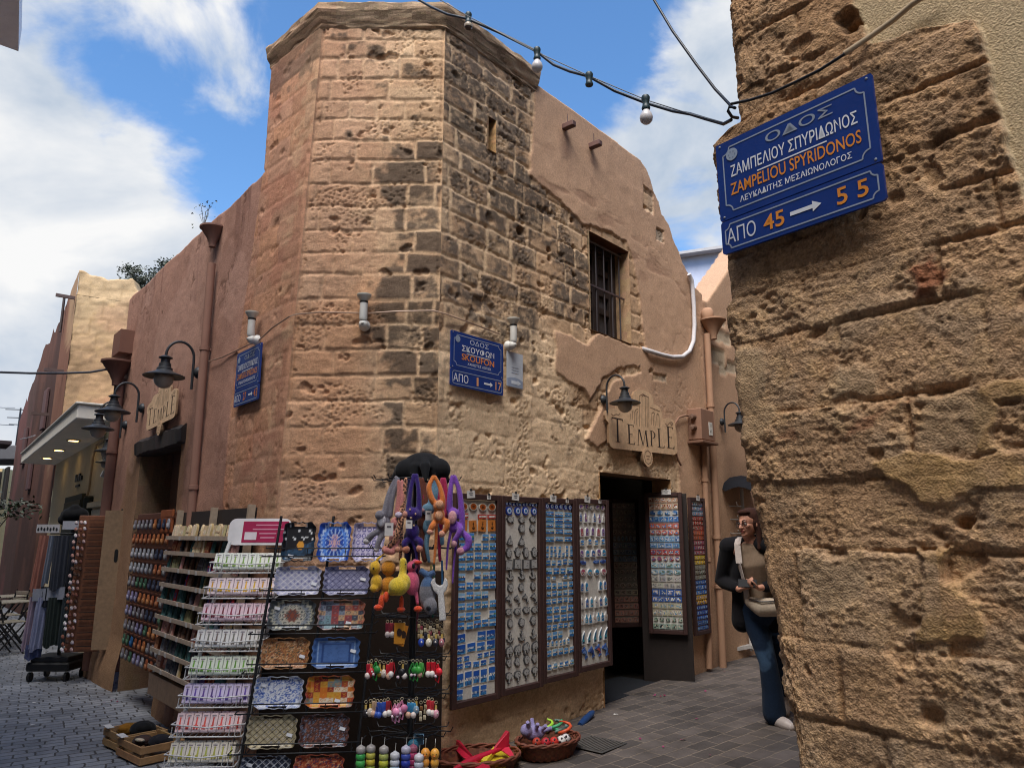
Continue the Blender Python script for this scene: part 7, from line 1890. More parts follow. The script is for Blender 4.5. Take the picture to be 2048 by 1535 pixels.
# baskets, foam glider and loose things at the foot of the wall
def basket(M, rx, ry, h, label, c='#6a3a26'):
    t = thing('wicker_basket', label, 'basket', M)
    n, rows = 44, 7
    w_ = MB(); V = []; Fc = []; cs = []
    for j in range(rows + 1):
        k = .78 + .22 * j / rows
        for i in range(n * 2):
            a = PI * i / n; b = 1 + .03 * (1 if (i // 2 + j) % 2 else -1)
            V.append((rx * k * b * math.cos(a), ry * k * b * math.sin(a), h * j / rows))
    for j in range(rows):
        for i in range(n * 2):
            i2 = (i + 1) % (n * 2); Fc.append((j * n * 2 + i, j * n * 2 + i2, (j + 1) * n * 2 + i2, (j + 1) * n * 2 + i)); cs.append(jit(c, .4))
    Fc.append(tuple(range(n * 2))[::-1]); cs.append(lin('#2a1810'))
    w_.add(V, Fc, cs); w_.build('weave', wood, t, 50)
    r_ = MB()
    for q in range(2): r_.tube([(rx * (1.0 + .012 * math.cos(9 * a + q * PI)) * math.cos(a), ry * (1.0 + .012 * math.cos(9 * a + q * PI)) * math.sin(a), h + .008 * math.sin(9 * a + q * PI)) for a in np.linspace(0, 2 * PI, 73)[:-1]], .010, jit(c, .2), 6, None, True)
    r_.build('rim', wood, t, 60)
    return t
gB = at_ground(1098, 1522)
basket(stand(.26, 5.74, .03, R(38)), .26, .18, .11, 'low oval wicker basket of bright small toys on the alley paving')
basket(stand(-.24, 5.42, 0, R(20)), .30, .22, .12, 'wicker basket under the red and yellow foam glider')
bt_ = stand(.26, 5.74, .03, R(38))
def toy_fuse(name, label, M, vols, col, mat=plastic, vox=.006):
    b = MB()
    for kd, a, r in vols:
        if kd == 'e': b.ell(a, r if isinstance(r, tuple) else (r, r, r), '#fff')
        else: b.tube([Vector(p) for p in a], r, '#fff', 8)
    o = fuse(b, name, mat, vox, col, None, 3, M); tag(o, label, 'toy', 'toys in the oval basket')
toy_fuse('plush_dragon', 'lavender frilled soft toy at the back of the oval toy basket', bt_ @ Matrix.Translation((-.08, .05, .12)), [('e', (0, 0, .03), (.09, .05, .05)), ('e', (-.08, 0, .06), .045), ('t', [(-.07, -.02, .08), (-.11, -.05, .13)], .016), ('t', [(-.02, -.03, .06), (-.03, -.07, .11)], .016), ('t', [(.03, -.03, .05), (.04, -.08, .09)], .016), ('t', [(.07, -.02, .04), (.11, -.06, .06)], .016), ('t', [(.0, .02, .06), (.01, .05, .12)], .016)], '#8f86b4', plush)
for i, (x, y, c, nm) in enumerate(((.10, .02, '#3f9a6a', 'green'), (.05, .07, '#9ac83a', 'lime'), (.13, -.04, '#c8502a', 'orange-red'), (.16, .04, '#6a8a80', 'grey-green'))):
    pts = [(x + .05 * math.cos(k * .9 + i), y + .05 * math.sin(k * .9 + i) * .7, .13 + .012 * k) for k in range(8)]
    mb = MB(); mb.tube(pts, [.012] * 6 + [.010, .006], c, 8); o = mb.build('toy_snake', plastic, None, 60, bt_); tag(o, nm + ' curled rubber snake in the oval toy basket', 'toy', 'toys in the oval basket')
for i, (x, y, c, nm) in enumerate(((-.02, -.09, '#c03028', 'red'), (.04, -.10, '#d8d4d0', 'white and black'), (-.08, -.07, '#b02a34', 'dark red'), (.10, -.08, '#c8c4c4', 'pale grey'), (-.13, -.03, '#a83a2a', 'rust red'))):
    mb = MB(); mb.ell((0, 0, 0), (.034, .034, .034), c, 14, 10)
    for k in range(6): a = k * 1.05; mb.ell((.028 * math.cos(a), -.02, .024 * math.sin(a)), (.009, .008, .009), '#2a2024', 6, 5)
    o = mb.build('toy_ball', plastic, None, True, bt_ @ Matrix.Translation((x, y, .11))); tag(o, nm + ' spotted toy ball at the front of the oval basket', 'toy', 'toys in the oval basket')
# foam glider
t = thing('toy_glider', 'red foam toy plane with a swept wing resting over a yellow one', 'toy plane', Matrix.Translation((-.24, 5.42, .18)))
def wp(u, v, Y): return AT(680 + u / 3.938, 1200 + v / 3.938, Y) - Vector((-.24, 5.42, .18))
b = MB(); F0, F1 = wp(890, 1330, 5.15), wp(1330, 1135, 5.55)
fp = [F0.lerp(F1, k / 8) for k in range(9)]; b.tube(fp, [.008, .022, .027, .027, .024, .020, .016, .013, .010], '#b81a34', 10); b.build('fuselage', plastic, t, 60)
def foil(pts, th, col, name):
    n = len(pts); nrm = (pts[1] - pts[0]).cross(pts[2] - pts[0]).normalized() * th
    mb = MB(); mb.add(list(pts) + [p + nrm for p in pts], [tuple(range(n))[::-1], tuple(range(n, 2 * n))] + [(i, (i + 1) % n, (i + 1) % n + n, i + n) for i in range(n)], col); mb.build(name, plastic, t)
foil([wp(1070, 1250, 5.32), wp(990, 1245, 5.40), wp(920, 1190, 5.62), wp(880, 1130, 5.66), wp(905, 1092, 5.66), wp(945, 1100, 5.62), wp(985, 1150, 5.5), wp(1040, 1215, 5.38)], .012, '#c01c3c', 'wing')
foil([wp(1060, 1260, 5.28), wp(1180, 1300, 5.12), wp(1150, 1345, 5.05), wp(980, 1345, 5.2)], .012, '#c22440', 'wing')
foil([wp(1200, 1190, 5.44), wp(1215, 1150, 5.46), wp(1305, 1020, 5.5), wp(1330, 1030, 5.5), wp(1325, 1150, 5.5)], .010, '#b81c38', 'tail_fin')
foil([wp(1255, 1165, 5.5), wp(1330, 1150, 5.48), wp(1372, 1218, 5.38), wp(1340, 1225, 5.38)], .010, '#c42a44', 'tailplane')
t = thing('toy_glider', 'yellow foam wing lying in the wicker basket under the red glider', 'toy plane', Matrix.Translation((-.12, 5.40, .12)), None)
def wp(u, v, Y): return AT(680 + u / 3.938, 1200 + v / 3.938, Y) - Vector((-.12, 5.40, .12))
foil([wp(1090, 1350, 5.15), wp(1080, 1270, 5.3), wp(1200, 1180, 5.6), wp(1400, 1178, 5.7), wp(1425, 1205, 5.6), wp(1330, 1290, 5.35), wp(1240, 1350, 5.2)], .022, '#c9b12a', 'wing')
foil([wp(1110, 1255, 5.28), wp(1210, 1150, 5.5), wp(1240, 1150, 5.5), wp(1150, 1265, 5.28)], .03, '#d2bc34', 'fuselage')
mb = MB(); a_ = at_ground(1160, 1462) + Vector((0, 0, .05)); b_ = pix(1187, 1422, 'R', .10)
mb.tube([a_, a_.lerp(b_, .3), a_.lerp(b_, .85), b_], [.022, .030, .026, .012], '#1a3a6a', 12); tag(mb.build('rolled_umbrella', cloth, None, 60), 'dark blue rolled umbrella leaning at the foot of the wall', 'umbrella')
# ------------------------------------------------------------------ sloping shelf along the left facade
def Lout(px, py, out):
    p = pix(px, py, 'L', out); return (p - C1).dot(dL), p.z
sA, _ = Lout(498, 1035, .11); sB, _ = Lout(348, 1060, .14)
SHz = [1.655, 1.545, 1.415, 1.275, 1.145, 1.01, .875, .745, .60, .46]
shw = sB - sA; sm = (sA + sB) / 2
SHM = frame('L', sm, 0, .045)
shf = thing('souvenir_shelf', 'wide pale wooden sloping shelf unit of small souvenirs against the left facade', 'shelf', SHM)
def hp_(x, z, out=0.0): return Vector((x, -.055 - .05 * (1.7 - z) - out, z))
for x in (-shw / 2, 0.05, shw / 2):
    m_ = MB(); a_, b_ = hp_(x, .38), hp_(x, 1.80); m_.bar(a_, b_, .035, .05, '#a8947e'); m_.build('side_board', wood, shf)
for i, z in enumerate(SHz[1:]):
    m_ = MB(); p = hp_(0, z); m_.box((0, p.y - .035, z), (shw, .11, .014), '#a08c78'); m_.box((0, p.y - .094, z + .008), (shw, .008, .034), '#b8a490')
    o = m_.build('shelf_board', wood, shf)
    for k in range(3):
        c = MB(); c.box((rnd(-.4, .4) * shw, p.y - .100, z + .005), (.045, .002, .032), '#c8c2bc'); c.build('price_label', matte, o)
bkp = MB(); bkp.add([hp_(-shw / 2, .42, -.03), hp_(shw / 2, .42, -.03), hp_(shw / 2, 1.78, -.03), hp_(-shw / 2, 1.78, -.03)], [(0, 1, 2, 3)], '#2a201c'); bkp.add([hp_(-shw / 2, .42, -.045), hp_(shw / 2, .42, -.045), hp_(shw / 2, 1.78, -.045), hp_(-shw / 2, 1.78, -.045)], [(3, 2, 1, 0)], '#2a201c'); bkp.build('back_panel', wood, shf)
m_ = MB(); p = hp_(0, .40); m_.box((0, p.y - .06, .33), (shw * .96, .05, .17), '#8f7660'); m_.build('front_skirt', wood, shf)
def pouch_mesh(c, c2, w, h, kind):
    mb = MB()
    o = [(-w / 2, 0), (w / 2, 0), (w / 2, h * .55)] + [(w / 2 * math.cos(a * PI / 6), h * .55 + h * .45 * math.sin(a * PI / 6)) for a in range(1, 6)] + [(-w / 2, h * .55)]
    if kind == 'book': o = [(-w / 2, 0), (w / 2, 0), (w / 2, h), (-w / 2, h)]
    mb.prism(o, -.012, .006, jit(c, .1), None, jit(c, .3))
    if kind == 'pair':
        mb.prism([(x * .45 - w * .24, z * .9 + .004) for x, z in o], -.018, -.0122, jit(c2, .1)); mb.prism([(x * .45 + w * .24, z * .9 + .004) for x, z in o], -.018, -.0122, jit(c2, .1))
    elif kind == 'strap':
        mb.prism([(x * .72, z * .8 + h * .06) for x, z in o], -.016, -.0122, jit(c2, .1)); mb.box((0, -.018, h * .42), (w * .8, .004, h * .10), jit(c, .3))
    else:
        mb.picture(w * .7, h * .4, [[jit(c2, .3) for _ in range(3)] for _ in range(3)], -.0125, None, 0, h * .45)
    return mb.mesh('souvenir_pouch', cloth, 40)
PCOL = {'pinkish beige': ('#c09a90', '#a88078'), 'slate blue': ('#5a6c88', '#8090a8'), 'teal': ('#4a7478', '#2e5054'), 'rust': ('#8a4a34', '#b07a58'), 'charcoal': ('#2e2c32', '#4a4650'), 'dusty rose': ('#b8827e', '#d0b4aa'), 'sand': ('#c4aa88', '#d8c4a6'), 'dark brown': ('#4a342a', '#6a4e3e'), 'olive': ('#66664a', '#86845e'), 'red and violet': ('#a83a4a', '#5a4a8a'), 'steel grey': ('#6a6e76', '#4a4e58')}
PM = {k: [pouch_mesh(a, b, rnd(.058, .078), rnd(.098, .118), kd) for kd in ('pair', 'strap', 'book')] for k, (a, b) in PCOL.items()}
ORDS = ['top', 'second', 'third', 'fourth', 'fifth', 'sixth', 'seventh', 'eighth', 'lowest']
names = list(PCOL)
for i, z in enumerate(SHz[1:]):
    n = 17; run = None
    for k in range(n):
        if run is None or random.random() < .55: run = random.choice(names)
        x = -shw / 2 + shw * (k + .5 + rnd(-.15, .15)) / n; p = hp_(x, z)
        o = bpy.data.objects.new('souvenir_pouch', random.choice(PM[run])); COL.objects.link(o)
        o.matrix_world = SHM @ Matrix.Translation((x, p.y - .045 + rnd(-.02, .02), z + .009)) @ Matrix.Rotation(R(-10), 4, 'X') @ Matrix.Rotation(R(rnd(-4, 4)), 4, 'Y') @ Matrix.Rotation(R(rnd(-16, 16)), 4, 'Z')
        tag(o, '%s upright souvenir pouch on the %s board of the sloping shelf' % (run, ORDS[i]), 'souvenir', '%s pouches on the %s shelf board' % (run, ORDS[i]))

# board of hanging slippers beside the door pillar
sC, sD = Lout(343, 1060, .13)[0], Lout(268, 1060, .13)[0]
HM = frame('L', (sC + sD) / 2, 0, .11)
hg = thing('slipper_board', 'tall orange-brown pegboard of small hanging slippers by the door pillar', 'display board', HM)
hw2 = (sD - sC) / 2
m_ = MB(); m_.box((0, .02, 1.08), (2 * hw2, .03, 1.42), '#5a3524', None, .006); m_.build('back_board', wood, hg)
m_ = MB(); m_.box((hw2 - .20, -.012, 1.70), (.38, .02, .22), '#9a5228', None, .004); m_.build('header_board', wood, hg)
m_ = MB()
hzs = [1.69 - .142 * i for i in range(10)]
for z in hzs:
    m_ = MB(); m_.box((0, -.012, z + .052), (2 * hw2, .02, .012), '#6a3a24'); m_.build('peg_rail', wood, hg)
SC2 = {'grey': ('#6a6668', '#8a8688'), 'orange-brown': ('#9a5a34', '#b87a50'), 'silver': ('#8a8a90', '#a8a8ae'), 'dark navy': ('#2a2e3e', '#44485a'), 'green': ('#3e5a48', '#5a7860'), 'lilac': ('#7a7290', '#9a94aa'), 'copper': ('#8a4a2e', '#a86a48'), 'blue': ('#2a5a8a', '#3a72a8')}
def slipper_mesh(c, c2):
    mb = MB()
    for dx in (-.017, .017): mb.ell((dx, -.02, -.012), (.015, .010, .052), jit(c, .15), 8, 7); mb.ell((dx, -.030, -.028), (.013, .006, .026), jit(c2, .15), 8, 6)
    return mb.mesh('slipper_pair', cloth, True)
SM_ = {k: slipper_mesh(*v) for k, v in SC2.items()}
seq = [['grey'] * 3 + ['orange-brown', 'dark navy', 'silver'], ['copper'] * 3 + ['orange-brown', 'orange-brown', 'copper'], ['silver'] * 4 + ['dark navy', 'grey'], ['silver'] * 3 + ['grey', 'copper', 'grey'], ['grey', 'green', 'green', 'dark navy', 'dark navy', 'grey'], ['lilac', 'lilac', 'orange-brown', 'orange-brown', 'copper', 'grey'], ['lilac', 'grey', 'grey', 'dark navy', 'dark navy', 'green'], ['grey', 'grey', 'lilac', 'green', 'orange-brown', 'copper'], ['green', 'blue', 'copper', 'orange-brown', 'grey', 'silver'], ['grey', 'green', 'lilac', 'silver', 'copper', 'grey']]
OR10 = ['top', 'second', 'third', 'fourth', 'fifth', 'sixth', 'seventh', 'eighth', 'ninth', 'lowest']
for i, z in enumerate(hzs):
    for k in range(9):
        c = seq[i][k * 6 // 9]
        o = bpy.data.objects.new('slipper_pair', SM_[c]); COL.objects.link(o)
        o.matrix_world = HM @ Matrix.Translation((-hw2 + 2 * hw2 * (k + .5) / 9, -.01, z)) @ Matrix.Rotation(R(rnd(-8, 8)), 4, 'Y')
        tag(o, '%s slipper pair hanging on the %s rail of the orange-brown pegboard' % (c, OR10[i]), 'slippers', '%s slippers on the %s rail' % (c, OR10[i]))

# brown panel standing out from the wall, and the charm pegboard beyond it
PX = Vector((-4.64, 8.86, 0))
pn = thing('cabinet_door', 'tall tan open cabinet door with an oval hand hole and a black back', 'cabinet', stand(PX.x, PX.y, .30, R(2)))
out_ = [(-.14, 0), (.14, 0), (.14, 1.56), (-.14, 1.56)]
m_ = MB()
hole = [(.035 + .022 * math.cos(a), 1.04 + (.045 if math.sin(a) > 0 else -.045) + .03 * math.sin(a)) for a in np.linspace(0, 2 * PI, 21)[:-1]]
m_.prism(out_, -.03, 0, '#8d7257'); m_.build('panel', wood, pn)
MB().prism(hole, -.0325, -.0301, '#0c0a09').build('hand_hole', matte, pn)
m_ = MB(); m_.box((.10, .06, .78), (.16, .11, 1.60), '#151210', None, .006); m_.build('black_frame', wood, pn)
PGM = Matrix.Translation((-4.98, 8.98, 0)) @ Matrix.Rotation(R(14), 4, 'Z')
pg = thing('charm_pegboard', 'rust-coloured pegboard with black pegs full of tiny hanging charms', 'display board', PGM)
m_ = MB(); m_.box((0, .02, 1.03), (.34, .03, 1.55), '#7a4a30', None, .006); m_.build('back_board', wood, pg)
for i in range(20):
    z = .32 + .075 * i; m_ = MB()
    m_.box((.06, -.02, z), (.22, .012, .008), '#1c1512')
    m_.tube([(-.14, 0, z), (-.15, -.12, z)], .003, '#1c1512', 5); m_.build('peg', iron, pg)
cm = []
for c in ('#c8bcb8', '#b89a94', '#8a5a48', '#d0ccc8', '#5a4238', '#a87a70'):
    mb = MB(); mb.ell((0, 0, -.022), (.018, .018, .024), c, 7, 5); mb.ell((.012, -.012, -.03), (.012, .012, .016), jit(c, .3), 6, 4); mb.tube([(0, 0, .005), (0, 0, -.01)], .002, '#3a3028', 4); cm.append(mb.mesh('hanging_charm', cloth, True))
CNM = ['cream', 'dusty pink', 'rust brown', 'white', 'dark brown', 'rose']
for i in range(20):
    for k in range(3):
        j = random.randrange(6); o = bpy.data.objects.new('hanging_charm', cm[j]); COL.objects.link(o)
        o.matrix_world = PGM @ Matrix.Translation((-.155 + .03 * k + rnd(-.01, .01), -.13 + .05 * k, .32 + .075 * i + rnd(-.01, .01)))
        tag(o, '%s tiny charm on the pegs of the rust-coloured pegboard' % CNM[j], 'charm', '%s charms on the pegboard' % CNM[j])

# scarf stands
SX = Vector((-5.44, 9.35, gz(-5.44, 9.35)))
SXM = Matrix.Translation(SX) @ Matrix.Diagonal((.82, .82, 1, 1))
sd_ = thing('scarf_stand', 'black wheeled scarf stand with a dark cloth cap, left of the charm pegboard', 'display stand', SXM)
MB().tube([(0, 0, .12), (0, 0, 1.95)], .025, '#141416', 8).build('pole', iron, sd_, 60)
m_ = MB(); m_.box((0, 0, .17), (.62, .52, .10), '#121214', None, .02); m_.box((0, 0, .25), (.54, .44, .06), '#1a1a1e', None, .01); m_.build('base', plastic, sd_)
for (x, y) in ((-.26, -.2), (.26, -.2), (-.26, .2), (.26, .2)):
    m_ = MB(); m_.lathe([(.0, -.02), (.055, -.02), (.055, .02), (.0, .02)], '#161618', 12, Matrix.Translation((x, y, .055)) @ Matrix.Rotation(PI / 2, 4, 'Y')); m_.build('caster', plastic, sd_, 40)
for z in (1.70, .98):
    m_ = MB(); m_.tube([(.30 * math.cos(a), .26 * math.sin(a), z) for a in np.linspace(0, 2 * PI, 21)[:-1]], .008, '#18181a', 6, None, True)
    for k in range(6): a = k * PI / 3; m_.tube([(0, 0, z), (.30 * math.cos(a), .26 * math.sin(a), z)], .006, '#18181a', 5)
    m_.build('ring_rail', iron, sd_, 60)
cv = MB(); cv.ell((0, 0, 1.93), (.20, .17, .10), '#fff'); cv.ell((-.13, -.02, 1.87), (.10, .10, .07), '#fff'); cv.ell((.15, 0, 1.86), (.10, .10, .07), '#fff'); cv.ell((.02, -.05, 2.0), (.08, .08, .06), '#fff')
o = fuse(cv, 'cloth_cover', cloth, .014, '#151517', None, 3, SXM); tag(o, 'dark cloth cap thrown over the scarf stand', 'cloth')
def scarf(x0, x1, z0, z1, yo, c, label, pleat=7, lean=0.0, grp='scarves on the stand'):
    nx, nz = 40, 24; u, v = np.meshgrid(np.linspace(0, 1, nx), np.linspace(0, 1, nz), indexing='ij')
    X = x0 + (x1 - x0) * u + lean * (1 - v); Z = z0 + (z1 - z0) * v + .02 * np.sin(u * 9) * (1 - v)
    Y = yo + .018 * np.sin(u * pleat * 2 * PI) * (1.2 - .5 * v) + .02 * (fbm(u * 3, v * 3, int(abs(x0) * 100), 3) - .5) - .10 * (1 - (2 * u - 1) ** 2)
    P = np.stack([X, Y, Z], -1); col = np.broadcast_to(np.array(lin(c)), u.shape + (3,)) * (.85 + .3 * fbm(u * 20, v * 4, 7, 3))[..., None]
    o = gridwall('scarf', P, np.zeros(u.shape), np.array((0, -1., 0)), col, np.ones(u.shape, bool), cloth); o.matrix_world = SXM; tag(o, label, 'scarf', grp)
scarf(-.36, -.16, 1.03, 1.68, -.20, '#a06a5a', 'dull salmon scarf hanging on the upper ring of the scarf stand', 4, -.05)
scarf(-.155, -.10, 1.10, 1.68, -.24, '#8a8e98', 'narrow pale grey scarf edge beside the salmon one', 2, -.04)
scarf(-.10, .12, 1.05, 1.68, -.26, '#3c3e46', 'charcoal scarf in the middle of the upper ring', 5)
scarf(.12, .28, 1.10, 1.68, -.22, '#2a2c34', 'near-black scarf at the right of the upper ring', 4)
scarf(-.26, .02, .86, 1.08, -.20, '#20222a', 'black folded cloth low on the upper ring of the scarf stand', 5)
scarf(-.40, -.27, .36, .96, -.16, '#a8929e', 'pink lilac scarf at the left of the lower ring', 4, -.04)
scarf(-.27, -.10, .36, .96, -.22, '#8e90a8', 'pale lavender scarf beside the pink lilac one', 4, -.03)
scarf(-.10, .10, .40, .96, -.24, '#2a322e', 'dark green scarf on the lower ring of the scarf stand', 5)
scarf(.10, .28, .40, .96, -.22, '#343c40', 'dark grey green scarf at the right of the lower ring', 5)
scarf(-.38, -.14, .26, .42, -.19, '#454a68', 'dark blue cloth end under the lavender scarf', 3)
m_ = MB()
m_.box((-.22, -.26, 1.76), (.34, .01, .10), '#b8b4b4'); 
for k in range(7): m_.ell((-.36 + .045 * k, -.268, 1.75 + .01 * (k % 2)), (.016, .003, .022), '#2a2a2e', 8, 5)
m_.box((.14, -.26, 1.80), (.30, .01, .10), '#a8a8b0'); tag(m_.build('printed_banner', cloth, None, None, SXM), 'white banner with dark blots across the top of the scarf stand', 'banner')
m_ = MB(); m_.box((-.02, -.30, 1.0), (.46, .012, .14), '#8a8c96', Matrix.Rotation(R(-3), 4, 'Y')); tag(m_.build('white_card', matte, None, None, SXM), 'pale blank card across the middle of the scarf stand', 'card')

# ------------------------------------------------------------------ wooden crates
def crate(x, y, yaw, label, goods):
    M = stand(x, y, gz(x, y) + .004, yaw); t = thing('wooden_crate', label, 'crate', M, 'wooden crates on the left street'); w, d, h = .40, .30, .135; c = '#a07c52'
    for z in (.035, .105):
        for (cx, cy, sx, sy) in ((0, -d / 2, w, .012), (0, d / 2, w, .012), (-w / 2 - .007, 0, .012, d + .012), (w / 2 + .007, 0, .012, d + .012)):
            MB().box((cx, cy, z), (sx, sy, .048), jit(c, .12), None, .002).build('slat', wood, t)
    m_ = MB()
    for sx in (-1, 1):
        for sy in (-1, 1): m_ = MB(); m_.box((sx * (w / 2 - .012), sy * (d / 2 - .017), .066), (.022, .022, .132), jit('#8a6a46', .1)); m_.build('corner_post', wood, t)
    MB().box((0, 0, .008), (w - .01, d - .02, .010), '#5a4632').build('bottom', wood, t)
    MB().box((-w * .36, -d / 2 - .001, .142), (.10, .05, .004), '#c4c0bc', Matrix.Rotation(R(4), 4, 'Y')).build('price_card', matte, t)
    for i, (gx, gy, gz_, r, col, lb) in enumerate(goods):
        mb = MB(); mb.ell((0, 0, 0), r, col, 12, 8); mb.ell((r[0] * .3, -r[1] * .2, r[2] * .3), tuple(q * .7 for q in r), jit(col, .2), 10, 6)
        o = mb.build('folded_goods', cloth, None, True, M @ Matrix.Translation((gx, gy, gz_)) @ Matrix.Rotation(rnd(-.4, .4), 4, 'Z')); tag(o, lb, 'goods', 'goods in the wooden crates')
crate(-2.66, 5.86, R(-42), 'slatted wooden crate of dark goods, the nearer of the two on the left street', [(-.08, -.02, .10, (.09, .07, .04), '#3a2a26', 'dark brown bundle in the nearer crate'), (.08, .04, .11, (.10, .08, .05), '#1c1a20', 'black bundle in the nearer crate'), (-.02, -.07, .125, (.05, .025, .012), '#a8a08c', 'pale flat piece on top of the nearer crate')])
crate(-2.92, 6.16, R(-42), 'slatted wooden crate of dark goods, the farther of the two by the wall foot', [(-.10, -.02, .11, (.07, .08, .05), '#7a5418', 'mustard bundle in the farther crate'), (.06, .03, .13, (.11, .09, .06), '#141416', 'shiny black bag in the farther crate'), (-.14, .05, .10, (.05, .05, .04), '#20243a', 'navy bundle in the farther crate')])

# ------------------------------------------------------------------ tables and chairs down the street
def slat_chair(x, y, yaw, label):
    M = stand(x, y, gz(x, y), yaw); t = thing('folding_chair', label, 'chair', M, 'folding chairs down the left street'); c = '#17171a'
    for sx in (-.19, .19):
        MB().bar((sx, -.20, .0), (sx, .18, .46), .018, .018, c).build('leg', iron, t); MB().bar((sx * .92, .22, .0), (sx * .92, -.18, .46), .018, .018, c).build('leg', iron, t)
        MB().bar((sx, .14, .44), (sx, .24, .86), .018, .018, c).build('back_post', iron, t)
    m_ = MB()
    for k in range(5): m_ = MB(); m_.box((0, -.17 + .08 * k, .47), (.40, .055, .014), jit('#8a8070', .1), None, .003); m_.build('seat_slat', wood, t)
    for k in range(2): MB().box((0, .20 + .03 * k, .70 + .11 * k), (.40, .014, .055), jit('#8a8070', .1), None, .003).build('back_slat', wood, t)
def slat_table(x, y, yaw, label):
    M = stand(x, y, gz(x, y), yaw); t = thing('folding_table', label, 'table', M, 'folding tables down the left street'); c = '#17171a'
    for sx in (-.24, .24):
        MB().bar((sx, -.26, .0), (sx, .26, .70), .02, .02, c).build('leg', iron, t); MB().bar((sx * .9, .26, .0), (sx * .9, -.26, .70), .02, .02, c).build('leg', iron, t)
    for k in range(7): MB().box((0, -.27 + .09 * k, .72), (.60, .07, .016), jit('#918878', .1), None, .003).build('top_slat', wood, t)
slat_table(-7.95, 12.1, R(-30), 'slatted folding table, nearest in the row down the left street'); slat_table(-8.9, 13.4, R(-35), 'slatted folding table, farther one in the row down the left street')
slat_chair(-7.55, 11.55, R(150), 'folding chair nearest the scarf stand'); slat_chair(-8.35, 12.7, R(-30), 'folding chair between the two slatted tables'); slat_chair(-8.55, 11.9, R(70), 'folding chair on the street side of the nearer slatted table'); slat_chair(-9.5, 13.1, R(80), 'folding chair on the street side of the farther slatted table'); slat_chair(-8.15, 13.3, R(-120), 'folding chair by the wall side of the farther slatted table')
mb = MB(); mb.box((-6.62, 11.72, 1.0), (.14, .14, 2.35), '#23281f', None, .03); tag(mb.build('green_post', wood), 'dark green post standing by the canopy shop door', 'post')

def leafy(name, label, base, pts, n, leaf, cols, spread):
    t = thing(name, label, 'plant', Matrix.Translation(base)); st_ = MB(); cr = MB()
    for p in pts:
        p = Vector(p); st_.tube([(0, 0, 0), p * .5 + Vector((0, 0, .1)), p], .012, '#4a3c2c', 5)
        for j in range(n):
            q = p + Vector((random.gauss(0, 1) * spread[0], random.gauss(0, 1) * spread[1], random.gauss(0, 1) * spread[2])); u = Vector((rnd(-1, 1), rnd(-1, 1), rnd(-.8, .3))).normalized() * leaf * rnd(.6, 1.3); w = u.orthogonal().normalized() * u.length * .35
            cr.add([q - u, q + w, q + u, q - w], [(0, 1, 2, 3)], [jit(random.choice(cols), .3)])
    st_.build('stem', wood, t, 60); cr.build('leaves', leafm, t)
leafy('climbing_plant', 'dark leafy climber hanging over the far end of the cafe tables', Vector((-11.4, 16.4, 1.2)), [(0, 0, 1.0), (-.5, -.2, 1.1), (-1.0, -.3, 1.05), (.4, .2, .95)], 130, .07, ['#2e3a26', '#3a4630', '#26301f'], (.28, .22, .13))

g = at_ground(1192, 1500); g.z = gz(g.x, g.y) + .010
t = thing('drain_cover', 'ribbed metal drain cover set in the alley paving right of the toy basket', 'drain cover', Matrix.Translation(g) @ Matrix.Rotation(-AR, 4, 'Z'))
MB().box((0, 0, .004), (.34, .34, .008), '#4a4744', None, .003).build('frame', iron, t)
for k in range(12): m_ = MB(); m_.box((-.14 + .0255 * k, 0, .010), (.012, .29, .006), '#5c5854'); m_.build('bar', iron, t)
# fallen bougainvillea petals and scraps on the paving
pc = [('#8a2a5a', 'magenta'), ('#a03a6a', 'pink'), ('#7a2040', 'dark pink')]
pm = []
for c, n in pc:
    mb = MB(); mb.add([(-.014, 0, .002), (0, -.010, .004), (.015, .002, .009), (.002, .011, .003)], [(0, 1, 2, 3)], c); pm.append(mb.mesh('petal', leafm))
for i, (px, py) in enumerate(((1281, 1492), (1327, 1508), (1369, 1494), (1394, 1456), (1412, 1404), (1322, 1412), (1398, 1362), (1447, 1361), (1450, 1367), (1364, 1495), (1310, 1410), (1330, 1411), (210, 1392), (225, 1388), (236, 1391), (196, 1400), (1420, 1525))):
    g = at_ground(px, py); g.z = gz(g.x, g.y) + .012; o = bpy.data.objects.new('petal', pm[i % 3]); COL.objects.link(o); o.matrix_world = Matrix.Translation(g) @ Matrix.Rotation(rnd(0, 6), 4, 'Z') @ Matrix.Scale(rnd(.9, 1.5), 4)
    tag(o, '%s petal fallen on the %s' % (pc[i % 3][1], 'cobbled street' if px < 300 else 'alley paving'), 'petal', 'fallen petals')
for i, (px, py) in enumerate(((1232, 1444), (40, 1408), (66, 1438), (70, 1390))):
    g = at_ground(px, py); g.z = gz(g.x, g.y) + .010; mb = MB(); mb.add([(-.02, -.008, 0), (.02, -.01, .004), (.022, .008, .003), (-.016, .012, .006)], [(0, 1, 2, 3)], '#c8c4c0'); o = mb.build('paper_scrap', matte, None, None, Matrix.Translation(g)); tag(o, 'small white paper scrap on the alley paving' if i == 0 else 'small white paper scrap on the cobbles at the far left', 'litter', 'paper scraps')

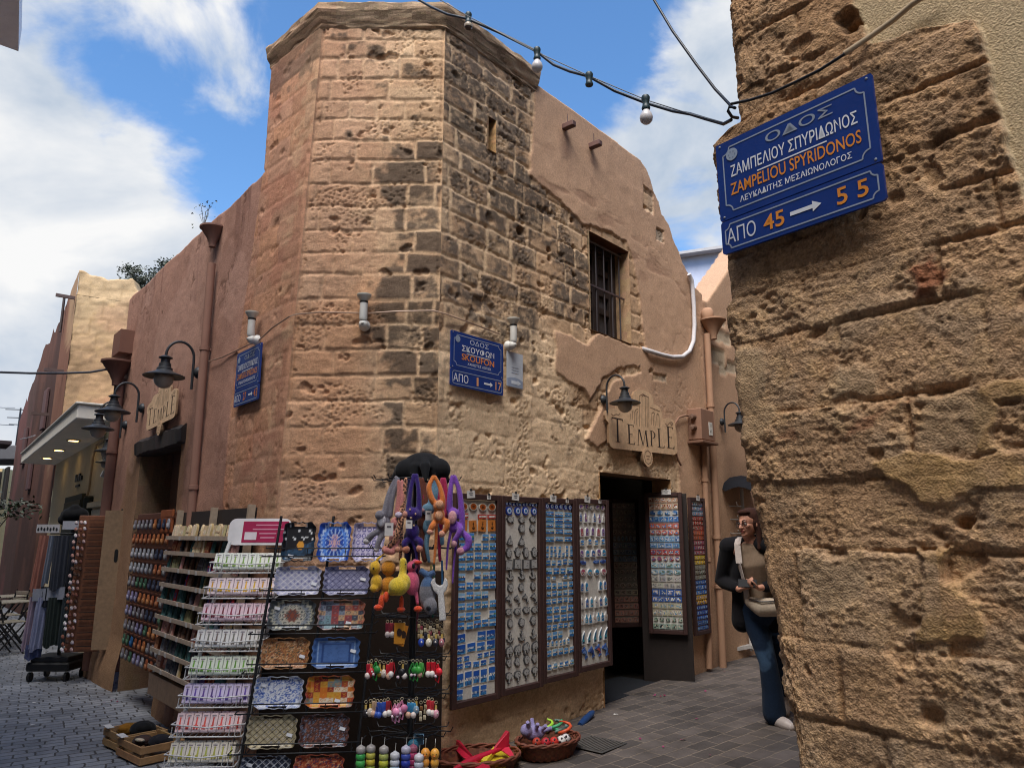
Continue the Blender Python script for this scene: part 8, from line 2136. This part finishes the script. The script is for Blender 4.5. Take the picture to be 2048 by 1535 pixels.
# ------------------------------------------------------------------ covered display stand up the alley
WX = Vector((2.86, 9.30, gz(2.86, 9.3)))
ws = thing('wheeled_rack', 'white-footed display rack under a black cover beside the alley wall', 'display stand', Matrix.Translation(WX))
MB().tube([(0, 0, .08), (0, 0, 2.0)], .022, '#b8b4b0', 10).build('pole', iron, ws, 60)
for k in range(4):
    a = k * PI / 2 + .35; m_ = MB(); m_.bar((0, 0, .13), (.36 * math.cos(a), .36 * math.sin(a), .10), .05, .04, '#b8b4b0'); o = m_.build('foot', iron, ws)
    m_ = MB(); m_.lathe([(.0, -.018), (.04, -.018), (.04, .018), (.0, .018)], '#161618', 12, Matrix.Translation((.34 * math.cos(a), .34 * math.sin(a), .04)) @ Matrix.Rotation(PI / 2, 4, 'X')); m_.build('caster', plastic, o, 40)
for z in (1.78, 1.62, 1.45, .9, .72):
    m_ = MB()
    for k in range(5): a = PI + (k - 2) * .5; m_.tube([(0, 0, z), (.22 * math.cos(a), .22 * math.sin(a), z), (.25 * math.cos(a), .25 * math.sin(a), z + .04)], .006, '#b0aca8', 5)
    m_.build('hook_ring', iron, ws, 60)
cv = MB()
n = 8; V = [(0, 0, 2.16)]; Fc = []
for ring, (r, z) in enumerate(((.18, 2.13), (.34, 2.04), (.40, 1.95))):
    for i in range(n * 4):
        a = 2 * PI * i / (n * 4); w = abs(math.sin(a * n / 2)); V.append((r * (1 - .10 * w * ring / 2) * math.cos(a), r * (1 - .10 * w * ring / 2) * math.sin(a), z + .05 * w * ring / 2))
m = n * 4
for i in range(m): Fc.append((0, 1 + i, 1 + (i + 1) % m))
for r in range(2):
    for i in range(m): a_ = 1 + r * m + i; b_ = 1 + r * m + (i + 1) % m; Fc.append((a_, a_ + m, b_ + m, b_))
cv.add(V, Fc, '#15161c'); o = cv.build('cloth_cover', cloth, None, 50, Matrix.Translation(WX)); tag(o, 'scalloped black cover over the white-footed rack in the alley', 'cloth')
# ------------------------------------------------------------------ people
def limb(b, pts, rs, n=12, k=5):
    q, r = [], []
    for i in range(len(pts) - 1):
        for j in range(k):
            u = j / k; q.append(Vector(pts[i]).lerp(Vector(pts[i + 1]), u)); r.append(rs[i] + (rs[i + 1] - rs[i]) * u)
    q.append(Vector(pts[-1])); r.append(rs[-1])
    b.tube(q, r, '#fff', n); b.ell(q[0], (r[0],) * 3, '#fff', 10, 8); b.ell(q[-1], (r[-1],) * 3, '#fff', 10, 8)
def hand(b, wrist, dirv, nrm, curl=.8, s=1.0):
    """palm and five bent fingers; dirv: wrist to knuckles, nrm: out of the palm"""
    d = Vector(dirv).normalized(); n = (Vector(nrm) - d * Vector(nrm).dot(d)).normalized(); x = d.cross(n)
    W_ = Vector(wrist)
    for k in range(5): b.ell(W_ + d * (.018 + .014 * k) * s, (.030 * s, .030 * s, .020 * s), '#fff', 10, 6, None, Matrix((x, n, d)).transposed().to_4x4() @ Matrix.Diagonal((1.15, .5, 1, 1)))
    for k, (ln, off) in enumerate(((.070, -.027), (.078, -.009), (.073, .009), (.058, .026))):
        p = W_ + d * .085 * s + x * off * s; a = .25; pts = [p]; rs = [.0088 * s]
        for j in range(3):
            a += curl * .75; v = d * math.cos(a) + n * math.sin(a); p = p + v * ln * s / 3; pts.append(p); rs.append((.0084, .0078, .0068)[j] * s)
        limb(b, pts, rs, 8, 3)
    p = W_ + d * .03 * s - x * .026 * s; v1 = (d * .6 - x * .6 + n * .45).normalized(); v2 = (d * .8 - x * .05 + n * .55).normalized()
    limb(b, [p, p + v1 * .032 * s, p + v1 * .032 * s + v2 * .03 * s, p + v1 * .032 * s + v2 * .05 * s], [.012 * s, .0105 * s, .009 * s, .0075 * s], 8, 3)
def head_volumes(b, c, R3):
    """head of 0.225 m about its centre; R3 turns local (front = -y) into the world"""
    def P(x, y, z): return Vector(c) + R3 @ Vector((x, y, z))
    M3 = R3.to_4x4()
    def E(x, y, z, rx, ry, rz): b.ell(P(x, y, z), (rx, ry, rz), '#fff', 16, 12, None, M3)
    E(0, .015, .035, .074, .094, .085); E(0, -.012, -.02, .062, .074, .078); E(0, -.038, -.075, .036, .040, .030); E(0, -.020, -.052, .052, .056, .05)
    E(0, -.078, .022, .044, .016, .016)                                   # brow
    limb(b, [P(0, -.088, .016), P(0, -.102, -.012), P(0, -.108, -.026)], [.009, .011, .013], 8, 3); E(-.011, -.096, -.028, .009, .009, .008); E(.011, -.096, -.028, .009, .009, .008)
    E(-.040, -.062, -.014, .022, .020, .018); E(.040, -.062, -.014, .022, .020, .018)   # cheeks
    E(0, -.086, -.050, .022, .010, .007); E(0, -.084, -.060, .020, .010, .008); E(0, -.076, -.088, .018, .014, .014)
    for sx in (-1, 1): E(sx * .076, .012, -.004, .010, .020, .030)
    return P, E
def person(name, label, M, J, head_c, head_R, skin_c, clothing, group=None):
    pass

WF = Vector((2.145, 6.46, 0)); WG = gz(2.05, 6.46)
wt = thing('person', 'woman in a black jacket and wide jeans walking out behind the stone corner', 'person', Matrix.Translation((WF.x, WF.y, WG)))
# walking towards the camera and to its left; J: joints in metres about her standing foot
fwd = Vector((-.35, -.94, 0)).normalized(); lft = Vector((fwd.y, -fwd.x, 0))      # lft: picture left
def W(f, l, z): return fwd * f + lft * l + Vector((0, 0, z))
pel = W(.06, .05, .93); chest = W(.12, .08, 1.28); neck = W(.15, .085, 1.46); hc = W(.19, .10, 1.60)
hipR, hipL = W(.05, .14, .90), W(.05, -.06, .90)
kneeR, ankR = W(.12, .02, .49), W(.03, .0, .09)
kneeL, ankL = W(-.06, -.10, .50), W(-.38, -.08, .20)
shR, shL = W(.12, .28, 1.40), W(.14, -.08, 1.40)
elR, wrR = W(.02, .36, 1.12), W(.24, .20, 1.07)
elL, wrL = W(.10, -.20, 1.12), W(.30, .04, 1.09)
b = MB()
limb(b, [pel, W(.09, .07, 1.10), chest, W(.13, .105, 1.38)], [.135, .115, .13, .09]); limb(b, [W(.13, .11, 1.38), neck, W(.165, .125, 1.52)], [.06, .048, .046])
limb(b, [chest + Vector((0, 0, .10)), shR], [.07, .055]); limb(b, [chest + Vector((0, 0, .10)), shL], [.07, .055])
limb(b, [shR, elR, wrR], [.052, .040, .025]); limb(b, [shL, elL, wrL], [.052, .040, .025])
limb(b, [hipR, kneeR, ankR], [.085, .055, .036]); limb(b, [hipL, kneeL, ankL], [.085, .055, .036])
limb(b, [ankR, W(.04, .0, .06)], [.034, .024]); limb(b, [ankL, W(-.36, -.08, .16)], [.034, .024])
hR = Matrix.Rotation(math.atan2(-.20, .75) * 0 + R(-58), 3, 'Z')        # turned to the picture's left
hR = hR @ Matrix.Rotation(R(4), 3, 'X')
P_, E_ = head_volumes(b, hc, hR)
hand(b, wrR, W(.05, -.12, .035), Vector((.1, -.1, .5)), .9); hand(b, wrL, W(.06, .11, .03), Vector((.1, -.1, .5)), .9)
fuse(b, 'body', skin, .006, '#c08a72', wt, 3)
# clothing
b = MB(); limb(b, [W(.06, .05, .90), W(.06, .05, 1.0)], [.150, .140], 16)
limb(b, [hipR, W(.10, .07, .70), kneeR, W(.07, .005, .28), W(.03, .0, .085)], [.104, .090, .072, .082, .094], 16); limb(b, [hipL, W(.0, -.09, .70), kneeL, W(-.24, -.09, .33), W(-.37, -.08, .22)], [.104, .090, .072, .080, .090], 16)
def denim(co):
    q = fbm(co[:, 0] * 9 + co[:, 1] * 5, co[:, 2] * 6, 61, 4); f = sstep(.5, .72, q) * sstep(1.0, .6, co[:, 2]) * sstep(.25, .5, co[:, 2])
    a, c = np.array(lin('#1c2c42')), np.array(lin('#3f5874')); return a * (1 - f[:, None]) + c * f[:, None]
fuse(b, 'jeans', cloth, .010, denim, wt, 3)
b = MB(); limb(b, [W(.07, .055, .98), W(.09, .07, 1.12), chest, W(.13, .105, 1.37)], [.142, .126, .142, .098], 16)
fuse(b, 'top', cloth, .010, '#7d6a58', wt, 3)
b = MB()
for sgn, sh, el, wr in ((1, shR, elR, wrR), (-1, shL, elL, wrL)):
    limb(b, [sh, el, el.lerp(wr, .80)], [.072, .060, .045], 14)
    c0 = .075 + .10 * sgn
    limb(b, [W(.10, c0 - .02 * sgn, 1.41), W(.08, c0 + .02 * sgn, 1.2), W(.05, c0 + .02 * sgn, .98), W(.05, c0 + .03 * sgn, .80)], [.070, .088, .085, .092], 14)
limb(b, [W(.03, .08, 1.40), W(.0, .07, 1.2), W(-.01, .06, .98), W(-.01, .05, .80)], [.11, .12, .125, .13], 16)
limb(b, [W(.12, .28, 1.41), W(.08, .18, 1.44), W(.04, .09, 1.47), W(.08, -.0, 1.44), W(.13, -.08, 1.41)], [.080, .066, .05, .066, .084], 12)
limb(b, [W(.17, .02, 1.43), W(.17, -.08, 1.40), W(.13, -.16, 1.34)], [.062, .078, .07], 12)
fuse(b, 'jacket', cloth, .010, '#141317', wt, 3)
b = MB()
def H(x, y, z, rx, ry, rz): b.ell(P_(x, y, z), (rx, ry, rz), '#fff', 14, 10, None, hR.to_4x4())
H(0, .030, .055, .084, .098, .082); H(0, .075, .0, .074, .062, .085); H(-.058, .030, .01, .030, .055, .075); H(.058, .030, .01, .030, .055, .075); H(.0, .115, -.04, .04, .035, .06); H(0, -.045, .098, .060, .042, .025)
for sx in (-1, 1): limb(b, [P_(sx * .066, .03, .0), P_(sx * .072, .03, -.10), P_(sx * .075, .01, -.20)], [.03, .026, .018], 10)
def hairc(co):
    q = fbm(co[:, 0] * 60 + co[:, 1] * 60, co[:, 2] * 8, 71, 3); return np.array(lin('#3a221a')) * (.6 + .9 * q)[:, None]
fuse(b, 'hair', cloth, .007, hairc, wt, 2)
g = MB()
for sx in (-1, 1): g.tube([P_(sx * .033 + .024 * math.cos(a), -.098 + .008 * abs(math.cos(a)), .004 + .019 * math.sin(a)) for a in np.linspace(0, 2 * PI, 17)[:-1]], .0019, '#141214', 6, None, True); g.tube([P_(sx * .057, -.088, .008), P_(sx * .076, -.03, .012), P_(sx * .080, .012, .010)], .0024, '#141214', 5)
g.tube([P_(-.010, -.102, .006), P_(.010, -.102, .006)], .0024, '#141214', 5); g.build('glasses', plastic, wt, 60)
for sx in (-1, 1):
    e = MB(); e.ell(P_(sx * .031, -.080, .004), (.014, .009, .008), '#c8bcb4', 12, 8, None, hR.to_4x4()); e.ell(P_(sx * .031 - .002, -.0875, .004), (.0065, .004, .0065), '#22160f', 10, 6, None, hR.to_4x4()); e.build('eye', gloss, wt, True)
    e = MB(); e.tube([P_(sx * .015, -.095, .030), P_(sx * .034, -.093, .036), P_(sx * .052, -.080, .031)], .004, '#3a241a', 6); e.build('eyebrow', cloth, wt, True)
e = MB(); e.ell(P_(0, -.0925, -.051), (.020, .006, .0045), '#9a4a46', 12, 6, None, hR.to_4x4()); e.ell(P_(0, -.0905, -.060), (.018, .006, .005), '#a8524c', 12, 6, None, hR.to_4x4()); e.build('lips', skin, wt, True)
for nm, a_, dz in (('shoe', ankR, 0), ('shoe', ankL, 1)):
    b = MB(); dr = Vector((fwd.x + .75, fwd.y, -.12) if not dz else (fwd.x, fwd.y, -.75)).normalized(); base = a_ + Vector((0, 0, -.045)) - dr * .03
    limb(b, [base, base + dr * .08, base + dr * .17, base + dr * .21], [.052, .052, .048, .034], 12); limb(b, [base, a_ + Vector((0, 0, .03))], [.046, .046], 12)
    o = fuse(b, nm, plastic, .007, '#b8aca6', wt, 3)
    s_ = MB(); s_.tube([base + dr * (-.03) + Vector((0, 0, -.032)), base + dr * .22 + Vector((0, 0, -.028))], [.034, .028], '#cfc4be', 10); s_.build('sole', plastic, o, 60)
    l_ = MB()
    for k in range(3): c = base + dr * (.07 + .03 * k) + Vector((0, 0, .042 - .004 * k)); l_.tube([c - lft * .022, c + Vector((0, 0, .006)), c + lft * .022], .003, '#4a4a50', 5)
    l_.build('laces', cloth, o, 60)
bg = thing('shoulder_bag', 'cream crescent bag with a pale strap carried across the walking woman', 'bag', Matrix.Translation((WF.x, WF.y, WG)))
b = MB(); limb(b, [W(.24, .12, .97), W(.26, .04, .935), W(.26, -.06, .94), W(.22, -.13, .98)], [.045, .075, .075, .045], 14); fuse(b, 'bag_body', cloth, .009, '#b8a894', bg, 3)
m_ = MB(); m_.tube([W(.285, .13, 1.0), W(.335, .04, .985), W(.33, -.06, .99), W(.27, -.14, 1.01)], .006, '#3a3230', 6); m_.build('zip', plastic, bg, 60)
m_ = MB(); q = [W(.22, .14, .98), W(.25, .16, 1.12), W(.265, .19, 1.28), W(.215, .20, 1.43), W(.12, .19, 1.49), W(.0, .16, 1.40)]
for i in range(len(q) - 1): m_.bar(q[i], q[i + 1], .050, .006, '#b4a8a0')
m_.build('strap', cloth, bg)
ph = MB(); Mp = Matrix.Translation((WF.x, WF.y, WG)) @ Matrix.Translation(W(.335, .13, 1.125)) @ Matrix.Rotation(math.atan2(-fwd.x, fwd.y) + PI, 4, 'Z') @ Matrix.Rotation(R(-35), 4, 'X')
ph.box((0, 0, 0), (.15, .010, .075), '#101014', Mp, .004); tag(ph.build('phone', matte), 'black phone held sideways by the walking woman', 'phone')

# someone sitting at the far left table
SP = Vector((-9.62, 12.75, gz(-9.6, 12.7)))
pt_ = thing('person', 'dark-clothed person sitting at the far left edge by the slatted tables', 'person', Matrix.Translation(SP) @ Matrix.Rotation(R(-60), 4, 'Z'))
b = MB(); limb(b, [(0, 0, .50), (0, .02, .80), (0, .0, 1.02)], [.14, .14, .10]); limb(b, [(0, 0, 1.02), (0, -.02, 1.16)], [.06, .05])
for sx in (-1, 1): limb(b, [(sx * .09, 0, .50), (sx * .11, -.42, .50), (sx * .11, -.40, .08), (sx * .11, -.52, .05)], [.085, .06, .04, .03]); limb(b, [(sx * .17, .0, 1.0), (sx * .22, -.05, .74), (sx * .12, -.28, .72)], [.05, .04, .028]); hand(b, (sx * .12, -.28, .72), (-.2 * sx, -1, 0), (0, 0, -1), .5)
P_, E_ = head_volumes(b, (0, -.03, 1.27), Matrix.Rotation(0, 3, 'Z')); fuse(b, 'body', skin, .009, '#a87460', pt_, 3)
b = MB(); limb(b, [(0, 0, .50), (0, .02, .80), (0, .0, 1.03)], [.155, .158, .11], 14)
for sx in (-1, 1): limb(b, [(sx * .17, .0, 1.0), (sx * .22, -.05, .74), (sx * .14, -.24, .72)], [.07, .055, .042])
fuse(b, 'coat', cloth, .014, '#16161a', pt_, 3)
b = MB()
for sx in (-1, 1): limb(b, [(sx * .09, 0, .49), (sx * .11, -.42, .51), (sx * .11, -.40, .12)], [.105, .078, .065])
fuse(b, 'trousers', cloth, .014, '#1c1e26', pt_, 3)
b = MB(); b.ell((0, .02, 1.32), (.09, .10, .09), '#fff'); b.ell((0, .06, 1.26), (.08, .06, .10), '#fff'); fuse(b, 'hair', cloth, .012, '#1e1612', pt_, 2)
for sx in (-1, 1):
    b = MB(); limb(b, [(sx * .11, -.38, .05), (sx * .11, -.55, .04)], [.05, .04]); fuse(b, 'shoe', plastic, .010, '#1a1a1c', pt_, 2)
    e = MB(); e.ell(P_(sx * .031, -.080, .004), (.013, .009, .008), '#c8bcb4', 8, 6); e.ell(P_(sx * .031, -.087, .004), (.006, .004, .006), '#22160f', 8, 5); e.build('eye', gloss, pt_, True)
